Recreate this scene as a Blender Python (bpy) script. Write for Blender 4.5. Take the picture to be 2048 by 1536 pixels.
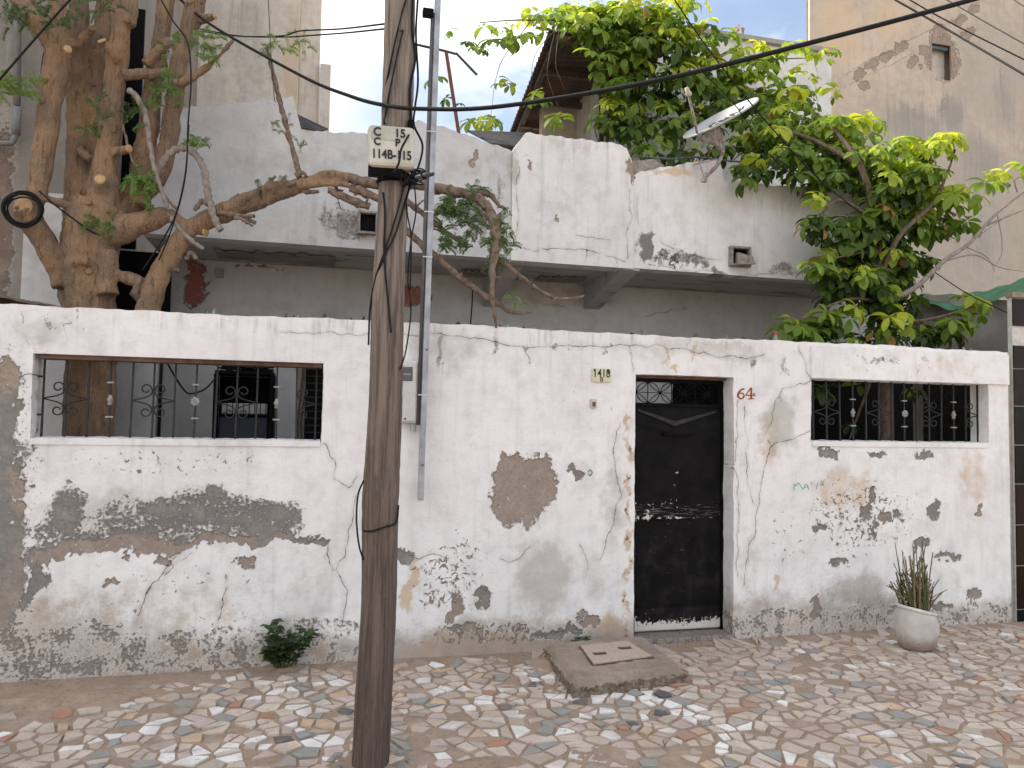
import bpy, math, random
import numpy as np
from mathutils import Vector, Matrix

for _o in list(bpy.data.objects):
    bpy.data.objects.remove(_o, do_unlink=True)
scene = bpy.context.scene
col = scene.collection
random.seed(7)
rs = np.random.RandomState(11)

# ------------------------------------------------------------------ camera
KS = 1.1333
EYE = 1.5 * KS
DIST = 5.0846 * KS
FPX = 1574.3
YAW, PITCH, ROLL = math.radians(14.692), math.radians(2.9146), math.radians(0.9437)
CF = Vector((math.sin(YAW) * math.cos(PITCH), math.cos(YAW) * math.cos(PITCH), math.sin(PITCH)))
_R = Vector((math.cos(YAW), -math.sin(YAW), 0))
_U = _R.cross(CF)
CR = _R * math.cos(ROLL) + _U * math.sin(ROLL)
CU = -_R * math.sin(ROLL) + _U * math.cos(ROLL)
CLOC = Vector((0, -DIST, EYE))
cam_d = bpy.data.cameras.new("camera")
cam = bpy.data.objects.new("camera", cam_d)
col.objects.link(cam)
m = Matrix((CR, CU, -CF)).transposed().to_4x4()
m.translation = CLOC
cam.matrix_world = m
cam_d.sensor_width = 36.0
cam_d.lens = FPX / 2048 * 36.0
cam_d.clip_start = 0.05
cam_d.clip_end = 2000
scene.camera = cam

# ------------------------------------------------------------------ light
SUN_DIR = Vector((-0.53, 0.48, 0.70)).normalized()      # towards the sun: high, behind the house
sun_el = math.asin(SUN_DIR.z)
sun_az = math.atan2(SUN_DIR.x, SUN_DIR.y)
world = bpy.data.worlds.new("World")
scene.world = world
world.use_nodes = True
wt = world.node_tree
wt.nodes.clear()
w_out = wt.nodes.new('ShaderNodeOutputWorld')
w_bg = wt.nodes.new('ShaderNodeBackground')
w_sky = wt.nodes.new('ShaderNodeTexSky')
w_sky.sky_type = 'NISHITA'
w_sky.sun_disc = False
w_sky.sun_elevation = sun_el
w_sky.sun_rotation = sun_az
w_sky.air_density = 1.0
w_sky.dust_density = 1.5
w_tc = wt.nodes.new('ShaderNodeTexCoord')
w_map = wt.nodes.new('ShaderNodeMapping')
w_map.inputs['Scale'].default_value = (1.0, 1.0, 1.9)
w_map.inputs['Location'].default_value = (0.35, 0.1, 0.2)
w_n = wt.nodes.new('ShaderNodeTexNoise')
w_n.inputs['Scale'].default_value = 2.1
w_n.inputs['Detail'].default_value = 9
w_n.inputs['Roughness'].default_value = 0.58
w_r = wt.nodes.new('ShaderNodeValToRGB')
w_r.color_ramp.elements[0].position = 0.42
w_r.color_ramp.elements[1].position = 0.58
w_r.color_ramp.elements[0].color = (0.12, 0.12, 0.12, 1)
w_mix = wt.nodes.new('ShaderNodeMix')
w_mix.data_type = 'RGBA'
w_mix.inputs[7].default_value = (11.5, 11.3, 11.0, 1)
w_n2 = wt.nodes.new('ShaderNodeTexNoise')
w_n2.inputs['Scale'].default_value = 4.3
w_n2.inputs['Detail'].default_value = 7
w_r2 = wt.nodes.new('ShaderNodeValToRGB')
w_r2.color_ramp.elements[0].position = 0.36
w_r2.color_ramp.elements[1].position = 0.62
w_r2.color_ramp.elements[0].color = (5.5, 5.5, 5.6, 1)
w_r2.color_ramp.elements[1].color = (12.0, 11.6, 11.15, 1)
wt.links.new(w_map.outputs[0], w_n2.inputs['Vector'])
wt.links.new(w_n2.outputs[0], w_r2.inputs[0])
wt.links.new(w_r2.outputs[0], w_mix.inputs[7])
wt.links.new(w_tc.outputs['Generated'], w_map.inputs['Vector'])
wt.links.new(w_map.outputs[0], w_n.inputs['Vector'])
wt.links.new(w_n.outputs[0], w_r.inputs[0])
wt.links.new(w_r.outputs[0], w_mix.inputs[0])
wt.links.new(w_sky.outputs[0], w_mix.inputs[6])
wt.links.new(w_mix.outputs[2], w_bg.inputs[0])
w_bg.inputs[1].default_value = 0.11
wt.links.new(w_bg.outputs[0], w_out.inputs[0])

sun_d = bpy.data.lights.new("sun", 'SUN')
sun_d.energy = 5.0
sun_d.angle = math.radians(6)
sun_d.color = (1.0, 0.94, 0.85)
sun = bpy.data.objects.new("sun", sun_d)
sun.location = (0, 0, 20)
sun.rotation_euler = SUN_DIR.to_track_quat('Z', 'Y').to_euler()
col.objects.link(sun)

scene.view_settings.view_transform = 'Standard'
scene.view_settings.look = 'None'
scene.view_settings.exposure = 0.95
scene.view_settings.gamma = 1.0
scene.view_settings.use_curve_mapping = False

# ------------------------------------------------------------------ helpers
def ray(px, py):
    return CF * FPX + CR * (px - 1024) + CU * (768 - py)
def at(px, py, Y=0.0):
    d = ray(px, py)
    return CLOC + d * ((Y + DIST) / d.y)
def atz(px, py, z=0.0):
    d = ray(px, py)
    return CLOC + d * ((z - EYE) / d.z)
def mpp(px, py, Y=0.0):                       # metres per photo pixel there
    return (at(px, py, Y) - CLOC).dot(CF) / FPX
def proj(p):
    v = Vector(p) - CLOC
    d = v.dot(CF)
    return 1024 + FPX * v.dot(CR) / d, 768 - FPX * v.dot(CU) / d, d

ORG = {}
PLASTERS = set()
def reg(o, name, label=None, cat=None, group=None, kind=None, parent=None, org=(0, 0, 0)):
    o.name = name
    if parent is not None:
        o.parent = parent
    if label: o["label"] = label
    if cat: o["category"] = cat
    if group: o["group"] = group
    if kind: o["kind"] = kind
    ORG[o] = Vector(org)
    return o
def thing(name, label, cat, loc, group=None, kind=None):
    o = bpy.data.objects.new(name, None)
    o.empty_display_size = 0.1
    o.location = loc
    col.objects.link(o)
    return reg(o, name, label, cat, group, kind, None, loc)
def mobj(name, verts, faces, mat, parent=None, label=None, cat=None, group=None, kind=None,
         org=None, smooth=False, mats=None, midx=None, attrs=None):
    """One mesh object, vertices given in world space."""
    if parent is not None:
        O = ORG[parent]
    elif org is not None:
        O = Vector(org)
    else:
        O = Vector((0, 0, 0))
    V = np.asarray(verts, dtype=np.float64).reshape(-1, 3) - np.array(O)
    me = bpy.data.meshes.new(name)
    me.from_pydata(V.tolist(), [], faces if isinstance(faces, list) else faces.tolist())
    if mats:
        for q in mats: me.materials.append(q)
        if midx is not None:
            me.polygons.foreach_set('material_index', np.asarray(midx, dtype=np.int32))
    else:
        me.materials.append(mat)
    if smooth:
        me.polygons.foreach_set('use_smooth', np.ones(len(me.polygons), dtype=bool))
    if attrs is None and mat is not None and mat.name in PLASTERS:
        nv_ = len(V)
        attrs = {'peel': np.full(nv_, -1.0), 'stain': np.zeros(nv_), 'warm': np.zeros(nv_), 'chips': np.zeros(nv_),
                 'wash': np.zeros(nv_), 'pgrey': np.zeros(nv_), 'crackv': np.full((nv_, 3), 0.2)}
    if attrs:
        for k, a in attrs.items():
            a = np.asarray(a, dtype=np.float32)
            if a.ndim == 2:
                t = me.attributes.new(k, 'FLOAT_VECTOR', 'POINT')
                t.data.foreach_set('vector', a.ravel())
            else:
                t = me.attributes.new(k, 'FLOAT', 'POINT')
                t.data.foreach_set('value', a)
    me.update()
    o = bpy.data.objects.new(name, me)
    col.objects.link(o)
    if parent is None:
        o.location = O
    return reg(o, name, label, cat, group, kind, parent, O)

class MB:
    """collects primitives in world space"""
    def __init__(self): self.v = []; self.f = []
    def add(self, v, f):
        b = len(self.v)
        self.v += [tuple(q) for q in v]
        self.f += [[i + b for i in q] for q in f]
        return self
    def box(self, a, b, bev=0.0, jit=0.0):
        x0, y0, z0 = a; x1, y1, z1 = b
        if bev <= 0:
            v = [(x0,y0,z0),(x1,y0,z0),(x1,y1,z0),(x0,y1,z0),(x0,y0,z1),(x1,y0,z1),(x1,y1,z1),(x0,y1,z1)]
            return self.add(v, [[0,3,2,1],[4,5,6,7],[0,1,5,4],[1,2,6,5],[2,3,7,6],[3,0,4,7]])
        import bmesh
        bm = bmesh.new()
        bmesh.ops.create_cube(bm, size=1)
        for q in bm.verts:
            q.co = Vector(((x0+x1)/2 + q.co.x*(x1-x0), (y0+y1)/2 + q.co.y*(y1-y0), (z0+z1)/2 + q.co.z*(z1-z0)))
        bmesh.ops.bevel(bm, geom=list(bm.edges), offset=bev, segments=2, profile=0.5, affect='EDGES')
        bm.verts.index_update()
        v = [q.co.copy() + Vector((random.uniform(-jit,jit),)*3) for q in bm.verts]
        f = [[q.index for q in p.verts] for p in bm.faces]
        bm.free()
        return self.add(v, f)
    def tube(self, pts, rad, seg=8, cap=True, flat=None):
        P = [Vector(p) for p in pts]
        n = len(P)
        R = rad if isinstance(rad, (list, tuple)) else [rad] * n
        T = []
        for i in range(n):
            t = P[min(i+1, n-1)] - P[max(i-1, 0)]
            T.append(t.normalized() if t.length > 1e-9 else Vector((0,0,1)))
        up = Vector((0,0,1)) if abs(T[0].z) < 0.9 else Vector((1,0,0))
        nn = (up - T[0]*up.dot(T[0])).normalized()
        v = []; f = []
        for i in range(n):
            nn = (nn - T[i]*nn.dot(T[i]))
            nn = nn.normalized() if nn.length > 1e-6 else Vector((1,0,0))
            bb = T[i].cross(nn)
            for k in range(seg):
                a = 2*math.pi*(k+0.5)/seg
                v.append(P[i] + (nn*math.cos(a) + bb*math.sin(a))*R[i])
        for i in range(n-1):
            for k in range(seg):
                k2 = (k+1) % seg
                f.append([i*seg+k, i*seg+k2, (i+1)*seg+k2, (i+1)*seg+k])
        if cap:
            f.append(list(range(seg))[::-1]); f.append([(n-1)*seg+k for k in range(seg)])
        return self.add(v, f)
    def lathe(self, prof, c, seg=24, axis=None):
        """prof: list of (r, h) along axis from c"""
        A = Vector(axis or (0,0,1)).normalized()
        u = (Vector((1,0,0)) if abs(A.x) < 0.9 else Vector((0,1,0)))
        u = (u - A*u.dot(A)).normalized(); w = A.cross(u)
        v = []; f = []
        for r, h in prof:
            for k in range(seg):
                a = 2*math.pi*k/seg
                v.append(Vector(c) + A*h + (u*math.cos(a)+w*math.sin(a))*r)
        for i in range(len(prof)-1):
            for k in range(seg):
                k2 = (k+1) % seg
                f.append([i*seg+k, i*seg+k2, (i+1)*seg+k2, (i+1)*seg+k])
        f.append(list(range(seg))[::-1]); f.append([(len(prof)-1)*seg+k for k in range(seg)])
        return self.add(v, f)
    def prism(self, poly, d):
        """poly: list of points, extruded by vector d"""
        n = len(poly); d = Vector(d)
        v = [Vector(p) for p in poly] + [Vector(p)+d for p in poly]
        f = [list(range(n)), [n+k for k in range(n)][::-1]]
        for k in range(n):
            k2 = (k+1) % n
            f.append([k2, k, n+k, n+k2])
        return self.add(v, f)
    def build(self, name, mat, parent=None, **kw):
        return mobj(name, self.v, self.f, mat, parent, **kw)

def spline(pts, n=8):
    """Catmull-Rom through pts"""
    P = [Vector(p) for p in pts]
    if len(P) < 3:
        return [P[0].lerp(P[-1], i/n) for i in range(n+1)]
    out = []
    Q = [P[0]*2-P[1]] + P + [P[-1]*2-P[-2]]
    for i in range(1, len(Q)-2):
        a, b, c, d = Q[i-1], Q[i], Q[i+1], Q[i+2]
        for k in range(n):
            t = k/n
            out.append(0.5*((2*b) + (c-a)*t + (2*a-5*b+4*c-d)*t*t + (3*b-a-3*c+d)*t**3))
    out.append(P[-1])
    return out
def lerp_list(vals, n):
    """resample radii the way spline(n) samples points"""
    out = []
    for i in range(len(vals)-1):
        for k in range(n):
            out.append(vals[i] + (vals[i+1]-vals[i])*k/n)
    out.append(vals[-1])
    return out

_TAB = rs.rand(256, 256)
def vnoise(x, z, s, seed=0):
    x = np.asarray(x)*s + seed*17.31; z = np.asarray(z)*s + seed*9.77
    xi = np.floor(x).astype(int); zi = np.floor(z).astype(int)
    fx = x-xi; fz = z-zi
    fx = fx*fx*(3-2*fx); fz = fz*fz*(3-2*fz)
    a = _TAB[xi & 255, zi & 255]; b = _TAB[(xi+1) & 255, zi & 255]
    c = _TAB[xi & 255, (zi+1) & 255]; d = _TAB[(xi+1) & 255, (zi+1) & 255]
    return (a*(1-fx)+b*fx)*(1-fz) + (c*(1-fx)+d*fx)*fz
def fbm(x, z, s, seed=0, o=4):
    t = 0; w = 0.5; tot = 0
    for i in range(o):
        t = t + w*vnoise(x, z, s*2**i, seed+i); tot += w; w *= 0.55
    return t/tot

# ------------------------------------------------------------------ materials
class NT:
    def __init__(self, name):
        self.m = bpy.data.materials.new(name)
        self.m.use_nodes = True
        self.t = self.m.node_tree
        self.t.nodes.clear()
        self.out = self.t.nodes.new('ShaderNodeOutputMaterial')
        self.tc = None
    def lk(self, a, b): self.t.links.new(a, b)
    def put(self, sock, v):
        if hasattr(v, 'links') or hasattr(v, 'is_output'): self.lk(v, sock)
        elif isinstance(v, (tuple, list)) and len(v) == 3 and sock.type == 'RGBA': sock.default_value = (*v, 1)
        else: sock.default_value = v
    def obj(self):
        if self.tc is None: self.tc = self.t.nodes.new('ShaderNodeTexCoord')
        return self.tc.outputs['Object']
    def mapping(self, sc, loc=(0,0,0), src=None):
        n = self.t.nodes.new('ShaderNodeMapping')
        n.inputs['Scale'].default_value = sc; n.inputs['Location'].default_value = loc
        self.lk(src or self.obj(), n.inputs['Vector'])
        return n.outputs[0]
    def noise(self, s, d=4, r=0.55, vec=None, dist=0.0):
        n = self.t.nodes.new('ShaderNodeTexNoise')
        n.inputs['Scale'].default_value = s; n.inputs['Detail'].default_value = d
        n.inputs['Roughness'].default_value = r; n.inputs['Distortion'].default_value = dist
        self.lk(vec or self.obj(), n.inputs['Vector'])
        return n.outputs[0]
    def voro(self, s, vec=None, feat='F1', out=0):
        n = self.t.nodes.new('ShaderNodeTexVoronoi')
        n.feature = feat; n.inputs['Scale'].default_value = s
        self.lk(vec or self.obj(), n.inputs['Vector'])
        return n.outputs[out]
    def wave(self, s, dist, vec=None, d=2):
        n = self.t.nodes.new('ShaderNodeTexWave')
        n.inputs['Scale'].default_value = s; n.inputs['Distortion'].default_value = dist; n.inputs['Detail'].default_value = d
        self.lk(vec or self.obj(), n.inputs['Vector'])
        return n.outputs[1]
    def math(self, op, a, b=0.0, c=None, clamp=False):
        n = self.t.nodes.new('ShaderNodeMath'); n.operation = op; n.use_clamp = clamp
        self.put(n.inputs[0], a); self.put(n.inputs[1], b)
        if c is not None: self.put(n.inputs[2], c)
        return n.outputs[0]
    def rng(self, v, a, b, c=0.0, d=1.0, smooth=True):
        n = self.t.nodes.new('ShaderNodeMapRange')
        n.interpolation_type = 'SMOOTHSTEP' if smooth else 'LINEAR'
        self.put(n.inputs[0], v)
        for i, q in enumerate((a, b, c, d)): self.put(n.inputs[1+i], q)
        return n.outputs[0]
    def mix(self, f, a, b, mode='MIX'):
        n = self.t.nodes.new('ShaderNodeMix'); n.data_type = 'RGBA'; n.blend_type = mode
        self.put(n.inputs[0], f)
        for s, v in ((n.inputs[6], a), (n.inputs[7], b)): self.put(s, v)
        return n.outputs[2]
    def attr(self, name, vec=False):
        n = self.t.nodes.new('ShaderNodeAttribute'); n.attribute_name = name
        return n.outputs['Vector'] if vec else n.outputs['Fac']
    def length(self, v):
        n = self.t.nodes.new('ShaderNodeVectorMath'); n.operation = 'LENGTH'
        self.lk(v, n.inputs[0]); return n.outputs['Value']
    def bump(self, h, strength=0.5, dist=0.01, nrm=None):
        n = self.t.nodes.new('ShaderNodeBump')
        n.inputs['Strength'].default_value = strength; n.inputs['Distance'].default_value = dist
        self.lk(h, n.inputs['Height'])
        if nrm is not None: self.lk(nrm, n.inputs['Normal'])
        return n.outputs[0]
    def bsdf(self, colr, rough=0.8, metal=0.0, nrm=None, spec=0.5, trans=None):
        n = self.t.nodes.new('ShaderNodeBsdfPrincipled')
        self.put(n.inputs['Base Color'], colr); self.put(n.inputs['Roughness'], rough)
        self.put(n.inputs['Metallic'], metal); n.inputs['Specular IOR Level'].default_value = spec
        if nrm is not None: self.lk(nrm, n.inputs['Normal'])
        if trans is None:
            self.lk(n.outputs[0], self.out.inputs[0])
        return n
def simple(name, c, rough=0.7, metal=0.0, var=0.25, scale=20, bump=0.2, bdist=0.003, spec=0.4, c2=None):
    t = NT(name)
    n = t.noise(scale, 5, 0.6)
    n2 = t.noise(scale*6, 3, 0.6)
    cc = t.mix(t.rng(n, 0.3, 0.7), c, c2 or tuple(q*(1-var) for q in c))
    h = t.math('ADD', n, t.math('MULTIPLY', n2, 0.4))
    t.bsdf(cc, t.rng(n, 0.2, 0.8, rough-0.1, min(1, rough+0.1)), metal, t.bump(h, bump, bdist), spec)
    return t.m

def plaster_mat(name, wA, wB, brown, grey, warm, streak=0.25, chipk=1.0, dark=(0.035, 0.034, 0.033)):
    t = NT(name)
    nb = t.noise(1.1, 5, 0.6)
    nm = t.noise(7.0, 6, 0.62)
    nf = t.noise(42.0, 5, 0.65)
    nv = t.noise(210.0, 3, 0.6)
    nch = t.noise(24.0, 6, 0.68, dist=0.8)
    st = t.noise(1.0, 5, 0.65, vec=t.mapping((15, 15, 1.1)))
    n3 = t.noise(2.7, 7, 0.68)
    base = t.mix(t.rng(nb, 0.32, 0.68), wA, wB)
    # brushed whitewash: faint mottling and vertical runs
    base = t.mix(t.math('MULTIPLY', t.rng(nm, 0.42, 0.75), 0.40), base, tuple(q*0.70 for q in wB))
    base = t.mix(t.rng(n3, 0.50, 0.72, 0.0, 0.42), base, (wB[0]*0.66, wB[1]*0.65, wB[2]*0.64))
    base = t.mix(t.rng(n3, 0.30, 0.44, 0.35, 0.0), base, tuple(min(0.86, q*1.06) for q in wA))
    base = t.mix(t.math('MULTIPLY', t.rng(st, 0.50, 0.78), streak), base, (0.33, 0.31, 0.29))
    base = t.mix(t.math('MULTIPLY', t.rng(nf, 0.56, 0.80), 0.22), base, (0.42, 0.40, 0.38))
    # ochre / pink undercoat showing through
    aw = t.attr('warm')
    wf = t.rng(t.math('ADD', aw, t.math('MULTIPLY', t.math('SUBTRACT', nm, 0.5), 0.9)), 0.22, 0.75, 0.0, 0.8)
    base = t.mix(wf, base, warm)
    # mildew and rain grime
    a_s = t.attr('stain')
    sv = t.math('ADD', a_s, t.math('ADD', t.math('MULTIPLY', t.math('SUBTRACT', nf, 0.5), 0.9),
                                  t.math('MULTIPLY', t.math('SUBTRACT', st, 0.5), 0.7)))
    sf = t.rng(sv, 0.42, 0.84, 0.0, 0.92)
    base = t.mix(sf, base, dark)
    sk_ = t.rng(t.math('ADD', t.math('MULTIPLY', a_s, 0.55), t.math('MULTIPLY', st, 0.9)), 0.60, 0.86, 0.0, 0.55)
    base = t.mix(t.math('MULTIPLY', sk_, t.rng(a_s, 0.05, 0.25)), base, (0.30, 0.285, 0.265))
    # thin grey wash (worn whitewash)
    wash = t.attr('wash')
    wsf = t.rng(t.math('ADD', wash, t.math('MULTIPLY', t.math('SUBTRACT', nm, 0.5), 0.8)), 0.15, 0.8, 0.0, 0.62)
    base = t.mix(wsf, base, (0.40, 0.375, 0.33))
    # splashed earth and rising damp at the foot
    ad = t.attr('dirt')
    df = t.rng(t.math('ADD', t.math('MULTIPLY', ad, 1.25), t.math('ADD', t.math('MULTIPLY', t.math('SUBTRACT', nm, 0.5), 0.9), t.math('MULTIPLY', t.math('SUBTRACT', nf, 0.5), 0.6))), 0.15, 0.95, 0.0, 0.85)
    base = t.mix(df, base, t.mix(t.rng(n3, 0.4, 0.6), (0.40, 0.315, 0.25), (0.33, 0.29, 0.245)))
    # chips
    ac = t.attr('chips')
    cm = t.rng(t.math('ADD', nch, t.math('MULTIPLY', ac, 0.20*chipk)), 0.735, 0.755)
    pg = t.attr('pgrey')
    pcol = t.mix(t.rng(t.math('ADD', pg, t.math('MULTIPLY', t.math('SUBTRACT', nm, 0.5), 0.5)), 0.35, 0.65), brown, grey)
    pcol = t.mix(t.rng(nf, 0.35, 0.75, 0.0, 0.8), pcol, t.mix(0.5, pcol, (0.06, 0.052, 0.045)))
    pcol = t.mix(t.rng(n3, 0.52, 0.70, 0.0, 0.5), pcol, t.mix(0.5, pcol, (0.09, 0.08, 0.07)))
    pcol = t.mix(t.rng(nv, 0.30, 0.46, 0.5, 0.0), pcol, (0.06, 0.055, 0.048))
    pcol = t.mix(t.rng(nm, 0.46, 0.70, 0.0, 0.55), pcol, t.mix(0.55, pcol, (0.46, 0.41, 0.36)))
    pcol = t.mix(t.math('MULTIPLY', t.rng(nv, 0.5, 0.75), 0.35), pcol, (0.42, 0.37, 0.31))
    # peel
    ap = t.attr('peel')
    pv = t.math('ADD', ap, t.math('ADD', t.math('MULTIPLY', t.math('SUBTRACT', nm, 0.5), 0.95),
                                  t.math('MULTIPLY', t.math('SUBTRACT', nf, 0.5), 1.15)))
    rim = t.rng(pv, -0.34, -0.02, 0.0, 0.6)
    pm = t.rng(pv, -0.08, 0.16, 0.0, 0.9)
    pm = t.math('MAXIMUM', pm, cm)
    fleck = t.rng(t.noise(27.0, 4, 0.7, dist=0.5), 0.63, 0.655)
    pm = t.math('MULTIPLY', pm, t.math('SUBTRACT', 1.0, t.math('MULTIPLY', fleck, 0.9)))
    base = t.mix(rim, base, t.mix(0.5, wA, (0.55, 0.50, 0.43)))
    c = t.mix(pm, base, pcol)
    # cracks
    cl = t.length(t.attr('crackv', True))
    cw = t.math('ADD', cl, t.math('MULTIPLY', t.math('SUBTRACT', nf, 0.5), 0.012))
    ck = t.rng(cw, 0.0002, 0.0030, 1.0, 0.0)
    ck = t.math('MULTIPLY', ck, t.rng(nm, 0.36, 0.60, 0.12, 0.95))
    halo = t.rng(cl, 0.003, 0.035, 0.16, 0.0)
    c = t.mix(halo, c, (0.36, 0.30, 0.25))
    c = t.mix(ck, c, (0.15, 0.12, 0.10))
    h = t.math('SUBTRACT', t.math('ADD', t.math('MULTIPLY', nf, 0.30), t.math('MULTIPLY', nm, 0.45)),
               t.math('ADD', t.math('MULTIPLY', pm, 1.0), t.math('MULTIPLY', ck, 0.9)))
    h = t.math('ADD', h, t.math('MULTIPLY', nv, 0.10))
    t.bsdf(c, 0.92, 0, t.bump(h, 0.9, 0.016), 0.12)
    PLASTERS.add(t.m.name)
    return t.m

M = {}
M['plaster'] = plaster_mat('whitewashed_plaster', (0.85, 0.845, 0.845), (0.76, 0.755, 0.755), (0.305, 0.232, 0.182),
                           (0.185, 0.174, 0.156), (0.58, 0.42, 0.28))
M['parapet'] = plaster_mat('parapet_plaster', (0.78, 0.775, 0.77), (0.69, 0.685, 0.68), (0.33, 0.24, 0.17),
                           (0.10, 0.095, 0.088), (0.60, 0.45, 0.30), streak=0.32)
M['parapet_shaded'] = plaster_mat('shaded_parapet_plaster', (0.60, 0.605, 0.615), (0.52, 0.525, 0.535), (0.36, 0.27, 0.20),
                           (0.10, 0.095, 0.088), (0.60, 0.45, 0.30), streak=0.32)  # left parapet: its shade is put into a greyer plaster colour
M['housewall'] = plaster_mat('grey_house_plaster', (0.58, 0.58, 0.575), (0.51, 0.51, 0.505), (0.36, 0.075, 0.055),
                             (0.22, 0.21, 0.20), (0.42, 0.34, 0.27), streak=0.2, chipk=0.6)
M['tan'] = plaster_mat('weathered_tan_plaster', (0.62, 0.52, 0.41), (0.53, 0.45, 0.365), (0.38, 0.29, 0.22),
                       (0.36, 0.31, 0.28), (0.66, 0.50, 0.33), streak=0.65, chipk=0.5, dark=(0.22, 0.195, 0.195))
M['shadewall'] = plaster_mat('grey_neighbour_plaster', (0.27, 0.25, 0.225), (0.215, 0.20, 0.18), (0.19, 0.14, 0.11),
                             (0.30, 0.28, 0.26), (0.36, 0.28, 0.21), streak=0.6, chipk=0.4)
M['pale'] = plaster_mat('pale_render', (0.72, 0.66, 0.585), (0.62, 0.57, 0.51), (0.45, 0.36, 0.27),
                        (0.38, 0.34, 0.30), (0.62, 0.50, 0.36), streak=0.6, chipk=0.3, dark=(0.25, 0.22, 0.20))

# ------------------------------------------------------------------ plaster walls
class Feat:
    """wear with shapes of its own, given at photo points on the plane Y, kept as wall coordinates"""
    def __init__(self, Y): self.Y = Y; self.e = []; self.c = []
    def el(self, kind, px, py, rx, ry, amp=1.0, grey=0.0, ang=0.0):
        p = at(px, py, self.Y); s = mpp(px, py, self.Y)
        self.e.append((kind, p.x, p.z, rx*s, ry*s, amp, grey, math.radians(ang)))
        return self
    def crack(self, *pts):
        self.c.append([at(a, b, self.Y) for a, b in pts]); return self
    def fields(self, X, Z):
        n = X.shape
        wx = X + (fbm(X, Z, 6, 3)-0.5)*0.16 + (fbm(X, Z, 25, 5, 3)-0.5)*0.075 + (fbm(X, Z, 70, 6, 2)-0.5)*0.025
        wz = Z + (fbm(X, Z, 6, 9)-0.5)*0.16 + (fbm(X, Z, 25, 13, 3)-0.5)*0.075 + (fbm(X, Z, 70, 14, 2)-0.5)*0.025
        F = {'peel': np.full(n, -1.0), 'stain': np.zeros(n), 'warm': np.zeros(n), 'chips': np.zeros(n),
             'wash': np.zeros(n), 'pgrey': np.full(n, 0.3) + (fbm(X, Z, 1.5, 21)-0.5)*1.2}
        for kind, x, z, rx, rz, amp, grey, a in self.e:
            dx = wx-x; dz = wz-z
            ca, sa = math.cos(a), math.sin(a)
            u = (dx*ca+dz*sa)/rx; v = (-dx*sa+dz*ca)/rz
            d = np.sqrt(u*u+v*v)
            val = np.clip(1.0-d, -1, 1)
            if kind == 'peel':
                val = np.where(val > 0, np.minimum(val*2.2, 1)*amp, val)
                up = val > F['peel']
                F['pgrey'] = np.where(up & (val > -0.5), grey + (fbm(X, Z, 4, 31)-0.5)*0.5, F['pgrey'])
                F['peel'] = np.maximum(F['peel'], val)
            else:
                F[kind] = np.maximum(F[kind], np.clip(val*1.6, 0, 1)*amp)
        cv = np.full(n+(3,), 1.0)
        best = np.full(n, 9.0)
        for pl in self.c:
            for a, b in zip(pl[:-1], pl[1:]):
                ax, az, bx, bz = a.x, a.z, b.x, b.z
                x = X + (fbm(X, Z, 9, 41, 3)-0.5)*0.07; z = Z + (fbm(X, Z, 9, 47, 3)-0.5)*0.07
                L = (bx-ax)**2+(bz-az)**2+1e-9
                t = np.clip(((x-ax)*(bx-ax)+(z-az)*(bz-az))/L, 0, 1)
                ox = x-(ax+t*(bx-ax)); oz = z-(az+t*(bz-az))
                d = np.hypot(ox, oz)
                u = d < best
                best = np.where(u, d, best)
                cv[u, 0] = ox[u]; cv[u, 1] = 0; cv[u, 2] = oz[u]
        F['crackv'] = np.clip(cv, -0.2, 0.2)
        return F

def undul(X, Z, amp, seed):
    return (fbm(X, Z, 1.3, seed)-0.5)*amp*2 + (fbm(X, Z, 9, seed+5, 3)-0.5)*amp*0.5

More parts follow.
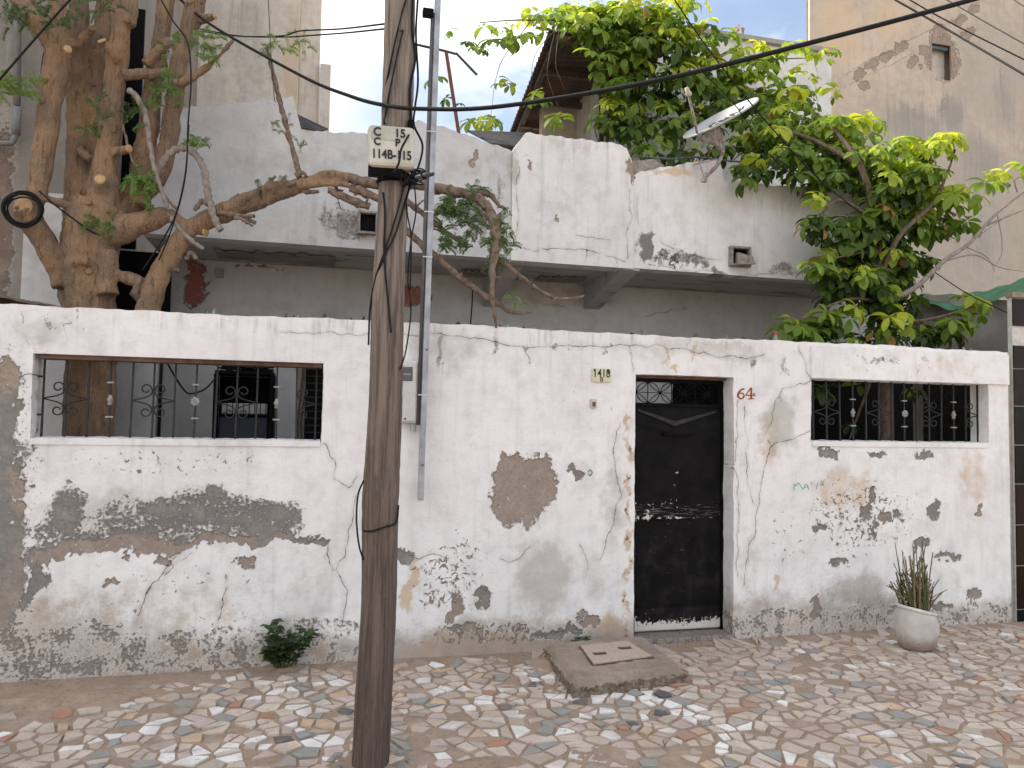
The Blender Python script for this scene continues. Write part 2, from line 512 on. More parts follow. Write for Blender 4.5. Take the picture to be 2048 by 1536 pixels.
def grid_wall(name, mat, xs, zs, Y, thick, holes, feat, ztop=None, zbot=None, warp0=None, amp=0.006, seed=1, parent=None, **kw):
    """dense front sheet with openings, reveals, top and a coarse back. xs/zs: grid lines (numpy)"""
    nx, nz = len(xs), len(zs)
    X, Z = np.meshgrid(xs, zs, indexing='ij')
    gx, gz = X.copy(), Z.copy()
    if ztop is not None:
        zt = np.array([ztop(x) for x in xs])[:, None]
        zb = np.array([zbot(x) for x in xs])[:, None] if zbot else zs[0]
        if warp0 is None:
            Z = zb + (Z-zs[0])/(zs[-1]-zs[0])*(zt-zb)
        else:
            w = np.clip((Z-warp0)/(zs[-1]-warp0), 0, 1)
            Z = Z + w*w*(zt-zs[-1])
    F = feat.fields(X, Z)
    hgt = 0.13+0.75*fbm(X, X*0+1.0, 1.1, 61)**1.7 + 0.10*fbm(X, X*0, 7, 66) + 0.25*np.clip(-X-0.4, 0, 1)
    F['dirt'] = np.clip(1.0-(Z-0.02)/hgt, 0, 1) if zs[0] < 0 and Y < 0.5 else np.zeros_like(X)
    keep = np.ones((nx-1, nz-1), bool)
    cx = (gx[:-1, :-1]+gx[1:, 1:])/2; cz = (gz[:-1, :-1]+gz[1:, 1:])/2
    for (a, b, c, d) in holes:
        keep &= ~((cx > a) & (cx < b) & (cz > c) & (cz < d))
    # worn, uneven edges round the openings
    for (a, b, c, d) in holes:
        on = (gx >= a-1e-6) & (gx <= b+1e-6) & (gz >= c-1e-6) & (gz <= d+1e-6)
        inner = (gx > a+1e-6) & (gx < b-1e-6) & (gz > c+1e-6) & (gz < d-1e-6)
        on &= ~inner
        X = np.where(on, X + (fbm(gx, gz, 7, seed+60, 3)-0.5)*0.018, X)
        Z = np.where(on, Z + (fbm(gx, gz, 7, seed+70, 3)-0.5)*0.016, Z)
    Yv = Y + undul(gx, gz, amp, seed) + 0.005*np.clip(F['peel']*4, 0, 1)
    V = np.stack([X, Yv, Z], -1).reshape(-1, 3)
    idx = np.arange(nx*nz).reshape(nx, nz)
    q = np.stack([idx[:-1, :-1], idx[1:, :-1], idx[1:, 1:], idx[:-1, 1:]], -1)[keep]
    # boundary edges -> reveals
    from collections import Counter
    e = np.concatenate([q[:, [0, 1]], q[:, [1, 2]], q[:, [2, 3]], q[:, [3, 0]]])
    key = np.sort(e, axis=1)
    kk = key[:, 0].astype(np.int64)*(nx*nz) + key[:, 1]
    u, inv, cnt = np.unique(kk, return_inverse=True, return_counts=True)
    be = e[cnt[inv] == 1]
    bv = np.unique(be)
    ndeep = 4
    maps = {int(b): i for i, b in enumerate(bv)}
    nb = len(bv); base = len(V)
    rings = []
    for k in range(1, ndeep+1):
        R = V[bv].copy()
        R[:, 1] = Y + thick*k/ndeep + (undul(R[:, 0], R[:, 2]+k, amp*0.6, seed+k) if k < ndeep else 0)
        rings.append(R)
    allv = np.concatenate([V]+rings)
    rf = []
    loc = np.array([maps[int(b)] for b in be.ravel()]).reshape(-1, 2)
    prev = be
    for k in range(ndeep):
        nxt = base + k*nb + loc
        rf.append(np.stack([prev[:, 1], prev[:, 0], nxt[:, 0], nxt[:, 1]], -1))
        prev = nxt
    faces = np.concatenate([q]+rf)
    A = {}
    for k in F:
        a = F[k].reshape(nx*nz, -1)
        ext = [a[bv]]*ndeep
        a = np.concatenate([a]+ext)
        A[k] = a if k == 'crackv' else a[:, 0]
    # coarse back, on coarse lines only
    bx = sorted({xs[0], xs[-1]} | {h[0] for h in holes} | {h[1] for h in holes} | (set(np.linspace(xs[0], xs[-1], 40)) if ztop else set()))
    bz = sorted({zs[0], zs[-1]} | {h[2] for h in holes} | {h[3] for h in holes})
    bvv = []; bf = []
    for x in bx:
        for z in bz:
            zz = z
            if ztop and z == zs[-1]: zz = ztop(x)-0.002
            if zbot and z == zs[0]: zz = zbot(x)
            bvv.append((x, Y+thick-0.001, zz))
    nzb = len(bz); o = len(allv)
    for i in range(len(bx)-1):
        for j in range(nzb-1):
            mx, mz = (bx[i]+bx[i+1])/2, (bz[j]+bz[j+1])/2
            if any(a < mx < b and c < mz < d for a, b, c, d in holes): continue
            bf.append([o+i*nzb+j, o+i*nzb+j+1, o+(i+1)*nzb+j+1, o+(i+1)*nzb+j])
    allv = np.concatenate([allv, np.array(bvv)])
    faces = np.concatenate([faces, np.array(bf)])
    for k in A:
        pad = np.zeros((len(bvv),)+A[k].shape[1:]) + (0.2 if k == 'crackv' else (-1 if k == 'peel' else 0))
        A[k] = np.concatenate([A[k], pad])
    return mobj(name, allv, faces, mat, parent, attrs=A, smooth=False, **kw)

def lines(a, b, step, extra=()):
    g = np.linspace(a, b, max(2, int(round((b-a)/step))+1))
    ex = np.array(sorted(q for q in extra if a < q < b))
    if len(ex):
        for q in ex:
            g[np.argmin(np.abs(g[1:-1]-q))+1] = q
    return np.unique(g)

# ------------------------------------------------------------------ ground
gm = NT('packed_earth')
g1 = gm.noise(1.4, 6, 0.6); g2 = gm.noise(40, 5, 0.65)
gc = gm.mix(gm.rng(g1, 0.3, 0.7), (0.30, 0.235, 0.185), (0.24, 0.19, 0.15))
gc = gm.mix(gm.rng(g2, 0.4, 0.8), gc, (0.17, 0.13, 0.10))
gm.bsdf(gc, 0.95, 0, gm.bump(gm.math('ADD', g2, g1), 0.6, 0.012), 0.1)
M['earth'] = gm.m
mm = NT('mosaic_mortar')
g1 = mm.noise(1.1, 5, 0.6); g2 = mm.noise(30, 6, 0.65); g3 = mm.noise(240, 3, 0.6)
gc = mm.mix(mm.rng(g1, 0.35, 0.65), (0.385, 0.285, 0.215), (0.325, 0.240, 0.180))
gc = mm.mix(mm.math('MULTIPLY', mm.rng(g2, 0.45, 0.75), 0.6), gc, (0.15, 0.115, 0.09))
g4 = mm.noise(5, 6, 0.65)
gc = mm.mix(mm.rng(g4, 0.48, 0.66, 0, 0.7), gc, (0.43, 0.35, 0.285))
gc = mm.mix(mm.rng(g4, 0.30, 0.42, 0.6, 0), gc, (0.22, 0.17, 0.135))
gc = mm.mix(mm.math('MULTIPLY', mm.rng(g3, 0.55, 0.8), 0.5), gc, (0.42, 0.35, 0.28))
mm.bsdf(gc, 0.95, 0, mm.bump(mm.math('ADD', g2, mm.math('MULTIPLY', g3, 0.5)), 0.7, 0.008), 0.1)
M['mortar'] = mm.m
def sheet(x0, x1, y0, y1, z, n):
    xs = np.linspace(x0, x1, n); ys = np.linspace(y0, y1, n)
    Xg, Yg = np.meshgrid(xs, ys, indexing='ij')
    V = np.stack([Xg, Yg, np.full_like(Xg, z)], -1).reshape(-1, 3)
    i = np.arange(n*n).reshape(n, n)
    return V, np.stack([i[:-1, :-1], i[1:, :-1], i[1:, 1:], i[:-1, 1:]], -1).reshape(-1, 4)
V, F_ = sheet(-400, 400, -400, 400, -0.03, 3)
mobj('ground', V, F_, M['earth'], kind='structure')
V, F_ = sheet(-7, 11, -12, 0.12, 0.0, 160)
V[:, 2] += (fbm(V[:, 0], V[:, 1], 0.7, 3)-0.5)*0.02 + (fbm(V[:, 0], V[:, 1], 7, 8)-0.5)*0.006
PAV_Z = lambda x, y: float((fbm(np.array([x]), np.array([y]), 0.7, 3)[0]-0.5)*0.02)
pave = mobj('pavement', V, F_, M['mortar'], kind='structure', smooth=True)
V, F_ = sheet(-7, 11, 0.12, 9, 0.0, 4)
mobj('courtyard_floor', V, F_, M['earth'], kind='structure')

# mosaic shards: irregular cells, trimmed to four or five corners, sunk in mortar
def clip(poly, nx_, ny_, d):
    out = []
    for i in range(len(poly)):
        a = poly[i]; b = poly[(i+1) % len(poly)]
        da = a[0]*nx_+a[1]*ny_-d; db = b[0]*nx_+b[1]*ny_-d
        if da <= 0: out.append(a)
        if (da < 0 < db) or (db < 0 < da):
            t = da/(da-db); out.append((a[0]+t*(b[0]-a[0]), a[1]+t*(b[1]-a[1])))
    return out
tm = []
TCOL = [('white', (0.80, 0.78, 0.75)), ('cream', (0.58, 0.50, 0.42)), ('pink', (0.56, 0.455, 0.42)), ('slate', (0.30, 0.31, 0.295)),
        ('peach', (0.60, 0.44, 0.30)), ('dusty', (0.47, 0.40, 0.335)), ('sand', (0.60, 0.52, 0.44)), ('brick', (0.42, 0.22, 0.15)),
        ('charcoal', (0.11, 0.11, 0.115))]
for nme, c in TCOL:
    t = NT('tile_'+nme)
    n1 = t.noise(9, 5, 0.6); n2 = t.noise(55, 4, 0.65); n3 = t.noise(2.0, 4, 0.6)
    cc = t.mix(t.rng(n1, 0.35, 0.7), c, tuple(q*0.82 for q in c))
    cc = t.mix(t.rng(n2, 0.60, 0.72, 0, 0.55), cc, (0.28, 0.21, 0.16))
    cc = t.mix(t.rng(n3, 0.42, 0.66, 0, 0.6), cc, (0.36, 0.275, 0.21))
    cc = t.mix(t.rng(t.noise(17, 6, 0.7), 0.54, 0.70, 0, 0.7), cc, (0.32, 0.25, 0.19))
    t.bsdf(cc, t.rng(n2, 0.3, 0.7, 0.5, 0.85), 0, t.bump(n2, 0.25, 0.002), 0.3)
    tm.append(t.m)
pts = []
gs = 0.097
x0, x1, y0, y1 = -3.2, 7.6, -3.6, -0.02
nxg, nyg = int((x1-x0)/gs), int((y1-y0)/gs)
cellp = {}
rr = random.Random(5)
for i in range(nxg):
    for j in range(nyg):
        if rr.random() < 0.16: continue                       # merges make larger shards
        cellp.setdefault((i, j), []).append((x0+(i+rr.uniform(0.02, 0.98))*gs, y0+(j+rr.uniform(0.02, 0.98))*gs))
        if rr.random() < 0.14:
            cellp[(i, j)].append((x0+(i+rr.random())*gs, y0+(j+rr.random())*gs))
tiles = []
for (i, j), L in cellp.items():
    for p in L:
        poly = [(p[0]-0.3, p[1]-0.3), (p[0]+0.3, p[1]-0.3), (p[0]+0.3, p[1]+0.3), (p[0]-0.3, p[1]+0.3)]
        for a in range(-3, 4):
            for b in range(-3, 4):
                for q in cellp.get((i+a, j+b), ()):
                    if q is p: continue
                    nx_, ny_ = q[0]-p[0], q[1]-p[1]
                    poly = clip(poly, nx_, ny_, (q[0]**2+q[1]**2-p[0]**2-p[1]**2)/2)
                    if len(poly) < 3: break
        if len(poly) < 3: continue
        # drop short sides so shards read as broken tile
        while len(poly) > 4:
            ls = [math.dist(poly[k], poly[(k+1) % len(poly)]) for k in range(len(poly))]
            k = min(range(len(poly)), key=lambda q: ls[q])
            if ls[k] > 0.048 and len(poly) <= 5: break
            poly[k] = ((poly[k][0]+poly[(k+1) % len(poly)][0])/2, (poly[k][1]+poly[(k+1) % len(poly)][1])/2)
            poly.pop((k+1) % len(poly))
        cx = sum(q[0] for q in poly)/len(poly); cy = sum(q[1] for q in poly)/len(poly)
        if cy > -0.05: continue
        sh = rr.uniform(0.86, 0.97); ro = rr.uniform(-0.10, 0.10)
        pp = []
        for q in poly:
            dx, dy = (q[0]-cx)*sh, (q[1]-cy)*sh
            l = math.hypot(dx, dy); k = max(0.0, 1-0.004/max(l, 1e-4))*rr.uniform(0.93, 1.0)
            pp.append((cx+(dx*math.cos(ro)-dy*math.sin(ro))*k, cy+(dx*math.sin(ro)+dy*math.cos(ro))*k))
        px_, py_, dep = proj((cx, cy, 0))
        if not (-250 < px_ < 2300 and py_ < 1800): continue
        # where earth and dust have buried the mosaic
        bur = float(fbm(np.array([cx]), np.array([cy]), 1.6, 77)[0])
        left = max(0.0, min(1.0, (460-px_)/420)) * max(0, min(1, (1480-py_)/100))
        near_wall = max(0.0, 1-abs(cy)/0.35) * (0.5 if px_ < 1150 else 0.12)
        right_dust = max(0.0, min(1.0, (px_-1150)/550)) * max(0.0, min(1.0, (1520-py_)/170))
        pdrop = 0.03 + 0.95*left + near_wall + (0.30 if bur > 0.64 else 0) + (0.05 if px_ < 1100 else 0.0)
        if rr.random() < pdrop: continue
        w = [25, 21, 16, 15, 6, 20, 22, 2, 1]
        if right_dust > 0.3: w = [6, 20, 14, 8, 3, 30, 38, 2, 0]
        if 1080 < px_ < 1420 and 1385 < py_ < 1450: w = [42, 3, 3, 14, 1, 10, 3, 1, 18]
        if left > 0.15: w = [12, 14, 8, 14, 3, 40, 18, 2, 0]
        mi = rr.choices(range(9), w)[0]
        A = abs(sum(pp[k][0]*pp[(k+1) % len(pp)][1]-pp[(k+1) % len(pp)][0]*pp[k][1] for k in range(len(pp))))/2
        if A < 0.0007: continue
        inview = (-20 < px_ < 2068 and py_ < 1560)
        tiles.append((A*(1.7/dep)/(dep*dep) if inview else 0, pp, mi, rr.uniform(0.003, 0.014)))
tiles.sort(key=lambda q: -q[0])
def tile_geo(pp, h):
    n = len(pp)
    cx = sum(q[0] for q in pp)/n; cy = sum(q[1] for q in pp)/n
    zb = PAV_Z(cx, cy)
    tx, ty = rr.gauss(0, 0.03), rr.gauss(0, 0.03)
    v = []
    for q in pp: v.append((q[0], q[1], zb-0.012))
    for q in pp: v.append((q[0], q[1], zb+h-0.0015+(q[0]-cx)*tx+(q[1]-cy)*ty))
    for q in pp:
        k = 1-0.003/max(0.01, math.hypot(q[0]-cx, q[1]-cy))
        v.append((cx+(q[0]-cx)*k, cy+(q[1]-cy)*k, zb+h+(q[0]-cx)*tx+(q[1]-cy)*ty))
    f = [[2*n+k for k in range(n)]]
    for r in (0, 1):
        for k in range(n):
            k2 = (k+1) % n
            f.append([r*n+k, r*n+k2, (r+1)*n+k2, (r+1)*n+k])
    return v, f
SLAB = [atz(1088, 1290, 0.0), atz(1290, 1270, 0.0), atz(1370, 1350, 0.0), atz(1165, 1388, 0.0)]
def in_slab(p):
    s = 0
    for k in range(4):
        a = SLAB[k]; b = SLAB[(k+1) % 4]
        c = (b.x-a.x)*(p[1]-a.y)-(b.y-a.y)*(p[0]-a.x)
        s += 1 if c > 0 else -1
    return abs(s) == 4
tiles = [t for t in tiles if not in_slab((sum(q[0] for q in t[1])/len(t[1]), sum(q[1] for q in t[1])/len(t[1])))]
for a, pp, mi, h in tiles[:300]:
    v, f = tile_geo(pp, h)
    mobj('tile', v, f, tm[mi], pave)
rest = MB(); ridx = []
for a, pp, mi, h in tiles[300:]:
    v, f = tile_geo(pp, h)
    rest.add(v, f); ridx += [mi]*len(f)
peb = MB(); rb_ = random.Random(12)
for k in range(900):
    if rb_.random() < 0.55: px_, py_ = rb_.uniform(-40, 2080), 0; y_ = -abs(rb_.gauss(0.02, 0.10))-0.01; x_ = rb_.uniform(-2.2, 6.1)
    else: x_, y_ = rb_.uniform(-2.2, 6.1), rb_.uniform(-2.6, -0.1)
    s_ = rb_.uniform(0.003, 0.009)*(1.6 if rb_.random() < 0.06 else 1)
    z_ = PAV_Z(x_, y_)
    peb.add([(x_-s_, y_, z_-.002), (x_+s_*.3, y_-s_, z_-.002), (x_+s_, y_+s_*.6, z_-.002), (x_-s_*.2, y_+s_, z_-.002), (x_+rb_.uniform(-.3, .3)*s_, y_, z_+s_*.9)], [[0, 1, 4], [1, 2, 4], [2, 3, 4], [3, 0, 4]])
mobj('grit', peb.v, peb.f, M['earth'], pave, kind='stuff')
mobj('tile_mosaic', rest.v, rest.f, None, pave, mats=tm, midx=ridx, kind='stuff')

# ------------------------------------------------------------------ front wall
WX0, WX1 = -2.9, at(2019, 960).x
WT = 2.43
lw = (at(62, 800).x, at(646, 800).x, at(350, 882).z, at(350, 717).z)
dr = (at(1269, 1000).x, at(1467, 1000).x, -0.05, at(1300, 749).z)
rw = (at(1622, 820).x, at(1977, 820).x, at(1800, 887).z, at(1800, 763).z)
YT = 0.20
ft = Feat(0.0)
E_ = ft.el
# left end: bare render
E_('peel', -60, 1010, 95, 300, 1.0, 0.75); E_('peel', 5, 870, 30, 110, 0.9, 0.8); E_('peel', 10, 1150, 30, 120, 0.8, 0.5)
E_('peel', 30, 980, 18, 60, 0.7, 0.1); E_('peel', 10, 760, 26, 40, 0.5, 0.4)
E_('chips', 60, 1000, 60, 320, 0.6)
# dark mottled patches and the brown band under them
E_('peel', 330, 1045, 120, 48, 0.10, 0.95); E_('peel', 420, 1030, 150, 46, 0.14, 0.95); E_('peel', 530, 1040, 62, 45, 0.22, 1.0)
E_('peel', 150, 1020, 28, 55, 0.12, 0.85); E_('peel', 125, 1068, 50, 26, 0.12, 0.8); E_('peel', 260, 1068, 80, 22, 0.15, 0.85)
E_('peel', 240, 1094, 165, 17, 0.8, 0.12, 2); E_('peel', 110, 1108, 52, 18, 0.75, 0.15, 18); E_('peel', 76, 1140, 15, 55, 0.55, 0.7)
E_('peel', 60, 1185, 14, 40, 0.4, 0.8); E_('peel', 470, 1084, 150, 10, 0.7, 0.4, 2); E_('peel', 600, 1080, 60, 5, 0.5, 0.6)
E_('wash', 340, 1040, 330, 90, 0.8); E_('wash', 300, 1190, 330, 90, 0.35); E_('wash', 620, 1190, 90, 150, 0.4)
E_('peel', 218, 1168, 20, 9, 0.8, 0.1, 25); E_('peel', 490, 1126, 14, 18, 0.6, 0.05); E_('peel', 338, 1118, 18, 9, 0.6, 0.2)
E_('chips', 350, 1200, 350, 160, 0.45)
# foot of the wall
for x in range(-60, 720, 60):
    E_('peel', x, 1318-0.03*x+random.uniform(-8, 8), 60, 36, random.uniform(-0.50, -0.20), 0.15)
E_('peel', 30, 1320, 90, 70, -0.02, 0.3); E_('peel', 180, 1295, 110, 40, -0.12, 0.3); E_('peel', 640, 1265, 60, 26, -0.05, 0.3)
E_('peel', 470, 1275, 70, 22, -0.1, 0.2)
E_('warm', 300, 1220, 420, 90, 0.36); E_('warm', 400, 1315, 420, 46, 0.8); E_('warm', 60, 1260, 90, 90, 0.5); E_('chips', 350, 1290, 380, 60, 0.55)
E_('wash', 100, 1290, 200, 70, 0.8)
# middle
E_('peel', 1045, 985, 54, 60, 1.0, 0.12); E_('peel', 1018, 945, 26, 34, 1.0, 0.12); E_('peel', 1085, 965, 24, 44, 0.9, 0.12); E_('peel', 1050, 935, 46, 16, 0.8, 0.12)
E_('peel', 1010, 1028, 24, 24, 0.9, 0.12); E_('peel', 1000, 920, 9, 18, 0.5, 0.3)
E_('peel', 1155, 943, 20, 8, 0.25, 0.6, -30)
E_('wash', 1090, 1150, 90, 110, 0.75); E_('wash', 1225, 1010, 40, 130, 0.55); E_('wash', 960, 1180, 60, 90, 0.35)
E_('wash', 1190, 1160, 40, 90, 0.5); E_('wash', 900, 720, 90, 60, 0.35)
E_('peel', 972, 1185, 15, 24, 0.45, 0.9); E_('peel', 920, 1210, 14, 26, 0.32, 0.5); E_('peel', 905, 1230, 9, 18, 0.5, 0.1)
E_('peel', 806, 1105, 13, 22, 0.5, 0.8, 25); E_('warm', 822, 1170, 22, 70, 0.95); E_('stain', 820, 1200, 18, 50, 0.25)
E_('chips', 900, 1150, 120, 120, 0.95); E_('peel', 935, 1268, 46, 9, 0.32, 0.3, -10); E_('peel', 1178, 1245, 22, 16, 0.42, 0.05)
E_('peel', 1115, 1262, 50, 14, 0.25, 0.6); E_('warm', 950, 1290, 180, 40, 0.9); E_('warm', 1200, 1255, 90, 36, 0.7)
E_('chips', 1000, 1270, 240, 36, 1.0)
E_('stain', 900, 665, 1400, 26, 0.30); E_('wash', 400, 1300, 500, 70, 0.45); E_('wash', 1000, 1265, 300, 60, 0.5); E_('wash', 1750, 1225, 320, 60, 0.55); E_('wash', 200, 720, 300, 60, 0.3); E_('wash', 1350, 900, 500, 200, 0.22)
# under the coping: rain marks
for x, y, h in ((890, 700, 40), (984, 695, 26), (1052, 694, 18), (1120, 700, 14), (1215, 700, 16), (1500, 720, 26), (1570, 735, 40), (1560, 800, 20)):
    E_('stain', x, y, 13, h, 0.62)
E_('stain', 900, 730, 24, 40, 0.35); E_('wash', 1400, 700, 300, 40, 0.5); E_('wash', 900, 690, 120, 40, 0.5)
for x, y in ((50, 640), (75, 650), (105, 640), (128, 655), (150, 640), (60, 690), (30, 660)):
    E_('stain', x, y, 4, 26, 0.75, 0, 12)
E_('wash', 80, 660, 90, 60, 0.5); E_('chips', 60, 700, 70, 60, 0.6)
E_('warm', 1328, 712, 9, 30, 0.9); E_('warm', 1386, 712, 7, 30, 0.95); E_('warm', 1345, 740, 22, 6, 0.9)
E_('stain', 1780, 722, 160, 9, 0.40); E_('stain', 1740, 728, 30, 12, 0.5)
# right part
E_('wash', 1560, 850, 60, 90, 0.75); E_('warm', 1535, 880, 36, 90, 0.5); E_('wash', 1500, 1120, 50, 90, 0.4)
E_('warm', 1690, 980, 120, 70, 0.52); E_('warm', 1950, 960, 50, 110, 0.5); E_('warm', 1552, 1158, 12, 22, 1.0)
E_('peel', 1738, 1000, 8, 26, 0.6, 1.0, -25); E_('peel', 1730, 1025, 14, 15, 0.7, 1.0); E_('peel', 1748, 1060, 8, 20, 0.3, 0.95)
E_('peel', 1768, 1035, 13, 9, 0.55, 0.4); E_('peel', 1795, 1030, 14, 12, 0.3, 0.95); E_('peel', 1868, 1022, 17, 20, 0.42, 0.9, 40)
E_('peel', 1957, 1028, 7, 13, 0.8, 0.3); E_('peel', 1660, 905, 22, 11, 0.35, 0.9); E_('peel', 1755, 905, 18, 9, 0.25, 0.9)
E_('peel', 1852, 908, 22, 11, 0.35, 0.9); E_('peel', 1640, 1055, 20, 8, 0.3, 0.8); E_('peel', 1680, 1120, 24, 7, 0.3, 0.8)
E_('peel', 1900, 1115, 28, 8, 0.25, 0.8); E_('peel', 1840, 1090, 20, 8, 0.3, 0.7); E_('peel', 1637, 1220, 9, 28, 0.5, 0.6)
E_('chips', 1720, 1030, 200, 120, 0.9); E_('chips', 1580, 1080, 80, 120, 0.6)
E_('wash', 1720, 1180, 100, 55, 0.85); E_('wash', 1900, 1170, 50, 60, 0.4)
for x in range(1490, 2050, 50):
    E_('peel', x, 1262-(x-1490)*0.033+random.uniform(-6, 4), 46, 34, random.uniform(-0.34, 0.02), 0.35)
E_('warm', 1760, 1235, 300, 36, 0.8); E_('chips', 1760, 1215, 300, 40, 0.6); E_('wash', 1520, 1230, 60, 60, 0.8)
E_('peel', 1880, 1205, 30, 8, 0.35, 0.5); E_('peel', 1945, 1190, 14, 10, 0.35, 0.6)
# either side of the door
for y in range(840, 1270, 60):
    E_('chips', 1258, y, 14, 40, 0.9); E_('warm', 1256, y, 12, 40, 0.75)
E_('chips', 700, 720, 300, 60, 0.3); E_('chips', 350, 920, 330, 40, 0.6); E_('chips', 1150, 800, 200, 200, 0.3)
ft.crack((846, 668), (960, 676), (1040, 690), (1110, 692), (1250, 690), (1330, 693), (1440, 712), (1530, 712))
ft.crack((1050, 690), (1056, 730)); ft.crack((1600, 692), (1612, 730), (1622, 762), (1566, 778), (1552, 800), (1540, 850), (1532, 868), (1546, 892), (1530, 930), (1522, 965), (1512, 1010), (1508, 1060), (1494, 1100), (1488, 1170))
ft.crack((1546, 892), (1590, 878), (1622, 860)); ft.crack((1472, 800), (1476, 870), (1470, 930), (1476, 1000), (1474, 1080), (1472, 1150))
ft.crack((1488, 815), (1496, 890), (1490, 950), (1505, 1005)); ft.crack((1238, 848), (1228, 900), (1240, 990), (1220, 1060), (1196, 1120))
ft.crack((645, 888), (665, 920), (672, 955), (700, 975), (718, 955)); ft.crack((712, 990), (700, 1050), (696, 1085), (672, 1140), (692, 1180), (686, 1245))
ft.crack((650, 1084), (668, 1140)); ft.crack((456, 1150), (446, 1200), (440, 1240)); ft.crack((340, 1130), (300, 1180), (275, 1230))
ft.crack((352, 1118), (312, 1165), (285, 1210)); ft.crack((380, 1110), (330, 1150)); ft.crack((80, 745), (40, 760)); ft.crack((1375, 690), (1378, 700))
ft.crack((1000, 1120), (1040, 1118), (1060, 1095)); ft.crack((1160, 1090), (1180, 1140)); ft.crack((820, 1115), (900, 1112))
ft.crack((1262, 690), (1266, 745)); ft.crack((560, 668), (900, 672))
xs = lines(WX0, WX1, 0.0095, (lw[0], lw[1], dr[0], dr[1], rw[0], rw[1]))
zs = lines(-0.06, WT, 0.0095, (lw[2], lw[3], dr[3], rw[2], rw[3]))
def wtop(x):
    return WT + 0.006*math.sin(x*1.7) + 0.003*math.sin(x*5.3+1) + 0.0025*math.sin(x*17) + 0.003*math.sin(x*41+2)*math.sin(x*9)
wall = grid_wall('front_wall', M['plaster'], xs, zs, 0.0, YT, [lw, dr, rw], ft, ztop=wtop, warp0=WT-0.10,
                 label="peeling whitewashed front wall with doorway and two grilled openings", cat="wall", org=(0, 0, 0), seed=1)
def wall_y(x, z):
    return float(undul(np.array([x]), np.array([z]), 0.006, 1)[0])
for px_, py_, w2, d2, hh2 in ((975, 1532, .26, .12, .03), (1215, 1512, .22, .17, .018), (1100, 1330, .16, .2, .03), (60, 1400, .9, .22, .03), (565, 1336, .20, .10, .02), (1836, 1298, .22, .13, .008), (748, 1528, .24, .2, .02)):
    c = atz(px_, py_, 0.0)
    V, F_ = sheet(-1, 1, -1, 1, 0, 22)
    rr_2 = np.hypot(V[:, 0], V[:, 1])
    zz_ = np.clip(1-rr_2**2, -0.5, 1)
    V2 = np.stack([c.x+V[:, 0]*w2, c.y+V[:, 1]*d2, zz_*hh2+(fbm(V[:, 0]*w2+c.x, V[:, 1]*d2+c.y, 16, 5)-0.5)*0.03-0.003], -1)
    mobj('earth_patch', V2, F_, M['mortar'], pave, smooth=True)
# raised coping band over the right opening
M['coping'] = M['plaster']
fb = Feat(-0.022)
fb.el('stain', 1760, 722, 60, 10, 0.6); fb.el('stain', 1860, 716, 40, 8, 0.5); fb.el('chips', 1800, 740, 220, 40, 0.5); fb.el('warm', 1900, 730, 160, 30, 0.4)
bx0, bx1 = rw[0]-0.004, at(2014, 735).x
grid_wall('lintel_band', M['plaster'], lines(bx0, bx1, 0.012), lines(rw[3]+0.004, WT-0.03, 0.012), -0.026, 0.03, [], fb, amp=0.004, seed=9, parent=wall)
# sills of the two openings
for (a, b, c, d) in (lw, rw):
    s = MB()
    n = 40
    vv = []; ff = []
    for i in range(n+1):
        x = a+0.01+(b-a-0.02)*i/n
        w1, w2 = random.uniform(-0.004, 0.004), random.uniform(-0.004, 0.004)
        vv += [(x, -0.012+w1, c-0.03), (x, -0.014+w1, c+0.012+w2), (x, YT-0.01, c+0.020+w2), (x, YT-0.01, c-0.03)]
    for i in range(n):
        for k in range(4):
            k2 = (k+1) % 4
            ff.append([i*4+k, i*4+k2, (i+1)*4+k2, (i+1)*4+k])
    ff += [[0, 1, 2, 3][::-1], [n*4+k for k in range(4)]]
    mobj('sill', vv, ff, M['plaster'], wall)
# dark timber lintel strip in the soffit of the left opening
M['lintel'] = simple('stained_lintel', (0.16, 0.10, 0.075), 0.9, var=0.5, scale=12, bump=0.5)
MB().box((lw[0]+0.02, 0.03, lw[3]-0.028), (lw[1]-0.01, 0.17, lw[3]+0.01), 0.004).build('lintel', M['lintel'], wall)
MB().box((dr[0]+0.01, 0.10, dr[3]-0.022), (dr[1]-0.01, 0.19, dr[3]+0.01), 0.004).build('lintel', M['lintel'], wall)
# glass shards and stones set in the wall top
gmat = NT('bottle_glass')
gb = gmat.bsdf((0.35, 0.42, 0.36), 0.15, 0, None, 0.6)
gb.inputs['Transmission Weight'].default_value = 0.55
M['glass'] = gmat.m
M['glass_dark'] = simple('dark_glass', (0.05, 0.06, 0.05), 0.25, var=0.5)
rg = random.Random(3)
for k in range(80):
    x = rg.uniform(at(330, 620).x, at(2000, 700).x)
    y = rg.uniform(0.03, 0.17)
    z = wtop(x)-0.01
    h = rg.choice((0.02, 0.03, 0.035, 0.05, 0.06)); w = rg.uniform(0.012, 0.03)
    a = rg.uniform(0, 3.14)
    dx, dy = math.cos(a)*w, math.sin(a)*w
    t_ = rg.uniform(-0.012, 0.012)
    poly = [(x-dx, y-dy, z-0.01), (x+dx, y+dy, z-0.01), (x+dx*0.7+t_, y+dy*0.7, z+h*rg.uniform(0.5, 1)), (x-dx*0.2+t_, y-dy*0.2, z+h), (x-dx*0.8, y-dy*0.8, z+h*0.55)]
    MB().prism(poly, (-dy*0.18, dx*0.18, 0)).build('glass_shard', M['glass'] if rg.random() < 0.55 else M['glass_dark'], wall)
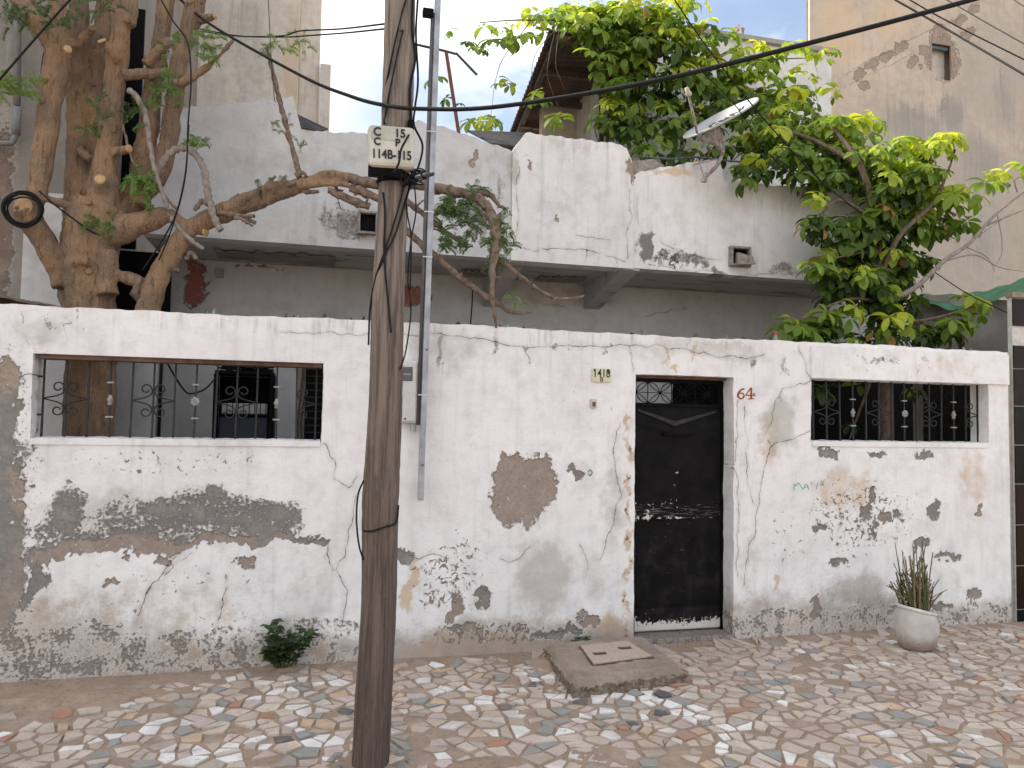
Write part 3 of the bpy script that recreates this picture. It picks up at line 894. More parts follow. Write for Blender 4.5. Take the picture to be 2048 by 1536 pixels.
# upturned bottle neck with a red cap
p = at(1551, 672, 0.1)
b = thing('bottle', 'clear bottle neck with red cap sticking up from the wall top', 'bottle', (p.x, 0.1, wtop(p.x)-0.01))
MB().lathe([(0.024, 0), (0.024, 0.03), (0.014, 0.055), (0.012, 0.075)], (p.x, 0.1, wtop(p.x)-0.01), 14).build('neck', M['glass'], b, smooth=True)
MB().lathe([(0.017, 0.0), (0.018, 0.003), (0.018, 0.022), (0.014, 0.025)], (p.x, 0.1, wtop(p.x)+0.062), 14).build('cap', simple('red_cap', (0.55, 0.03, 0.03), 0.4), b)
# earth and rubble heaped on the wall's left end
V, F_ = sheet(-2.9, at(160, 600).x, 0.0, 0.55, 0, 40)
hx = np.clip((at(165, 600).x-V[:, 0])/0.9, 0, 1)
V[:, 2] = WT-0.03 + 0.16*hx**0.8*np.clip(1-np.abs(V[:, 1]-0.2)/0.34, 0, 1)**0.5 + (fbm(V[:, 0], V[:, 1], 14, 2)-0.5)*0.05*np.clip(hx*3, 0, 1)
mobj('rubble_heap', V, F_, simple('rubble_earth', (0.20, 0.14, 0.11), 0.95, var=0.5, scale=25, bump=0.9, bdist=0.02),
     label="brown earth and rubble heaped on the front wall's left end", cat="rubble", org=(-2, 0.2, WT), smooth=True)

# ------------------------------------------------------------------ house: parapet, soffit, wall
YP, YH = 1.30, 2.40
def zc(px, py, Y): return at(px, py, Y).z
PZ = zc(1000, 517, YP)                                   # underside of the balcony slab
house = thing('house', 'white two storey house with cracked balcony parapet behind the front wall', 'house', (2, YH, 0))
fp = Feat(YP); E_ = fp.el
E_('stain', 690, 440, 64, 40, 0.68); E_('stain', 650, 430, 14, 40, 0.5); E_('stain', 700, 465, 74, 12, 0.7)
E_('stain', 960, 440, 50, 60, 0.72); E_('stain', 985, 480, 40, 20, 0.7); E_('stain', 1000, 380, 14, 60, 0.5); E_('wash', 930, 330, 80, 60, 0.45); E_('wash', 1130, 420, 90, 80, 0.35); E_('wash', 600, 330, 200, 60, 0.4)
E_('stain', 1294, 490, 24, 46, 0.98); E_('stain', 1300, 465, 12, 40, 0.4); E_('stain', 1270, 410, 10, 60, 0.4)
E_('stain', 1380, 525, 80, 20, 0.72); E_('stain', 1330, 515, 40, 24, 0.72); E_('stain', 1440, 545, 40, 14, 0.7); E_('stain', 1560, 540, 60, 20, 0.66)
E_('stain', 700, 262, 500, 22, 0.30); E_('stain', 1150, 290, 130, 26, 0.34); E_('stain', 1450, 340, 260, 24, 0.34); E_('stain', 900, 500, 900, 16, 0.26); E_('peel', 952, 315, 7, 20, 0.5, 0); E_('peel', 1262, 345, 8, 24, 0.7, 0.1); E_('peel', 1063, 328, 5, 10, 0.5, 0); E_('peel', 1113, 443, 5, 4, 0.8, 0)
E_('wash', 1024, 340, 12, 60, 0.8); E_('wash', 1330, 420, 60, 60, 0.3); E_('warm', 1340, 345, 90, 12, 0.7)
E_('chips', 1100, 320, 150, 60, 0.35); E_('chips', 700, 440, 120, 50, 0.8); E_('chips', 1350, 520, 120, 40, 0.9); E_('chips', 960, 450, 60, 60, 0.8)
E_('stain', 1530, 400, 150, 30, 0.32); E_('wash', 480, 440, 160, 30, 0.3); E_('stain', 1140, 300, 100, 8, 0.3)
fp.crack((1038, 330), (1030, 380), (1034, 440), (1028, 500)); fp.crack((1258, 380), (1262, 440), (1250, 470), (1254, 520))
fp.crack((1020, 497), (1100, 500), (1170, 500), (1200, 508)); fp.crack((1210, 512), (1250, 522)); fp.crack((1275, 395), (1278, 450))
fp.crack((1320, 485), (1380, 510), (1440, 522)); fp.crack((1320, 525), (1370, 545), (1400, 540), (1440, 548))
fp.crack((1150, 470), (1170, 475), (1215, 480)); fp.crack((1170, 500), (1168, 525)); fp.crack((1480, 552), (1560, 545), (1600, 548)); fp.crack((1310, 300), (1312, 345))
def poly_top(pts, Y):
    Q = [(at(a, b, Y).x, at(a, b, Y).z) for a, b in pts]
    xs_, zs_ = [q[0] for q in Q], [q[1] for q in Q]
    return lambda x: float(np.interp(x, xs_, zs_)) + 0.006*math.sin(x*23)+0.004*math.sin(x*61)
topL = poly_top([(270, 240), (380, 215), (586, 194), (604, 262), (800, 268), (835, 240), (900, 258), (1022, 301)], YP)
xa, xb = at(285, 460, YP).x, at(1021, 500, YP).x
grid_wall('parapet', M['parapet_shaded'], lines(xa, xb, 0.013), lines(PZ, PZ+1.6, 0.013), YP, 0.16, [], fp, ztop=topL, zbot=lambda x: PZ, amp=0.007, seed=4, parent=house)
topM = poly_top([(1021, 305), (1050, 267), (1110, 274), (1238, 290), (1252, 297), (1264, 330), (1266, 350)], YP)
xc = at(1266, 400, YP).x
grid_wall('parapet', M['parapet'], lines(xb+0.002, xc, 0.013), lines(PZ-0.02, PZ+1.6, 0.013), YP-0.022, 0.2, [], fp, ztop=topM, zbot=lambda x: PZ-0.012, amp=0.006, seed=5, parent=house)
topR = poly_top([(1266, 352), (1285, 342), (1400, 322), (1440, 320), (1448, 362), (1560, 372), (1660, 376), (1760, 382), (1830, 388)], YP)
xd = at(1810, 500, YP).x
grid_wall('parapet', M['parapet'], lines(xc+0.002, xd, 0.013), lines(PZ, PZ+1.6, 0.013), YP, 0.16, [], fp, ztop=topR, zbot=lambda x: PZ, amp=0.007, seed=6, parent=house)
# balcony slab (soffit), with scaling concrete
def slab_sheet(x0, x1, y0, y1, z, nx, ny, sd):
    xs_ = np.linspace(x0, x1, nx); ys_ = np.linspace(y0, y1, ny)
    Xg, Yg = np.meshgrid(xs_, ys_, indexing='ij')
    Zg = np.full_like(Xg, z) + (fbm(Xg, Yg, 3, sd)-0.5)*0.02
    V_ = np.stack([Xg, Yg, Zg], -1).reshape(-1, 3)
    i = np.arange(nx*ny).reshape(nx, ny)
    return V_, np.stack([i[:-1, :-1], i[:-1, 1:], i[1:, 1:], i[1:, :-1]], -1).reshape(-1, 4)
sl = NT('scaling_concrete')
n1 = sl.noise(2.2, 6, 0.62, vec=sl.mapping((0.7, 2.5, 1))); n2 = sl.noise(30, 5, 0.6)
sc_ = sl.mix(sl.rng(n1, 0.35, 0.65), (0.46, 0.455, 0.445), (0.40, 0.395, 0.385))
pm_ = sl.rng(sl.math('ADD', n1, sl.math('MULTIPLY', n2, 0.12)), 0.66, 0.68)
sc_ = sl.mix(pm_, sc_, (0.27, 0.255, 0.235))
sl.bsdf(sc_, 0.95, 0, sl.bump(sl.math('SUBTRACT', sl.math('MULTIPLY', n2, 0.3), pm_), 0.8, 0.02), 0.1)
M['soffit'] = sl.m
V, F_ = slab_sheet(xa-0.02, xd, YP+0.01, YH+0.1, PZ+0.02, 120, 24, 4)
mobj('balcony_slab', V, F_, M['soffit'], house, smooth=True)
MB().box((xa-0.02, YP+0.15, PZ+0.04), (xd, 4.0, PZ+0.16)).build('balcony_deck', M['soffit'], house)
scp = NT('bare_concrete_scale')
sn = scp.noise(20, 6, 0.7); sn2 = scp.noise(1, 5, 0.6, vec=scp.mapping((3, 22, 3)))
scp.bsdf(scp.mix(scp.rng(sn2, 0.4, 0.62), (0.30, 0.29, 0.27), (0.20, 0.185, 0.17)), 0.95, 0, scp.bump(scp.math('ADD', sn, sn2), 0.9, 0.02), 0.1)
for (pa, pb, ya, yb_) in ((430, 672, YP+0.35, YP+0.95), (930, 1000, YP+0.5, YP+0.95), (1090, 1180, YP+0.55, YP+1.0)):
    x0_, x1_ = at(pa, 510, YP+0.6).x, at(pb, 515, YP+0.6).x
    top_ = [(x0_+(x1_-x0_)*k/14, ya+0.15*abs(math.sin(k*1.9))+0.1*(1-k/14), PZ-0.004) for k in range(15)]
    bot_ = [(x0_+(x1_-x0_)*k/14, yb_-0.10*abs(math.sin(k*1.3+1)), PZ-0.004) for k in range(14, -1, -1)]
    MB().prism(top_+bot_, (0, 0, 0.012)).build('scaled_patch', scp.m, house)
# cantilever beams
def beam(pxl, pxr, dz, slope):
    x0_, x1_ = at(pxl, 520, YP).x, at(pxr, 520, YP).x
    v = []
    for x in (x0_, x1_):
        v += [(x, YP+0.012, PZ+0.03), (x, YP+0.012, PZ-0.02), (x, YH+0.03, PZ-dz), (x, YH+0.03, PZ+0.03)]
    f = [[0, 1, 2, 3], [7, 6, 5, 4], [0, 4, 5, 1], [1, 5, 6, 2], [2, 6, 7, 3], [3, 7, 4, 0]]
    mobj('beam', v, f, M['soffit'], house)
beam(1018, 1050, 0.30, 0); beam(1245, 1280, 0.26, 0)
# house wall under the slab
fh = Feat(YH); E_ = fh.el
E_('peel', 393, 570, 26, 44, 1.0, -0.5); E_('peel', 385, 525, 12, 14, 0.8, -0.5); E_('peel', 826, 590, 36, 20, 0.9, -0.5); E_('peel', 500, 532, 60, 3, 0.4, -0.5)
E_('wash', 1100, 640, 200, 60, 0.4); E_('warm', 1150, 600, 200, 30, 0.5); E_('warm', 1400, 592, 200, 10, 0.4); E_('stain', 950, 560, 60, 30, 0.25)
fh.crack((1290, 632), (1330, 622), (1380, 618)); fh.crack((1090, 608), (1130, 614))
hx0 = at(332, 590, YH).x
hd = (at(1300, 800, YH).x+0.28, at(1440, 800, YH).x+0.25, 0.0, 2.62)          # dark doorway seen through the transom
hw = (at(1560, 820, YH).x, at(1895, 820, YH).x, 0.0, 2.36)
grid_wall('wall', M['housewall'], lines(hx0, xd+0.1, 0.03, (hd[0], hd[1], hw[0], hw[1])), lines(-0.05, PZ+0.02, 0.03, (hd[3], hw[3])), YH, 0.2, [hd, hw], fh, amp=0.008, seed=7, parent=house)
M['black_metal'] = simple('black_paint', (0.006, 0.006, 0.007), 0.5, var=0.5, scale=8, bump=0.15, spec=0.06)
for h_ in (hd, hw):
    MB().box((h_[0], YH+0.12, 0), (h_[1], YH+0.17, h_[3])).build('door_shade_panel', M['black_metal'], house)  # the one behind the right grille is added, its black standing for shade
# back part of the house body so the light does not leak under it
MB().box((hx0, YH+0.2, -0.05), (hx0+0.2, 8.0, PZ+0.02)).build('side_wall', M['housewall'], house)
# drain spouts through the parapet
M['spout'] = simple('spout_concrete', (0.34, 0.31, 0.28), 0.95, var=0.45, scale=18, bump=0.8, bdist=0.01)
def spout(px, py, w, h, out):
    p_ = at(px, py, YP); s = mpp(px, py, YP); w *= s; h *= s
    q = MB()
    t_ = 0.022
    y0_, y1_ = YP-out, YP+0.05
    q.box((p_.x-w/2, y0_, p_.z-h/2), (p_.x+w/2, y1_, p_.z-h/2+t_), 0.004)
    q.box((p_.x-w/2, y0_, p_.z-h/2+t_), (p_.x-w/2+t_, y1_, p_.z+h/2-t_), 0.004)
    q.box((p_.x+w/2-t_, y0_, p_.z-h/2+t_), (p_.x+w/2, y1_, p_.z+h/2-t_), 0.004)
    q.box((p_.x-w/2, y0_, p_.z+h/2-t_), (p_.x+w/2, y1_, p_.z+h/2), 0.004)
    o = q.build('drain_spout', M['spout'], house)
    MB().box((p_.x-w/2+t_, YP-0.016, p_.z-h/2+t_), (p_.x+w/2-t_, YP-0.010, p_.z+h/2-t_)).build('opening', M['black_metal'], o)
    return p_, w, h
spout(735, 448, 40, 46, 0.07)
p_, w_, h_ = spout(1476, 515, 44, 40, 0.07)
MB().prism([(p_.x-w_*0.35, YP-0.13, p_.z-h_*0.5), (p_.x+w_*0.55, YP-0.13, p_.z-h_*0.42), (p_.x+w_*0.45, YP-0.12, p_.z-h_*0.05), (p_.x-w_*0.3, YP-0.12, p_.z+h_*0.12)], (0.01, 0.07, 0.01)).build('drain_spout', M['spout'], house)
# small junction box and conduits on the house wall
p_ = at(440, 547, YH)
MB().box((p_.x-0.035, YH-0.05, p_.z-0.045), (p_.x+0.035, YH-0.004, p_.z+0.045), 0.006).build('junction_box', simple('grey_box', (0.36, 0.35, 0.34)), house)

# ------------------------------------------------------------------ upper storey, set back
YU = 3.6
fu = Feat(YU)
fu.el('wash', 1500, 250, 150, 100, 0.4); fu.crack((1632, 120), (1636, 230))
ux0, ux1 = at(1190, 300, YU).x, at(1663, 200, YU).x
uz = zc(1550, 92, YU)
grid_wall('upper_wall', M['parapet'], lines(ux0, ux1, 0.03), lines(PZ+0.1, uz, 0.03), YU, 0.2, [], fu, amp=0.006, seed=12, parent=house)
MB().box((ux0-0.05, YU-0.06, uz+0.001), (ux1+0.04, YU+4, uz+0.07), 0.006).build('roof_slab', simple('roof_concrete', (0.38, 0.36, 0.33), 0.9), house)
MB().box((ux0-0.05, YU+0.2, PZ+0.1), (ux0, 8, uz)).build('upper_side_wall', M['pale'], house)
# tan return wall under the tin roof and a dark door post
tx0 = at(1085, 250, 4.2).x
fz = Feat(4.2)
grid_wall('return_wall', M['tan'], lines(tx0, ux0+0.1, 0.04), lines(PZ+0.1, zc(1150, 120, 4.2), 0.04), 4.2, 0.15, [], fz, amp=0.006, seed=13, parent=house)
p0, p1 = at(1200, 290, 3.3), at(1205, 200, 3.3)
MB().box((p0.x, 3.3, PZ+0.12), (p0.x+0.05, 3.35, p1.z+0.6)).build('post', simple('dark_post', (0.06, 0.035, 0.03)), house)
# corrugated roof seen from below
rt_ = NT('rusty_tin')
n1 = rt_.noise(3, 5, 0.6); n2 = rt_.noise(40, 4, 0.6)
rc = rt_.mix(rt_.rng(n1, 0.35, 0.65), (0.13, 0.085, 0.065), (0.075, 0.06, 0.055))
rc = rt_.mix(rt_.rng(n2, 0.5, 0.8), rc, (0.19, 0.10, 0.06))
rt_.bsdf(rc, 0.75, 0.2, rt_.bump(n2, 0.4, 0.003), 0.3)
M['tin'] = rt_.m
roof = thing('tin_roof', 'dark rusty corrugated tin roof overhanging above the parapet', 'roof', at(1050, 260, 4.0))
A0 = at(1098, 64, 2.6); A1 = at(1012, 284, 5.4)
def tin(name, a, b, width, parent, amp=0.022, pitch=0.11, drop=0.0, th=0.012):
    """sheet whose left edge runs a -> b, spreading to +x, ribs across the run"""
    n = max(8, int((b-a).length/pitch*8)); mcol = 4
    v = []; f = []
    for lay in (0, 1):
        for i in range(n+1):
            t = i/n; base = a.lerp(b, t)
            dz = amp*math.sin(t*(b-a).length/pitch*2*math.pi)
            for j in range(mcol+1):
                u = j/mcol
                v.append((base.x+u*width, base.y, base.z+dz+lay*th-drop*u))
    k = (n+1)*(mcol+1)
    for lay in (0, 1):
        for i in range(n):
            for j in range(mcol):
                q = lay*k+i*(mcol+1)+j
                fc = [q, q+1, q+mcol+2, q+mcol+1]
                f.append(fc if lay else fc[::-1])
    for i in range(n):
        q = i*(mcol+1); f.append([q, q+mcol+1, k+q+mcol+1, k+q]); q += mcol; f.append([q+mcol+1, q, k+q, k+q+mcol+1])
    for j in range(mcol):
        f.append([j+1, j, k+j, k+j+1]); q = n*(mcol+1)+j; f.append([q, q+1, k+q+1, k+q])
    return mobj(name, v, f, M['tin'], parent)
tin('sheet', A0, A1, 1.5, roof, drop=-0.1)
tin('sheet', A0+Vector((0.04, 0.2, 0.05)), A1+Vector((0.06, -0.3, 0.05)), 1.3, roof)
for k in range(5):
    q = A0.lerp(A1, k/4.0)
    MB().box((q.x+0.08, q.y-0.03, q.z-0.10), (q.x+1.4, q.y+0.03, q.z-0.03)).build('purlin', simple('roof_timber', (0.09, 0.06, 0.045)), roof)
MB().tube([A0+Vector((0.10, 0.05, -0.06)), A1+Vector((0.10, 0, -0.06))], 0.045, 4).build('rafter', simple('roof_timber2', (0.05, 0.04, 0.035)), roof)
# low sheets by the parapet
ls = thing('tin_sheet', 'loose dark tin sheet lying behind the notch in the parapet', 'roofing', at(990, 275, 2.4), 'loose tin sheets')
c0 = at(935, 264, 2.4); c1 = at(1050, 268, 2.4); c2 = at(1060, 300, 1.7); c3 = at(985, 290, 1.7)
M['tin_dark'] = simple('dark_tin', (0.03, 0.028, 0.027), 0.8, var=0.4)
MB().prism([c0, c1, c2, c3], (0, 0, 0.02)).build('sheet', M['tin_dark'], ls)
c0 = at(975, 292, 2.9); c1 = at(1065, 255, 2.9)
MB().prism([c0, c1, c1+Vector((0.05, 0.0, -0.5)), c0+Vector((0.1, 0, -0.3))], (0, 0.03, 0)).build('sheet', M['tin_dark'], ls)
l2 = thing('tin_sheet', 'small dark tin sheet against the pale building by the parapet step', 'roofing', at(620, 250, 1.8), 'loose tin sheets')
MB().prism([at(592, 230, 1.9), at(656, 260, 1.9), at(640, 264, 1.6), at(602, 258, 1.6)], (0, 0, 0.015)).build('sheet', M['tin_dark'], l2)

# ------------------------------------------------------------------ neighbouring buildings
fa = Feat(1.6)
fa.el('peel', 6, 450, 20, 200, 0.5, 0.0); fa.el('stain', 60, 250, 60, 250, 0.2); fa.el('wash', 150, 100, 80, 200, 0.5); fa.el('stain', 200, 300, 30, 300, 0.25)
bA = thing('building', 'grey shadowed plaster building behind the multi-stemmed tree', 'building', (-4, 1.6, 0), 'neighbouring buildings')
ax1 = at(244, 300, 2.0).x
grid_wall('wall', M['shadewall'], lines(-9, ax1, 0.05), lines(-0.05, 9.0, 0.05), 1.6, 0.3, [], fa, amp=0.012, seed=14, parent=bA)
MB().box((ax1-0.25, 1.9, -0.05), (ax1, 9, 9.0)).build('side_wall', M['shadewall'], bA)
fw = Feat(1.56)
fw.el('wash', 80, 480, 60, 90, 0.4)
grid_wall('lower_render', M['housewall'], lines(at(44, 500, 1.56).x, ax1, 0.03), lines(-0.05, zc(100, 385, 1.56), 0.03), 1.575, 0.02, [], fw, amp=0.004, seed=15, parent=bA)
# drain pipe on it
pg_ = simple('grey_pvc', (0.22, 0.22, 0.22), 0.5)
q = MB()
q.tube([at(38, -260, 1.5), at(34, 210, 1.5)], 0.028, 12)
q.tube([at(34, 215, 1.5), at(32, 270, 1.5)], 0.034, 12)
q.tube(spline([at(32, 268, 1.5), at(24, 285, 1.5), at(5, 287, 1.48), at(-40, 287, 1.48)], 5), 0.024, 10)
q.build('drain_pipe', pg_, bA, smooth=True)
# black sheets standing in for the shade of the passage between the houses
gp = thing('gap_shade_panel', 'tall black sheet standing for shade in gap behind the tree', 'panel', (at(300, 500, 2.1).x, 2.1, 0))
MB().box((ax1-0.1, 2.0, 2.52), (at(348, 500, 2.1).x, 2.03, PZ-0.02)).build('sheet', M['black_metal'], gp)
fq = Feat(1.98)
grid_wall('gap_wall', M['housewall'], lines(ax1-0.1, hx0+0.02, 0.04), lines(-0.05, 2.52, 0.04), 1.98, 0.1, [], fq, amp=0.005, seed=33, parent=house)
MB().box((ax1-0.1, 2.0, PZ), (at(283, 200, 2.0).x, 2.03, zc(260, 15, 2.0))).build('sheet', M['black_metal'], gp)
# pale building far left of centre
YB = 6.5
bB = thing('building', 'pale beige tall building against the sky behind the parapet left end', 'building', (at(450, 300, YB).x, YB, 0), 'neighbouring buildings')
fB = Feat(YB)
fB.el('stain', 330, 60, 120, 160, 0.35); fB.el('warm', 590, 150, 40, 200, 0.8); fB.el('wash', 500, 100, 60, 200, 0.5); fB.el('stain', 480, 60, 30, 120, 0.25)
bx1 = at(600, 60, YB).x
grid_wall('wall', M['pale'], lines(at(235, 100, YB).x, bx1, 0.05), lines(0, 11.5, 0.05), YB, 0.4, [], fB, amp=0.02, seed=16, parent=bB)
fB2 = Feat(YB+0.25)
fB2.el('warm', 610, 100, 60, 260, 0.25); fB2.el('stain', 625, 140, 10, 200, 0.3)
grid_wall('wall', M['pale'], lines(bx1+0.003, at(642, 60, YB).x, 0.04), lines(0, 11.5, 0.04), YB+0.2, 0.4, [], fB2, amp=0.01, seed=17, parent=bB)
grid_wall('wall', M['pale'], lines(at(642, 60, YB).x+0.004, at(661, 180, YB).x, 0.04), lines(0, zc(650, 122, YB), 0.04), YB+0.1, 2.0, [], Feat(YB), amp=0.01, seed=18, parent=bB)
# tall weathered building on the right
YC = 4.7
bC = thing('building', 'tall weathered tan building with broken window hole on the right', 'building', (at(1850, 300, YC).x, YC, 0), 'neighbouring buildings')
fC = Feat(YC); E_ = fC.el
for x, y, r, s_, amp in ((1830, 250, 120, 70, 0.36), (1900, 230, 60, 70, 0.42), (1960, 330, 90, 120, 0.32), (1800, 420, 140, 90, 0.28), (1960, 480, 100, 100, 0.24), (1750, 300, 60, 60, 0.25), (2010, 200, 50, 120, 0.26), (2100, 300, 120, 300, 0.25)):
    E_('stain', x, y, r, s_, amp+0.30)
E_('wash', 1880, 420, 420, 300, 1.0); E_('wash', 2000, 150, 220, 220, 0.85); E_('wash', 1900, 120, 160, 100, 0.5); E_('stain', 2100, 100, 160, 200, 0.4); E_('stain', 1720, 420, 120, 120, 0.4); E_('warm', 1680, 60, 90, 120, 0.55); E_('warm', 1780, 40, 80, 60, 0.55)
for x, y in ((1720, 150), (1745, 130), (1770, 112), (1800, 95), (1822, 125), (1850, 100), (1880, 62), (1920, 40), (1950, 15), (1935, 65)):
    E_('peel', x, y, 18, 9, 0.5, 0.4, 35)
E_('peel', 1730, 172, 11, 9, 0.9, 0.0); E_('peel', 1840, 135, 6, 6, 0.9, 0.0); E_('peel', 1885, 115, 38, 50, 0.3, 0.2, 10)
fC.crack((1690, 150), (1740, 120), (1800, 90), (1860, 60), (1930, 30), (1990, -20)); fC.crack((1700, 170), (1760, 140), (1830, 105)); fC.crack((2000, 140), (2010, 240))
wh = (at(1864, 110, YC).x, at(1902, 110, YC).x, zc(1880, 158, YC), zc(1880, 88, YC))
cx0 = at(1619, 30, YC).x
grid_wall('wall', M['tan'], lines(cx0, cx0+9, 0.028, (wh[0], wh[1])), lines(0, 11, 0.03, (wh[2], wh[3])), YC, 0.03, [wh], fC, amp=0.02, seed=19, parent=bC)
MB().prism([(cx0+0.12, YC+0.25, 0), (cx0+9, YC+0.25, 0), (cx0+9, 12, 0), (cx0+5.2, 12, 0)], (0, 0, 11)).build('rear_block', M['tan'], bC)
wf = MB()
bl = simple('faded_blue_frame', (0.16, 0.24, 0.28), 0.7, var=0.4)
wf.box((wh[0]+0.01, YC+0.06, wh[2]+0.05), (wh[0]+0.05, YC+0.11, wh[3])); wf.box((wh[0]+0.052, YC+0.06, wh[3]-0.05), (wh[1], YC+0.11, wh[3]-0.005))
wf.build('window_frame', bl, bC)
MB().box((wh[0]-0.02, YC+0.20, wh[2]-0.02), (wh[1]+0.02, YC+0.22, wh[3]+0.02)).build('infill', M['tan'], bC) if False else None
fI = Feat(YC+0.16)
grid_wall('infill', M['pale'], lines(wh[0]-0.02, wh[1]+0.02, 0.04), lines(wh[2]-0.02, wh[3]+0.02, 0.04), YC+0.17, 0.05, [], fI, amp=0.01, seed=20, parent=bC)
# low grey yard wall beside the tiled pillar
YG = 1.0
fG = Feat(YG)
fG.el('stain', 1980, 640, 60, 40, 0.3); fG.el('wash', 1950, 640, 90, 60, 0.8)
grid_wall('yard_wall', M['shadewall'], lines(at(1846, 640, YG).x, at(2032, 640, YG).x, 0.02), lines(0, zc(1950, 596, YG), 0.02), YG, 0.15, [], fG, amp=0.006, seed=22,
          label="low grey yard wall under the green tarpaulin", cat="wall", org=(at(1900, 640, YG).x, YG, 0))
yw = bpy.data.objects['yard_wall']
MB().box((at(1846, 640, YG).x-0.02, YG-0.03, 0), (at(2032, 640, YG).x, YG-0.012, 2.28)).build('yard_shade_panel', simple('shade_black', (0.018, 0.016, 0.015), 0.8, var=0.5, spec=0.1), yw)  # black board added for the shade low on the yard wall
# tiled neighbour front at the right edge
nb_ = thing('tiled_facade', 'glossy dark brown tiled house front at the right edge', 'facade', (WX1+0.1, 0, 0))
nx0 = at(2027, 950, 0.02).x
M['joint'] = simple('white_joint', (0.62, 0.61, 0.58), 0.9)
topT = zc(2040, 596, 0.0)
MB().box((nx0+0.002, 0.012, -0.05), (nx0+3.2, 0.06, topT)).build('wall', M['joint'], nb_)
MB().box((WX1+0.004, 0.03, -0.05), (nx0-0.003, 0.06, WT-0.05), 0.004).build('edge_strip', simple('grey_edge', (0.36, 0.33, 0.31)), nb_)
gl = []
for nme, c in (('brown', (0.020, 0.009, 0.008)), ('black', (0.006, 0.006, 0.007))):
    t = NT('glazed_'+nme)
    n1 = t.noise(5, 4, 0.6)
    t.bsdf(t.mix(t.rng(n1, 0.3, 0.7), c, tuple(q*0.6 for q in c)), t.rng(n1, 0.3, 0.7, 0.12, 0.3), 0, None, 0.18)
    gl.append(t.m)
jy = [596, 690, 737, 812, 890, 968, 1050, 1132, 1220, 1246]
for c_ in range(8):
    for r in range(len(jy)-1):
        za, zb = zc(2030, jy[r+1], 0), zc(2030, jy[r], 0)
        if r == 0: za = max(za, zb-0.26)
        MB().box((nx0+0.004+c_*0.405, 0.0, za+0.004), (nx0+c_*0.405+0.401, 0.0125, zb-0.004), 0.0012).build('tile', gl[0 if (r+c_) % 5 in (0, 1, 2) else 1], nb_)
# wooden frame end above the tiles
MB().box((nx0-0.01, -0.01, topT+0.002), (nx0+3.2, 0.07, topT+0.05), 0.004).build('cap', simple('weathered_board', (0.30, 0.23, 0.17)), nb_)
# green tarpaulin
tp = NT('green_tarpaulin')
n1 = tp.noise(6, 4, 0.6); n2 = tp.noise(1, 4, 0.6, vec=tp.mapping((30, 4, 4)))
tp.bsdf(tp.mix(tp.rng(n1, 0.3, 0.7), (0.018, 0.13, 0.055), (0.05, 0.20, 0.10)), 0.6, 0, tp.bump(n2, 0.5, 0.02), 0.3)
M['tarp'] = tp.m
P00, P10, P01, P11 = at(1838, 588, 1.6), at(2075, 545, 1.6), at(1850, 604, 0.85), at(2080, 588, 0.55)
V = []; n = 30
for i in range(n+1):
    for j in range(n+1):
        u, w = i/n, j/n
        q = P00.lerp(P10, u).lerp(P01.lerp(P11, u), w)
        V.append(q + Vector((0, 0, -0.10*math.sin(math.pi*u)*(1-0.3*w) + 0.05*math.sin(u*7+w*3)*w + 0.012*math.sin(u*31+w*11))))
i_ = np.arange((n+1)**2).reshape(n+1, n+1)
F_ = np.stack([i_[:-1, :-1], i_[:-1, 1:], i_[1:, 1:], i_[1:, :-1]], -1).reshape(-1, 4)
mobj('tarpaulin', V, F_, M['tarp'], label="sagging green tarpaulin stretched at the right edge", cat="tarpaulin", org=P00, smooth=True)

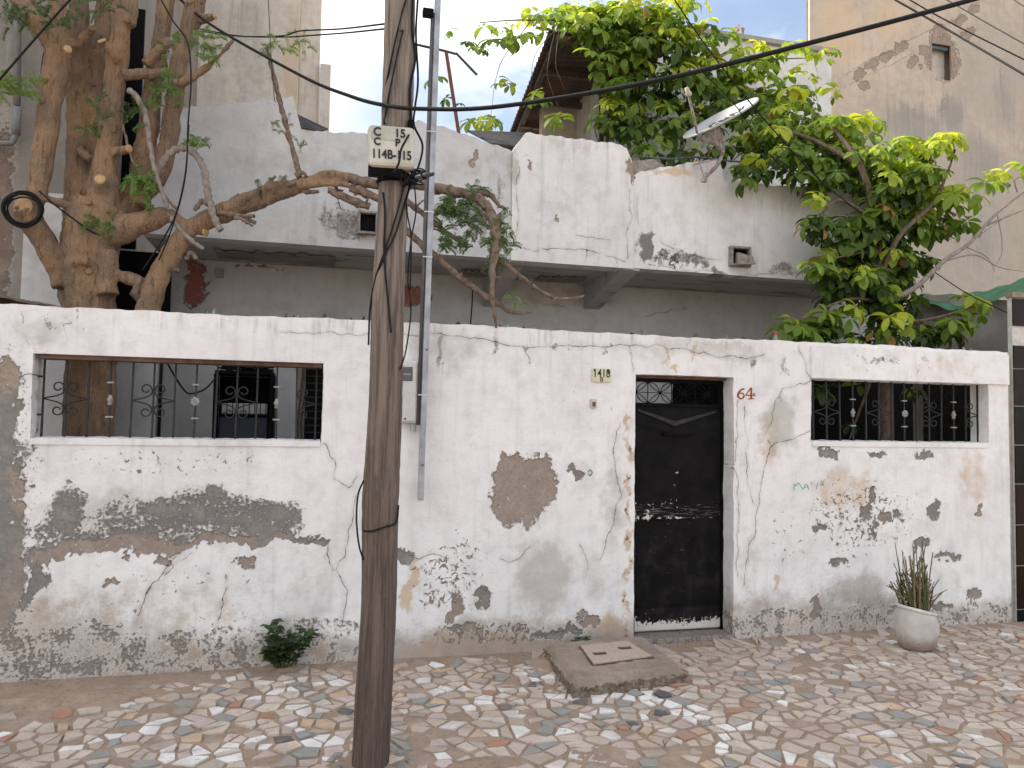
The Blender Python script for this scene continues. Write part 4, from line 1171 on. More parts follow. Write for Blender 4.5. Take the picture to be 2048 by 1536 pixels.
# ------------------------------------------------------------------ wrought-iron grilles
M['iron'] = simple('painted_iron', (0.03, 0.031, 0.033), 0.55, 0.2, var=0.5, scale=30, bump=0.3)
M['iron_pale'] = simple('worn_iron_casting', (0.36, 0.36, 0.35), 0.6, 0.2, var=0.4, scale=40, bump=0.3)
def grille(label, px_a, px_b, pmid, hole, where):
    Yg = 0.115
    xa_, xb_ = at(px_a, pmid, Yg).x, at(px_b, pmid, Yg).x
    zb, zt = hole[2]-0.005, hole[3]+0.0
    g = thing('window_grille', label, 'window grille', ((xa_+xb_)/2, Yg, zb), 'wrought-iron grilles of the front wall')
    n = 14; s = (xb_-xa_)/(n-1); zm = (zb+zt)/2-0.005
    rb = 0.0062
    # the tilt of hand-set bars
    for i in range(n):
        x = xa_+s*i; j = random.uniform(-0.004, 0.004)
        MB().tube([(x-j, Yg, zb), (x, Yg+0.001, zm), (x+j, Yg, zt)], rb*1.35, 4).build('bar', M['iron'], g)
    def curl(cx, sx, sz):
        pts_ = [(sx*s*0.98, 0), (sx*s*0.72, 0.07*s), (sx*s*0.40, 0.15*s), (sx*s*0.16, 0.26*s), (sx*s*0.07, 0.40*s), (sx*s*0.06, 0.52*s)]
        c = (sx*s*0.34, 0.58*s); r0 = 0.25*s
        for k in range(0, 15):
            a = math.pi - k*math.pi*1.9/14; r = r0*(1-0.45*k/14)
            pts_.append((c[0]+sx*math.cos(a)*r, c[1]+math.sin(a)*r))
        path = spline([(cx+a, Yg-0.006, zm+sz*b) for a, b in pts_], 3)
        return MB().tube(path, 0.0052, 5).build('scroll', M['iron'], g, smooth=True)
    for ci, sides in ((1, (-1, 1)), (5, (-1, 1)), (9, (-1, 1)), (12, (1,))):
        for sx in sides:
            for sz in (1, -1):
                curl(xa_+s*ci, sx, sz)
    for ci, kind in ((3, 'ball'), (7, 'rose'), (11, 'ball')):
        x = xa_+s*ci
        for dz in (0.86*s, -0.86*s):
            MB().box((x-0.024, Yg-0.012, zm+dz-0.006), (x+0.024, Yg+0.012, zm+dz+0.006), 0.002).build('collar', M['iron_pale'], g)
        if kind == 'ball':
            pr = [(0.006, -0.038), (0.014, -0.034), (0.016, -0.027), (0.010, -0.020), (0.017, -0.012), (0.021, 0.0), (0.017, 0.012), (0.010, 0.020), (0.014, 0.027), (0.006, 0.034)]
            MB().lathe(pr, (x, Yg, zm), 14).build('knob', M['iron_pale'], g, smooth=True)
        else:
            q = MB()
            for k in range(7):
                a = 2*math.pi*k/7
                q.lathe([(0.001, -0.006), (0.011, -0.004), (0.013, 0.0), (0.011, 0.004), (0.001, 0.006)], (x+math.cos(a)*0.021, Yg-0.010, zm+math.sin(a)*0.021), 8, axis=(0, -1, 0))
            q.lathe([(0.001, -0.008), (0.012, -0.004), (0.012, 0.002), (0.006, 0.008)], (x, Yg-0.012, zm), 12, axis=(0, -1, 0))
            q.build('rosette', M['iron_pale'], g, smooth=True)
    # lugs into the reveal
    for dz in (0.30, 0.75):
        xe = hole[0] if where == 'L' else hole[1]
        xn = xa_ if where == 'L' else xb_
        z_ = zb+(zt-zb)*dz
        MB().tube([(xn, Yg, z_), (xe, Yg+0.004, z_)], 0.007, 5).build('lug', M['iron'], g)
    return g
grille('wide wrought-iron grille with scrolls in the left wall opening, tree trunk behind it', 86, 632, 800, lw, 'L')
grille('wrought-iron grille with scrolls in the right wall opening beyond the door', 1626, 1955, 825, rw, 'R')

# ------------------------------------------------------------------ steel door
YD = 0.165
dx0, dx1 = at(1269, 1000, YD).x-0.0, at(1442, 1000, YD).x
dz0, dz1 = 0.055, zc(1350, 760, YD)
ztr = zc(1350, 812, YD)
door = thing('door', 'scuffed black steel door with wrought-iron transom in the front wall', 'door', ((dx0+dx1)/2, YD, 0))
t = NT('scuffed_black_paint')
n1 = t.noise(6, 5, 0.65); n2 = t.noise(38, 5, 0.7); n3 = t.noise(1, 4, 0.6, vec=t.mapping((60, 60, 4))); n4 = t.noise(14, 4, 0.7, dist=1.5)
ns = t.noise(1, 3, 0.6, vec=t.mapping((7, 7, 130), (3, 0, 1)))
c = t.mix(t.rng(n1, 0.3, 0.7), (0.006, 0.006, 0.007), (0.013, 0.012, 0.013))
aw = t.attr('wear')
wk = t.rng(t.math('ADD', t.math('ADD', t.math('MULTIPLY', n2, 0.75), t.math('MULTIPLY', n4, 0.45)), t.math('MULTIPLY', aw, 0.34)), 0.915, 0.945)
c = t.mix(wk, c, (0.62, 0.60, 0.56))
asx = t.attr('scratch')
sk = t.rng(t.math('ADD', ns, t.math('MULTIPLY', asx, 0.22)), 0.80, 0.84)
c = t.mix(t.math('MULTIPLY', sk, 0.45), c, (0.38, 0.34, 0.29))
ar = t.attr('dust')
c = t.mix(t.math('MULTIPLY', t.rng(t.math('ADD', n1, ar), 0.75, 1.3), 0.22), c, (0.17, 0.14, 0.12))
t.bsdf(c, t.rng(n1, 0.3, 0.7, 0.42, 0.6), 0, t.bump(t.math('ADD', n1, t.math('MULTIPLY', wk, -0.3)), 0.35, 0.01), 0.05)
M['door'] = t.m
xs_ = lines(dx0+0.003, dx1-0.003, 0.012); zs_ = lines(dz0, ztr, 0.012)
X, Z = np.meshgrid(xs_, zs_, indexing='ij')
u = (X-dx0)/(dx1-dx0); w = (Z-dz0)/(ztr-dz0)
zbar = (zc(1350, 1035, YD)-dz0)/(ztr-dz0)
Yq = YD + (fbm(X, Z, 3, 4)-0.5)*0.012
Yq -= 0.010*np.exp(-((w-zbar)/0.009)**2)                                   # welded cross bar
vz = 0.865+0.12*np.abs(u-0.52)
Yq -= 0.007*np.exp(-((w-vz)/0.012)**2)*(np.abs(u-0.5) < 0.47)             # pressed chevron
Yq += 0.006*np.exp(-((w-0.10)/0.006)**2)
wear = 0.95*np.exp(-(w/0.045)**2) + 0.35*np.exp(-(w/0.12)**2) + 0.30*np.exp(-((w-zbar)/0.008)**2) + 0.20*np.exp(-((w-zbar-0.05)/0.06)**2)*(u < 0.6)
wear += 0.50*np.exp(-((u-0.45)/0.05)**2-((w-0.64)/0.012)**2) + 0.55*np.exp(-((u-0.47)/0.04)**2-((w-0.70)/0.008)**2) + 0.4*np.exp(-((u-0.15)/0.04)**2-((w-0.51)/0.03)**2)
wear += 0.30*np.exp(-(u/0.03)**2)+0.34*np.exp(-((u-0.86)/0.05)**2-((w-0.25)/0.01)**2)+0.26*np.exp(-((w-zbar)/0.22)**2)+0.17
scr = np.exp(-((w-zbar-0.03)/0.05)**2)*0.75 + 0.55*np.exp(-((w-0.3)/0.3)**2)
dust = 0.30*np.exp(-((w-0.30)/0.28)**2)+0.35*np.exp(-(w/0.1)**2)
n0 = len(xs_)*len(zs_)
idx = np.arange(n0).reshape(len(xs_), len(zs_))
q = np.stack([idx[:-1, :-1], idx[1:, :-1], idx[1:, 1:], idx[:-1, 1:]], -1).reshape(-1, 4)
V = np.stack([X, Yq, Z], -1).reshape(-1, 3)
leaf = mobj('leaf', V, q, M['door'], door, attrs={'wear': wear.ravel(), 'scratch': scr.ravel(), 'dust': dust.ravel()}, smooth=True)
so = leaf.modifiers.new('thick', 'SOLIDIFY'); so.thickness = 0.03; so.offset = -1
za = zc(1340, 868, YD)
ap = MB()
ap.box((dx0+(dx1-dx0)*0.30, YD-0.045, za-0.010), (dx0+(dx1-dx0)*0.60, YD-0.004, za+0.006), 0.004)
ap.build('letter_flap', M['black_metal'], door)
M['door_bar'] = simple('worn_black_bar', (0.030, 0.030, 0.031), 0.55, var=0.4, spec=0.25)
zl, zmid = zc(1300, 822, YD), zc(1350, 852, YD)
xm_ = dx0+(dx1-dx0)*0.45
for xa_ in (dx0+0.02, dx1-0.06):
    MB().prism([(xa_, YD-0.014, zl-0.004), (xm_, YD-0.014, zmid), (xm_, YD-0.014, zmid+0.04), (xa_, YD-0.014, zl+0.014)][::(1 if xa_ < xm_ else -1)], (0, 0.012, 0)).build('chevron_bar', M['door_bar'], door)
fr = MB()
fr.box((dx0-0.006, YD-0.004, 0.03), (dx0+0.006, YD+0.05, dz1)); fr.box((dx1-0.006, YD-0.006, 0.03), (dx1+0.022, YD+0.05, dz1)); fr.box((dx0, YD-0.006, dz1-0.022), (dx1, YD+0.05, dz1+0.015))
fr.box((dx0+0.006, YD-0.014, ztr-0.008), (dx1-0.006, YD+0.03, ztr+0.020))
fr.build('frame', M['black_metal'], door)
zt0, zt1 = ztr+0.02, dz1-0.022
hh = (zt1-zt0)/2; zm = (zt0+zt1)/2
wq = (dx1-dx0-0.03)/3.5
for k in range(4):
    cx = dx0+0.008+wq*(k+0.5)
    MB().tube([(cx, YD+0.012, zt0), (cx, YD+0.012, zt1)], 0.0045, 4).build('transom_bar', M['black_metal'], door)
    for sx in (-1, 1):
        for sz in (-1, 1):
            for bow in (0.62, -0.20):
                a = Vector((cx, YD+0.008, zm+sz*hh)); b = Vector((cx+sx*wq*0.5, YD+0.008, zm))
                if b.x > dx1-0.005: continue
                mid = (a+b)/2; out = Vector((sx*hh, 0, sz*wq*0.5)).normalized()
                pth = spline([a, mid+out*hh*(0.30 if bow > 0 else -0.12), b], 6)
                MB().tube(pth, 0.0042, 4).build('transom_scroll', M['black_metal'], door)
MB().tube([(dx0, YD+0.012, zm), (dx1, YD+0.012, zm)], 0.004, 4).build('transom_bar', M['black_metal'], door)
# threshold
th = NT('threshold_terrazzo')
n1 = th.voro(16, th.mapping((1, 1.6, 1)), out=1)
vd = th.voro(16, th.mapping((1, 1.6, 1)), 'DISTANCE_TO_EDGE', 0)
cc = th.mix(0.9, n1, (0.30, 0.25, 0.23)); hs = th.mix(0.5, cc, (0.19, 0.155, 0.145))
hs = th.mix(th.rng(vd, 0.02, 0.06), (0.12, 0.095, 0.08), hs)
th.bsdf(hs, 0.6, 0, th.bump(vd, 0.3, 0.01), 0.3)
V, F_ = sheet(dr[0]-0.01, dr[1]+0.0, -0.02, 0.26, 0.045, 12)
thr = MB().box((dr[0]+0.004, -0.012, -0.03), (dr[1]-0.004, 0.24, 0.040), 0.006)
thr.build('threshold', th.m, wall)

# ------------------------------------------------------------------ signs and paint on the wall
def text_mesh(body, size, loc, mat, name, parent, depth=0.0008, offset=0.0, org=None, yoff=-0.012, rot=0.0, xs=1.0, **kw):
    cu = bpy.data.curves.new('txt', 'FONT')
    cu.body = body; cu.size = size; cu.extrude = depth; cu.offset = offset; cu.align_x = 'CENTER'; cu.align_y = 'CENTER'
    o = bpy.data.objects.new('txt', cu); col.objects.link(o)
    bpy.context.view_layer.update()
    dg = bpy.context.evaluated_depsgraph_get()
    me = bpy.data.meshes.new_from_object(o.evaluated_get(dg))
    vs = np.array([v.co[:] for v in me.vertices]); fs = [list(p.vertices) for p in me.polygons]
    bpy.data.objects.remove(o); bpy.data.curves.remove(cu); bpy.data.meshes.remove(me)
    x = vs[:, 0]*xs; y = vs[:, 1]
    xr = x*math.cos(rot)-y*math.sin(rot); yr = x*math.sin(rot)+y*math.cos(rot)
    W_ = np.stack([loc[0]+xr, loc[1]-vs[:, 2]+yoff, loc[2]+yr], -1)
    return mobj(name, W_, fs, mat, parent, org=org, **kw)
def ribbon(pts2, widths, mat, name, parent=None, **kw):
    """flat painted stroke on the front wall, following its surface; pts2 in photo pixels"""
    P = spline([at(a, b, -0.01) for a, b in pts2], 6)
    s = mpp(*pts2[0], 0)
    Wd = lerp_list([q*s/2 for q in widths], 6) if isinstance(widths, (list, tuple)) else [widths*s/2]*len(P)
    v = []; f = []
    for i, p_ in enumerate(P):
        t_ = (P[min(i+1, len(P)-1)]-P[max(i-1, 0)]); nn = Vector((-t_.z, 0, t_.x)); nn = nn.normalized() if nn.length > 1e-9 else Vector((1, 0, 0))
        for sg in (-1, 1):
            q = p_+nn*Wd[i]*sg
            v.append((q.x, wall_y(q.x, q.z)-0.003, q.z))
    for i in range(len(P)-1): f.append([2*i, 2*i+1, 2*i+3, 2*i+2])
    return v, f
def strokes(name, mat, L, parent=None, **kw):
    if name == 'chalk_mark':
        for pts2, wd in L: MB().add(*ribbon(pts2, wd, mat, name)).build(name, mat, parent)
        return
    q = MB()
    for pts2, wd in L: q.add(*ribbon(pts2, wd, mat, name))
    return q.build(name, mat, parent, **kw)
pc = at(1202, 751, 0.0)
pl = thing('number_plate', 'small cream enamel plate reading 1418 B beside the door', 'sign', (pc.x, -0.01, pc.z))
s1 = mpp(1202, 751)
en = NT('chipped_enamel')
n1 = en.noise(45, 4, 0.6); na = en.noise(12, 3, 0.6)
ce = en.mix(en.rng(n1, 0.3, 0.7), (0.62, 0.60, 0.40), (0.56, 0.53, 0.36))
ce = en.mix(en.rng(na, 0.70, 0.74), ce, (0.10, 0.06, 0.04))
en.bsdf(ce, 0.35, 0, None, 0.5)
MB().box((pc.x-19.5*s1, -0.014, pc.z-13.5*s1), (pc.x+19.5*s1, -0.006, pc.z+13.5*s1), 0.003).build('plate', en.m, pl)
M['ink'] = simple('black_ink', (0.012, 0.013, 0.012), 0.5)
text_mesh('1418', 17*s1/0.72, (pc.x, -0.0, pc.z+3.5*s1), M['ink'], 'digits', pl, offset=0.0006, xs=0.78, yoff=-0.0152)
text_mesh('B', 9*s1/0.72, (pc.x, -0.0, pc.z-8.5*s1), simple('green_ink', (0.03, 0.06, 0.015)), 'letter', pl, offset=0.0005, yoff=-0.0152)
rst = simple('rust_spot', (0.05, 0.025, 0.015), 0.9)
for a, b in ((-15, 10), (13, 10), (16, 7)):
    MB().lathe([(0.0001, 0.0), (0.010, 0.001), (0.0001, 0.0025)], (pc.x+a*s1, -0.0142, pc.z+b*s1), 7, axis=(0.1, -1, 0.1)).build('rust_spot', rst, pl)
# bell push
pb = at(1186, 807)
bl_ = thing('doorbell', 'small worn doorbell box below the number plate', 'doorbell', (pb.x, -0.01, pb.z))
MB().box((pb.x-6*s1, -0.022, pb.z-9*s1), (pb.x+6*s1, -0.004, pb.z+9*s1), 0.004).build('case', simple('bell_case', (0.60, 0.55, 0.50)), bl_)
MB().box((pb.x-3*s1, -0.026, pb.z-6*s1), (pb.x+3*s1, -0.0215, pb.z+3*s1), 0.001).build('button', simple('bell_button', (0.16, 0.08, 0.05)), bl_)
# painted 64
M['red_paint'] = simple('brick_red_paint', (0.36, 0.085, 0.035), 0.85, var=0.35, scale=60)
six = [([(1490, 778), (1484, 779), (1479, 785), (1477, 791), (1480, 796), (1485, 797), (1489, 793), (1488, 788), (1484, 786), (1480, 788)], [3, 3.2, 4.2, 4.6, 3.4, 2.4, 3.4, 2.6, 2.0, 1.6])]
four = [([(1503, 776), (1497, 784), (1493, 790)], [3.0, 2.4, 2.0]), ([(1492, 790.5), (1500, 790.5), (1510, 790)], [2.2, 2.4, 2.4]),
        ([(1504, 775), (1503.5, 786), (1503.5, 797)], [3.6, 4.4, 4.2]), ([(1497, 797.5), (1503, 797.5), (1509, 797)], [1.8, 2.4, 1.8]), ([(1507, 786), (1510, 788), (1511, 793)], [1.4, 2.0, 1.4])]
p = at(1493, 787)
n64 = thing('painted_number', 'house number 64 painted in brick red beside the door', 'lettering', (p.x, -0.01, p.z))
strokes('digit', M['red_paint'], six, n64); strokes('digit', M['red_paint'], four, n64)
# green scribble
M['green_chalk'] = simple('green_chalk', (0.22, 0.50, 0.38), 0.9, var=0.2, scale=80)
p = at(1620, 970)
strokes('chalk_mark', M['green_chalk'], [([(1589, 980), (1590, 968), (1594, 972), (1598, 966), (1603, 972), (1606, 978)], 1.7), ([(1607, 980), (1613, 968), (1619, 979)], 1.7),
        ([(1609, 975), (1617, 974)], 1.4), ([(1624, 964), (1626, 969)], 1.8), ([(1637, 966), (1634, 978)], 1.6), ([(1645, 961), (1643, 972)], 1.8), ([(1650, 958), (1648, 968)], 1.2)],
        thing('graffiti', "faint green chalk scribble MA under the right grille", "graffiti", (p.x, -0.01, p.z)))
strokes('graffiti', simple('green_daub', (0.16, 0.34, 0.20), 0.9), [([(1177, 944), (1181, 940), (1185, 945), (1181, 951), (1177, 947)], 2.4)],
        label="tiny green paint daub between the bare patch and the door", cat="graffiti", group="paint scribbles on the wall", org=at(1181, 945))

# ------------------------------------------------------------------ meter box and steel channel
M['meter'] = simple('meter_plastic', (0.60, 0.60, 0.58), 0.5, var=0.12, scale=10, bump=0.1)
px0, px1 = at(794, 785).x, at(834, 785).x
mz0, mz1 = zc(815, 846, -0.06), zc(815, 722, -0.06)
mb = thing('electric_meter', 'grey plastic electric meter box half hidden behind the pole', 'meter box', ((px0+px1)/2, 0, mz0))
MB().box((px0, -0.095, mz0), (px1-0.006, -0.004, mz1), 0.014).build('case', M['meter'], mb)
MB().box((px0+0.004, -0.108, mz0+0.012), (px1-0.022, -0.094, mz1-0.014), 0.006).build('cover', simple('meter_cover', (0.55, 0.55, 0.53), 0.5, var=0.1), mb)
wz0, wz1 = zc(815, 762, -0.1), zc(815, 734, -0.1)
MB().box((px0+0.008, -0.1115, wz0), (px1-0.050, -0.1075, wz1), 0.003).build('window', simple('meter_window', (0.07, 0.07, 0.075), 0.15), mb)
MB().box((px0+0.008, -0.1145, (wz0+wz1)/2-0.008), (px1-0.062, -0.1112, (wz0+wz1)/2+0.002), 0.001).build('display_bar', simple('meter_bar', (0.30, 0.30, 0.30)), mb)
MB().lathe([(0.007, 0), (0.007, 0.004), (0.004, 0.005)], (px0+0.05, -0.1075, mz0+0.03), 12, axis=(0, -1, 0)).build('seal', M['black_metal'], mb)
MB().tube([(px1-0.03, -0.05, mz0-0.06), (px1-0.03, -0.05, mz0+0.01)], 0.022, 12).build('gland', simple('gland_grey', (0.40, 0.40, 0.39)), mb)
gv = NT('galvanised_steel')
n1 = gv.voro(60, out=1); n2 = gv.noise(9, 5, 0.6); n3 = gv.noise(1, 4, 0.6, vec=gv.mapping((40, 40, 3)))
cg = gv.mix(gv.rng(n2, 0.3, 0.7), (0.40, 0.42, 0.45), (0.28, 0.30, 0.33))
cg = gv.mix(gv.math('MULTIPLY', gv.rng(n3, 0.55, 0.8), 0.6), cg, (0.55, 0.57, 0.60))
gv.bsdf(cg, gv.rng(n2, 0.3, 0.7, 0.45, 0.65), 0.55, gv.bump(n2, 0.2, 0.004), 0.5)
M['galv'] = gv.m
t0, t1 = at(841, 1001, -0.10), at(880, -120, -0.13)
chn = thing('steel_channel', 'long galvanised steel channel standing against the wall beside the utility pole', 'steel post', (t0.x, -0.1, t0.z))
def lean(z): return t0.lerp(t1, (z-t0.z)/(t1.z-t0.z))
wch = 0.040
q = MB()
prof = [(-wch/2, 0.030), (-wch/2, -0.015), (wch/2, -0.015), (wch/2, 0.030), (wch/2-0.004, 0.030), (wch/2-0.004, -0.011), (-wch/2+0.004, -0.011), (-wch/2+0.004, 0.030)]
v = []
for zz in (t0, t1):
    for a, b in prof: v.append((zz.x+a, zz.y+b, zz.z))
f = [list(range(8)), [8+k for k in range(8)][::-1]] + [[k, 8+k, 8+(k+1) % 8, (k+1) % 8] for k in range(8)]
mobj('channel', v, f, M['galv'], chn)
for py in (265, 425, 515, 700, 790, 930):
    z_ = zc(850, py, -0.1); p = lean(z_)
    if py in (700, 930):
        MB().lathe([(0.006, 0.0), (0.006, 0.003)], (p.x+0.004, p.y-0.0165, p.z), 8, axis=(0, -1, 0)).build('hole', M['black_metal'], chn)
    else:
        MB().box((p.x-wch/2-0.026, p.y-0.019, p.z-0.004), (p.x+wch/2+0.003, p.y+0.033, p.z+0.004)).build('cable_tie', simple('white_tie', (0.7, 0.7, 0.7)), chn)
M['cable'] = simple('black_cable', (0.008, 0.008, 0.009), 0.5, var=0.3, scale=60, bump=0.1, spec=0.2)
M['cable_grey'] = simple('grey_cable', (0.10, 0.10, 0.105), 0.5, var=0.3)
p0, p1 = lean(zc(845, 850, -0.1)), lean(zc(868, 30, -0.1))
MB().tube([p0+Vector((-0.036, 0.01, 0)), p1+Vector((-0.036, 0.0, 0))], 0.014, 8).build('feed_cable', M['cable_grey'], chn, smooth=True)
MB().box((p1.x-0.11, p1.y-0.03, p1.z-0.04), (p1.x-0.03, p1.y+0.02, p1.z+0.02), 0.006).build('cable_head', M['black_metal'], chn)

# ------------------------------------------------------------------ utility pole
wd = NT('weathered_pole_wood')
ng = wd.noise(1, 6, 0.7, vec=wd.mapping((42, 42, 1.6)), dist=0.6); nb = wd.noise(3, 4, 0.6); nf = wd.noise(1, 4, 0.65, vec=wd.mapping((150, 150, 5)))
ah = wd.attr('height')
cw = wd.mix(ah, (0.150, 0.108, 0.092), (0.300, 0.258, 0.222))
cw = wd.mix(wd.rng(ng, 0.35, 0.62), wd.mix(0.62, cw, (0.02, 0.015, 0.012)), cw)
cw = wd.mix(wd.math('MULTIPLY', wd.rng(nf, 0.5, 0.8), 0.45), cw, wd.mix(0.5, cw, (0.40, 0.34, 0.29)))
cw = wd.mix(wd.math('MULTIPLY', wd.rng(nb, 0.4, 0.7), 0.4), cw, wd.mix(0.5, cw, (0.16, 0.11, 0.09)))
wd.bsdf(cw, 0.9, 0, wd.bump(wd.math('ADD', ng, wd.math('MULTIPLY', nf, 0.4)), 0.9, 0.018), 0.15)
M['pole'] = wd.m
pb0 = atz(738, 1532, 0.0)
YPole = pb0.y
cl = [(741, 1532, 37), (747, 1400, 36.5), (757, 1200, 34.5), (760, 1000, 36), (770, 800, 33), (775, 600, 32), (786, 400, 29), (796, 200, 30.5), (801, 0, 30), (807, -250, 29), (815, -700, 28)]
pole = thing('utility_pole', 'weathered brown wooden utility pole in front of the wall', 'utility pole', (pb0.x, pb0.y, 0))
v = []; hv = []; seg = 40
rows = []
pp_ = spline([at(a, b, YPole) for a, b, _ in cl], 14)
rr_ = lerp_list([r*mpp(a, b, YPole) for a, b, r in cl], 14)
pp_ = [Vector((pp_[0].x, pp_[0].y, -0.03))] + pp_; rr_ = [rr_[0]*1.08] + rr_
for i, (p, r) in enumerate(zip(pp_, rr_)):
    for k in range(seg):
        a = 2*math.pi*k/seg
        rad = r*(1+0.05*math.sin(3*a+p.z*1.1)+0.035*(fbm(np.array([k*0.9]), np.array([p.z*0.5]), 1.0, 51)[0]-0.5)*2 + 0.03*(rs.rand()-0.5))
        v.append((p.x+math.cos(a)*rad, p.y+math.sin(a)*rad, p.z)); hv.append(min(1, max(0, (p.z-0.2)/2.9)))
nr = len(pp_)
f = [[i*seg+k, i*seg+(k+1) % seg, (i+1)*seg+(k+1) % seg, (i+1)*seg+k] for i in range(nr-1) for k in range(seg)]
f.append([(nr-1)*seg+k for k in range(seg)])
mobj('shaft', v, f, M['pole'], pole, smooth=True, attrs={'height': hv})
def pole_at(py):
    i = min(range(len(pp_)), key=lambda k: abs(proj(pp_[k])[1]-py))
    return pp_[i], rr_[i]
# bolts
for a, b in ((764, 402), (800, 402), (803, 60)):
    c_, r_ = pole_at(b); q = at(a, b, c_.y-r_)
    MB().lathe([(0.010, -0.02), (0.010, 0.004), (0.007, 0.008)], (q.x, c_.y-math.sqrt(max(0, r_*r_-(q.x-c_.x)**2))-0.002, q.z), 8, axis=(0, -1, 0)).build('bolt', simple('rust_bolt', (0.16, 0.11, 0.08)), pole)
# roughly broken mortar collar at the foot
for k in range(16):
    q = MB()
    a = 2*math.pi*k/16+random.uniform(-0.15, 0.15); r_ = 0.15+random.uniform(0, 0.07)
    x, y = pb0.x+math.cos(a)*r_, pb0.y+math.sin(a)*r_; s_ = random.uniform(0.02, 0.05)
    q.lathe([(s_*0.9, -0.02), (s_, 0.004), (s_*0.6, s_*0.5), (0.001, s_*0.62)], (x, y, 0.0), 6)
    q.build('mortar_lump', M['spout'], pole)
# junction box on the pole
c_, r_ = pole_at(295)
Yb = c_.y-r_-0.045
a0, a1 = at(736, 295, Yb), at(829, 290, Yb)
bz0, bz1 = zc(783, 337, Yb), zc(783, 254, Yb)
jb = thing('junction_box', 'cream cable junction box stencilled 114B-115 strapped to the pole', 'junction box', ((a0.x+a1.x)/2, Yb, bz0))
M['jbox'] = simple('cream_box', (0.57, 0.565, 0.50), 0.5, var=0.14, scale=14, bump=0.12)
def tilt_box(mbv, ang, cx, cz):
    out = []
    for x, y, z in mbv:
        dx, dz = x-cx, z-cz
        out.append((cx+dx*math.cos(ang)-dz*math.sin(ang), y, cz+dx*math.sin(ang)+dz*math.cos(ang)))
    return out
cxj, czj = (a0.x+a1.x)/2, (bz0+bz1)/2; angj = math.radians(2.0)
q = MB().box((a0.x, Yb-0.03, bz0), (a1.x, Yb+0.05, bz1), 0.022); q.v = tilt_box(q.v, angj, cxj, czj); q.build('cover', M['jbox'], jb, smooth=False)
q = MB().box((a0.x+0.012, Yb-0.0325, czj+0.026), (cxj+0.045, Yb-0.0295, bz1-0.012), 0.001); q.v = tilt_box(q.v, angj, cxj, czj); q.build('label_field', simple('box_field', (0.50, 0.50, 0.45)), jb)
sj = mpp(783, 295, Yb)
for body, ox, oz, sz in (('C', -29, 25, 17), ('15', 16, 25, 17), ('C', -29, 6, 15), ('P', 11, 6, 15), ('114B-115', -1, -19, 18)):
    x_, z_ = cxj+ox*sj, czj+oz*sj
    x_, z_ = tilt_box([(x_, 0, z_)], angj, cxj, czj)[0][::2]
    text_mesh(body, sz*sj/0.72, (x_, Yb, z_), M['ink'], 'stencil_text', jb, offset=0.0015, rot=angj, xs=0.82 if len(body) > 3 else 0.95, yoff=-0.0338)
MB().box((cxj-0.11, Yb-0.005, bz0-0.045), (cxj+0.06, Yb+0.04, bz0+0.02), 0.008).build('entry_block', M['black_metal'], jb)
MB().tube([(c_.x+math.cos(a)*(r_+0.008), c_.y+math.sin(a)*(r_+0.008), bz0-0.035) for a in np.linspace(0, 2*math.pi, 25)], 0.012, 6, cap=False).build('strap', M['black_metal'], jb)

# ------------------------------------------------------------------ manhole slab, pot, weeds
mh = thing('inspection_chamber', 'raised concrete inspection chamber with square lid before the door', 'manhole', tuple(sum(SLAB, Vector((0,0,0)))/4))
cn = NT('old_concrete')
n1 = cn.noise(5, 6, 0.65); n2 = cn.noise(45, 5, 0.65); n3 = cn.noise(160, 3, 0.6)
cc = cn.mix(cn.rng(n1, 0.35, 0.65), (0.40, 0.325, 0.265), (0.30, 0.245, 0.20))
cc = cn.mix(cn.rng(n2, 0.55, 0.75, 0, 0.6), cc, (0.14, 0.115, 0.09))
cc = cn.mix(cn.rng(n3, 0.6, 0.8, 0, 0.5), cc, (0.45, 0.40, 0.34))
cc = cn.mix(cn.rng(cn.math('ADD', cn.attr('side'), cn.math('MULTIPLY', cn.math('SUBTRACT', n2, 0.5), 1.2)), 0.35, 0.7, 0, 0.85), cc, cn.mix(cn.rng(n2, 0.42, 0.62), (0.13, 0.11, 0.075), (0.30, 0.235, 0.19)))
cn.bsdf(cc, 0.95, 0, cn.bump(cn.math('ADD', cn.math('ADD', n1, n2), cn.math('MULTIPLY', n3, 0.4)), 0.9, 0.018), 0.1)
M['concrete'] = cn.m
HS = 0.115
SL = [atz(1092, 1290-6, HS), atz(1288, 1276-6, HS), atz(1368, 1330, HS), atz(1150, 1358, HS)]
SL[0].y = min(SL[0].y, -0.03); SL[1].y = min(SL[1].y, -0.03)
def bil(a, b, c, d, u, w): return a.lerp(b, u).lerp(d.lerp(c, u), w)
n = 46; v = []; f = []
hz = {}
LID = (0.24, 0.76, 0.26, 0.74)
for i in range(n+1):
    for j in range(n+1):
        p = bil(SL[0], SL[1], SL[2], SL[3], i/n, j/n)
        e = min(i, n-i, j, n-j)/n
        z = HS - 0.05*max(0, 1-e/0.05)**2*random.uniform(.7, 1.2) + (float(fbm(np.array([p.x]), np.array([p.y]), 9, 6)[0])-0.5)*0.022 + (float(fbm(np.array([p.x]), np.array([p.y]), 40, 6)[0])-0.5)*0.010
        v.append((p.x, p.y, z))
for i in range(n):
    for j in range(n):
        k = i*(n+1)+j; f.append([k, k+n+1, k+n+2, k+1])
bd = [i*(n+1) for i in range(n+1)] + [n*(n+1)+j for j in range(1, n+1)] + [i*(n+1)+n for i in range(n-1, -1, -1)] + [j for j in range(n-1, 0, -1)]
cen = sum(SL, Vector((0, 0, 0)))/4
prev = bd
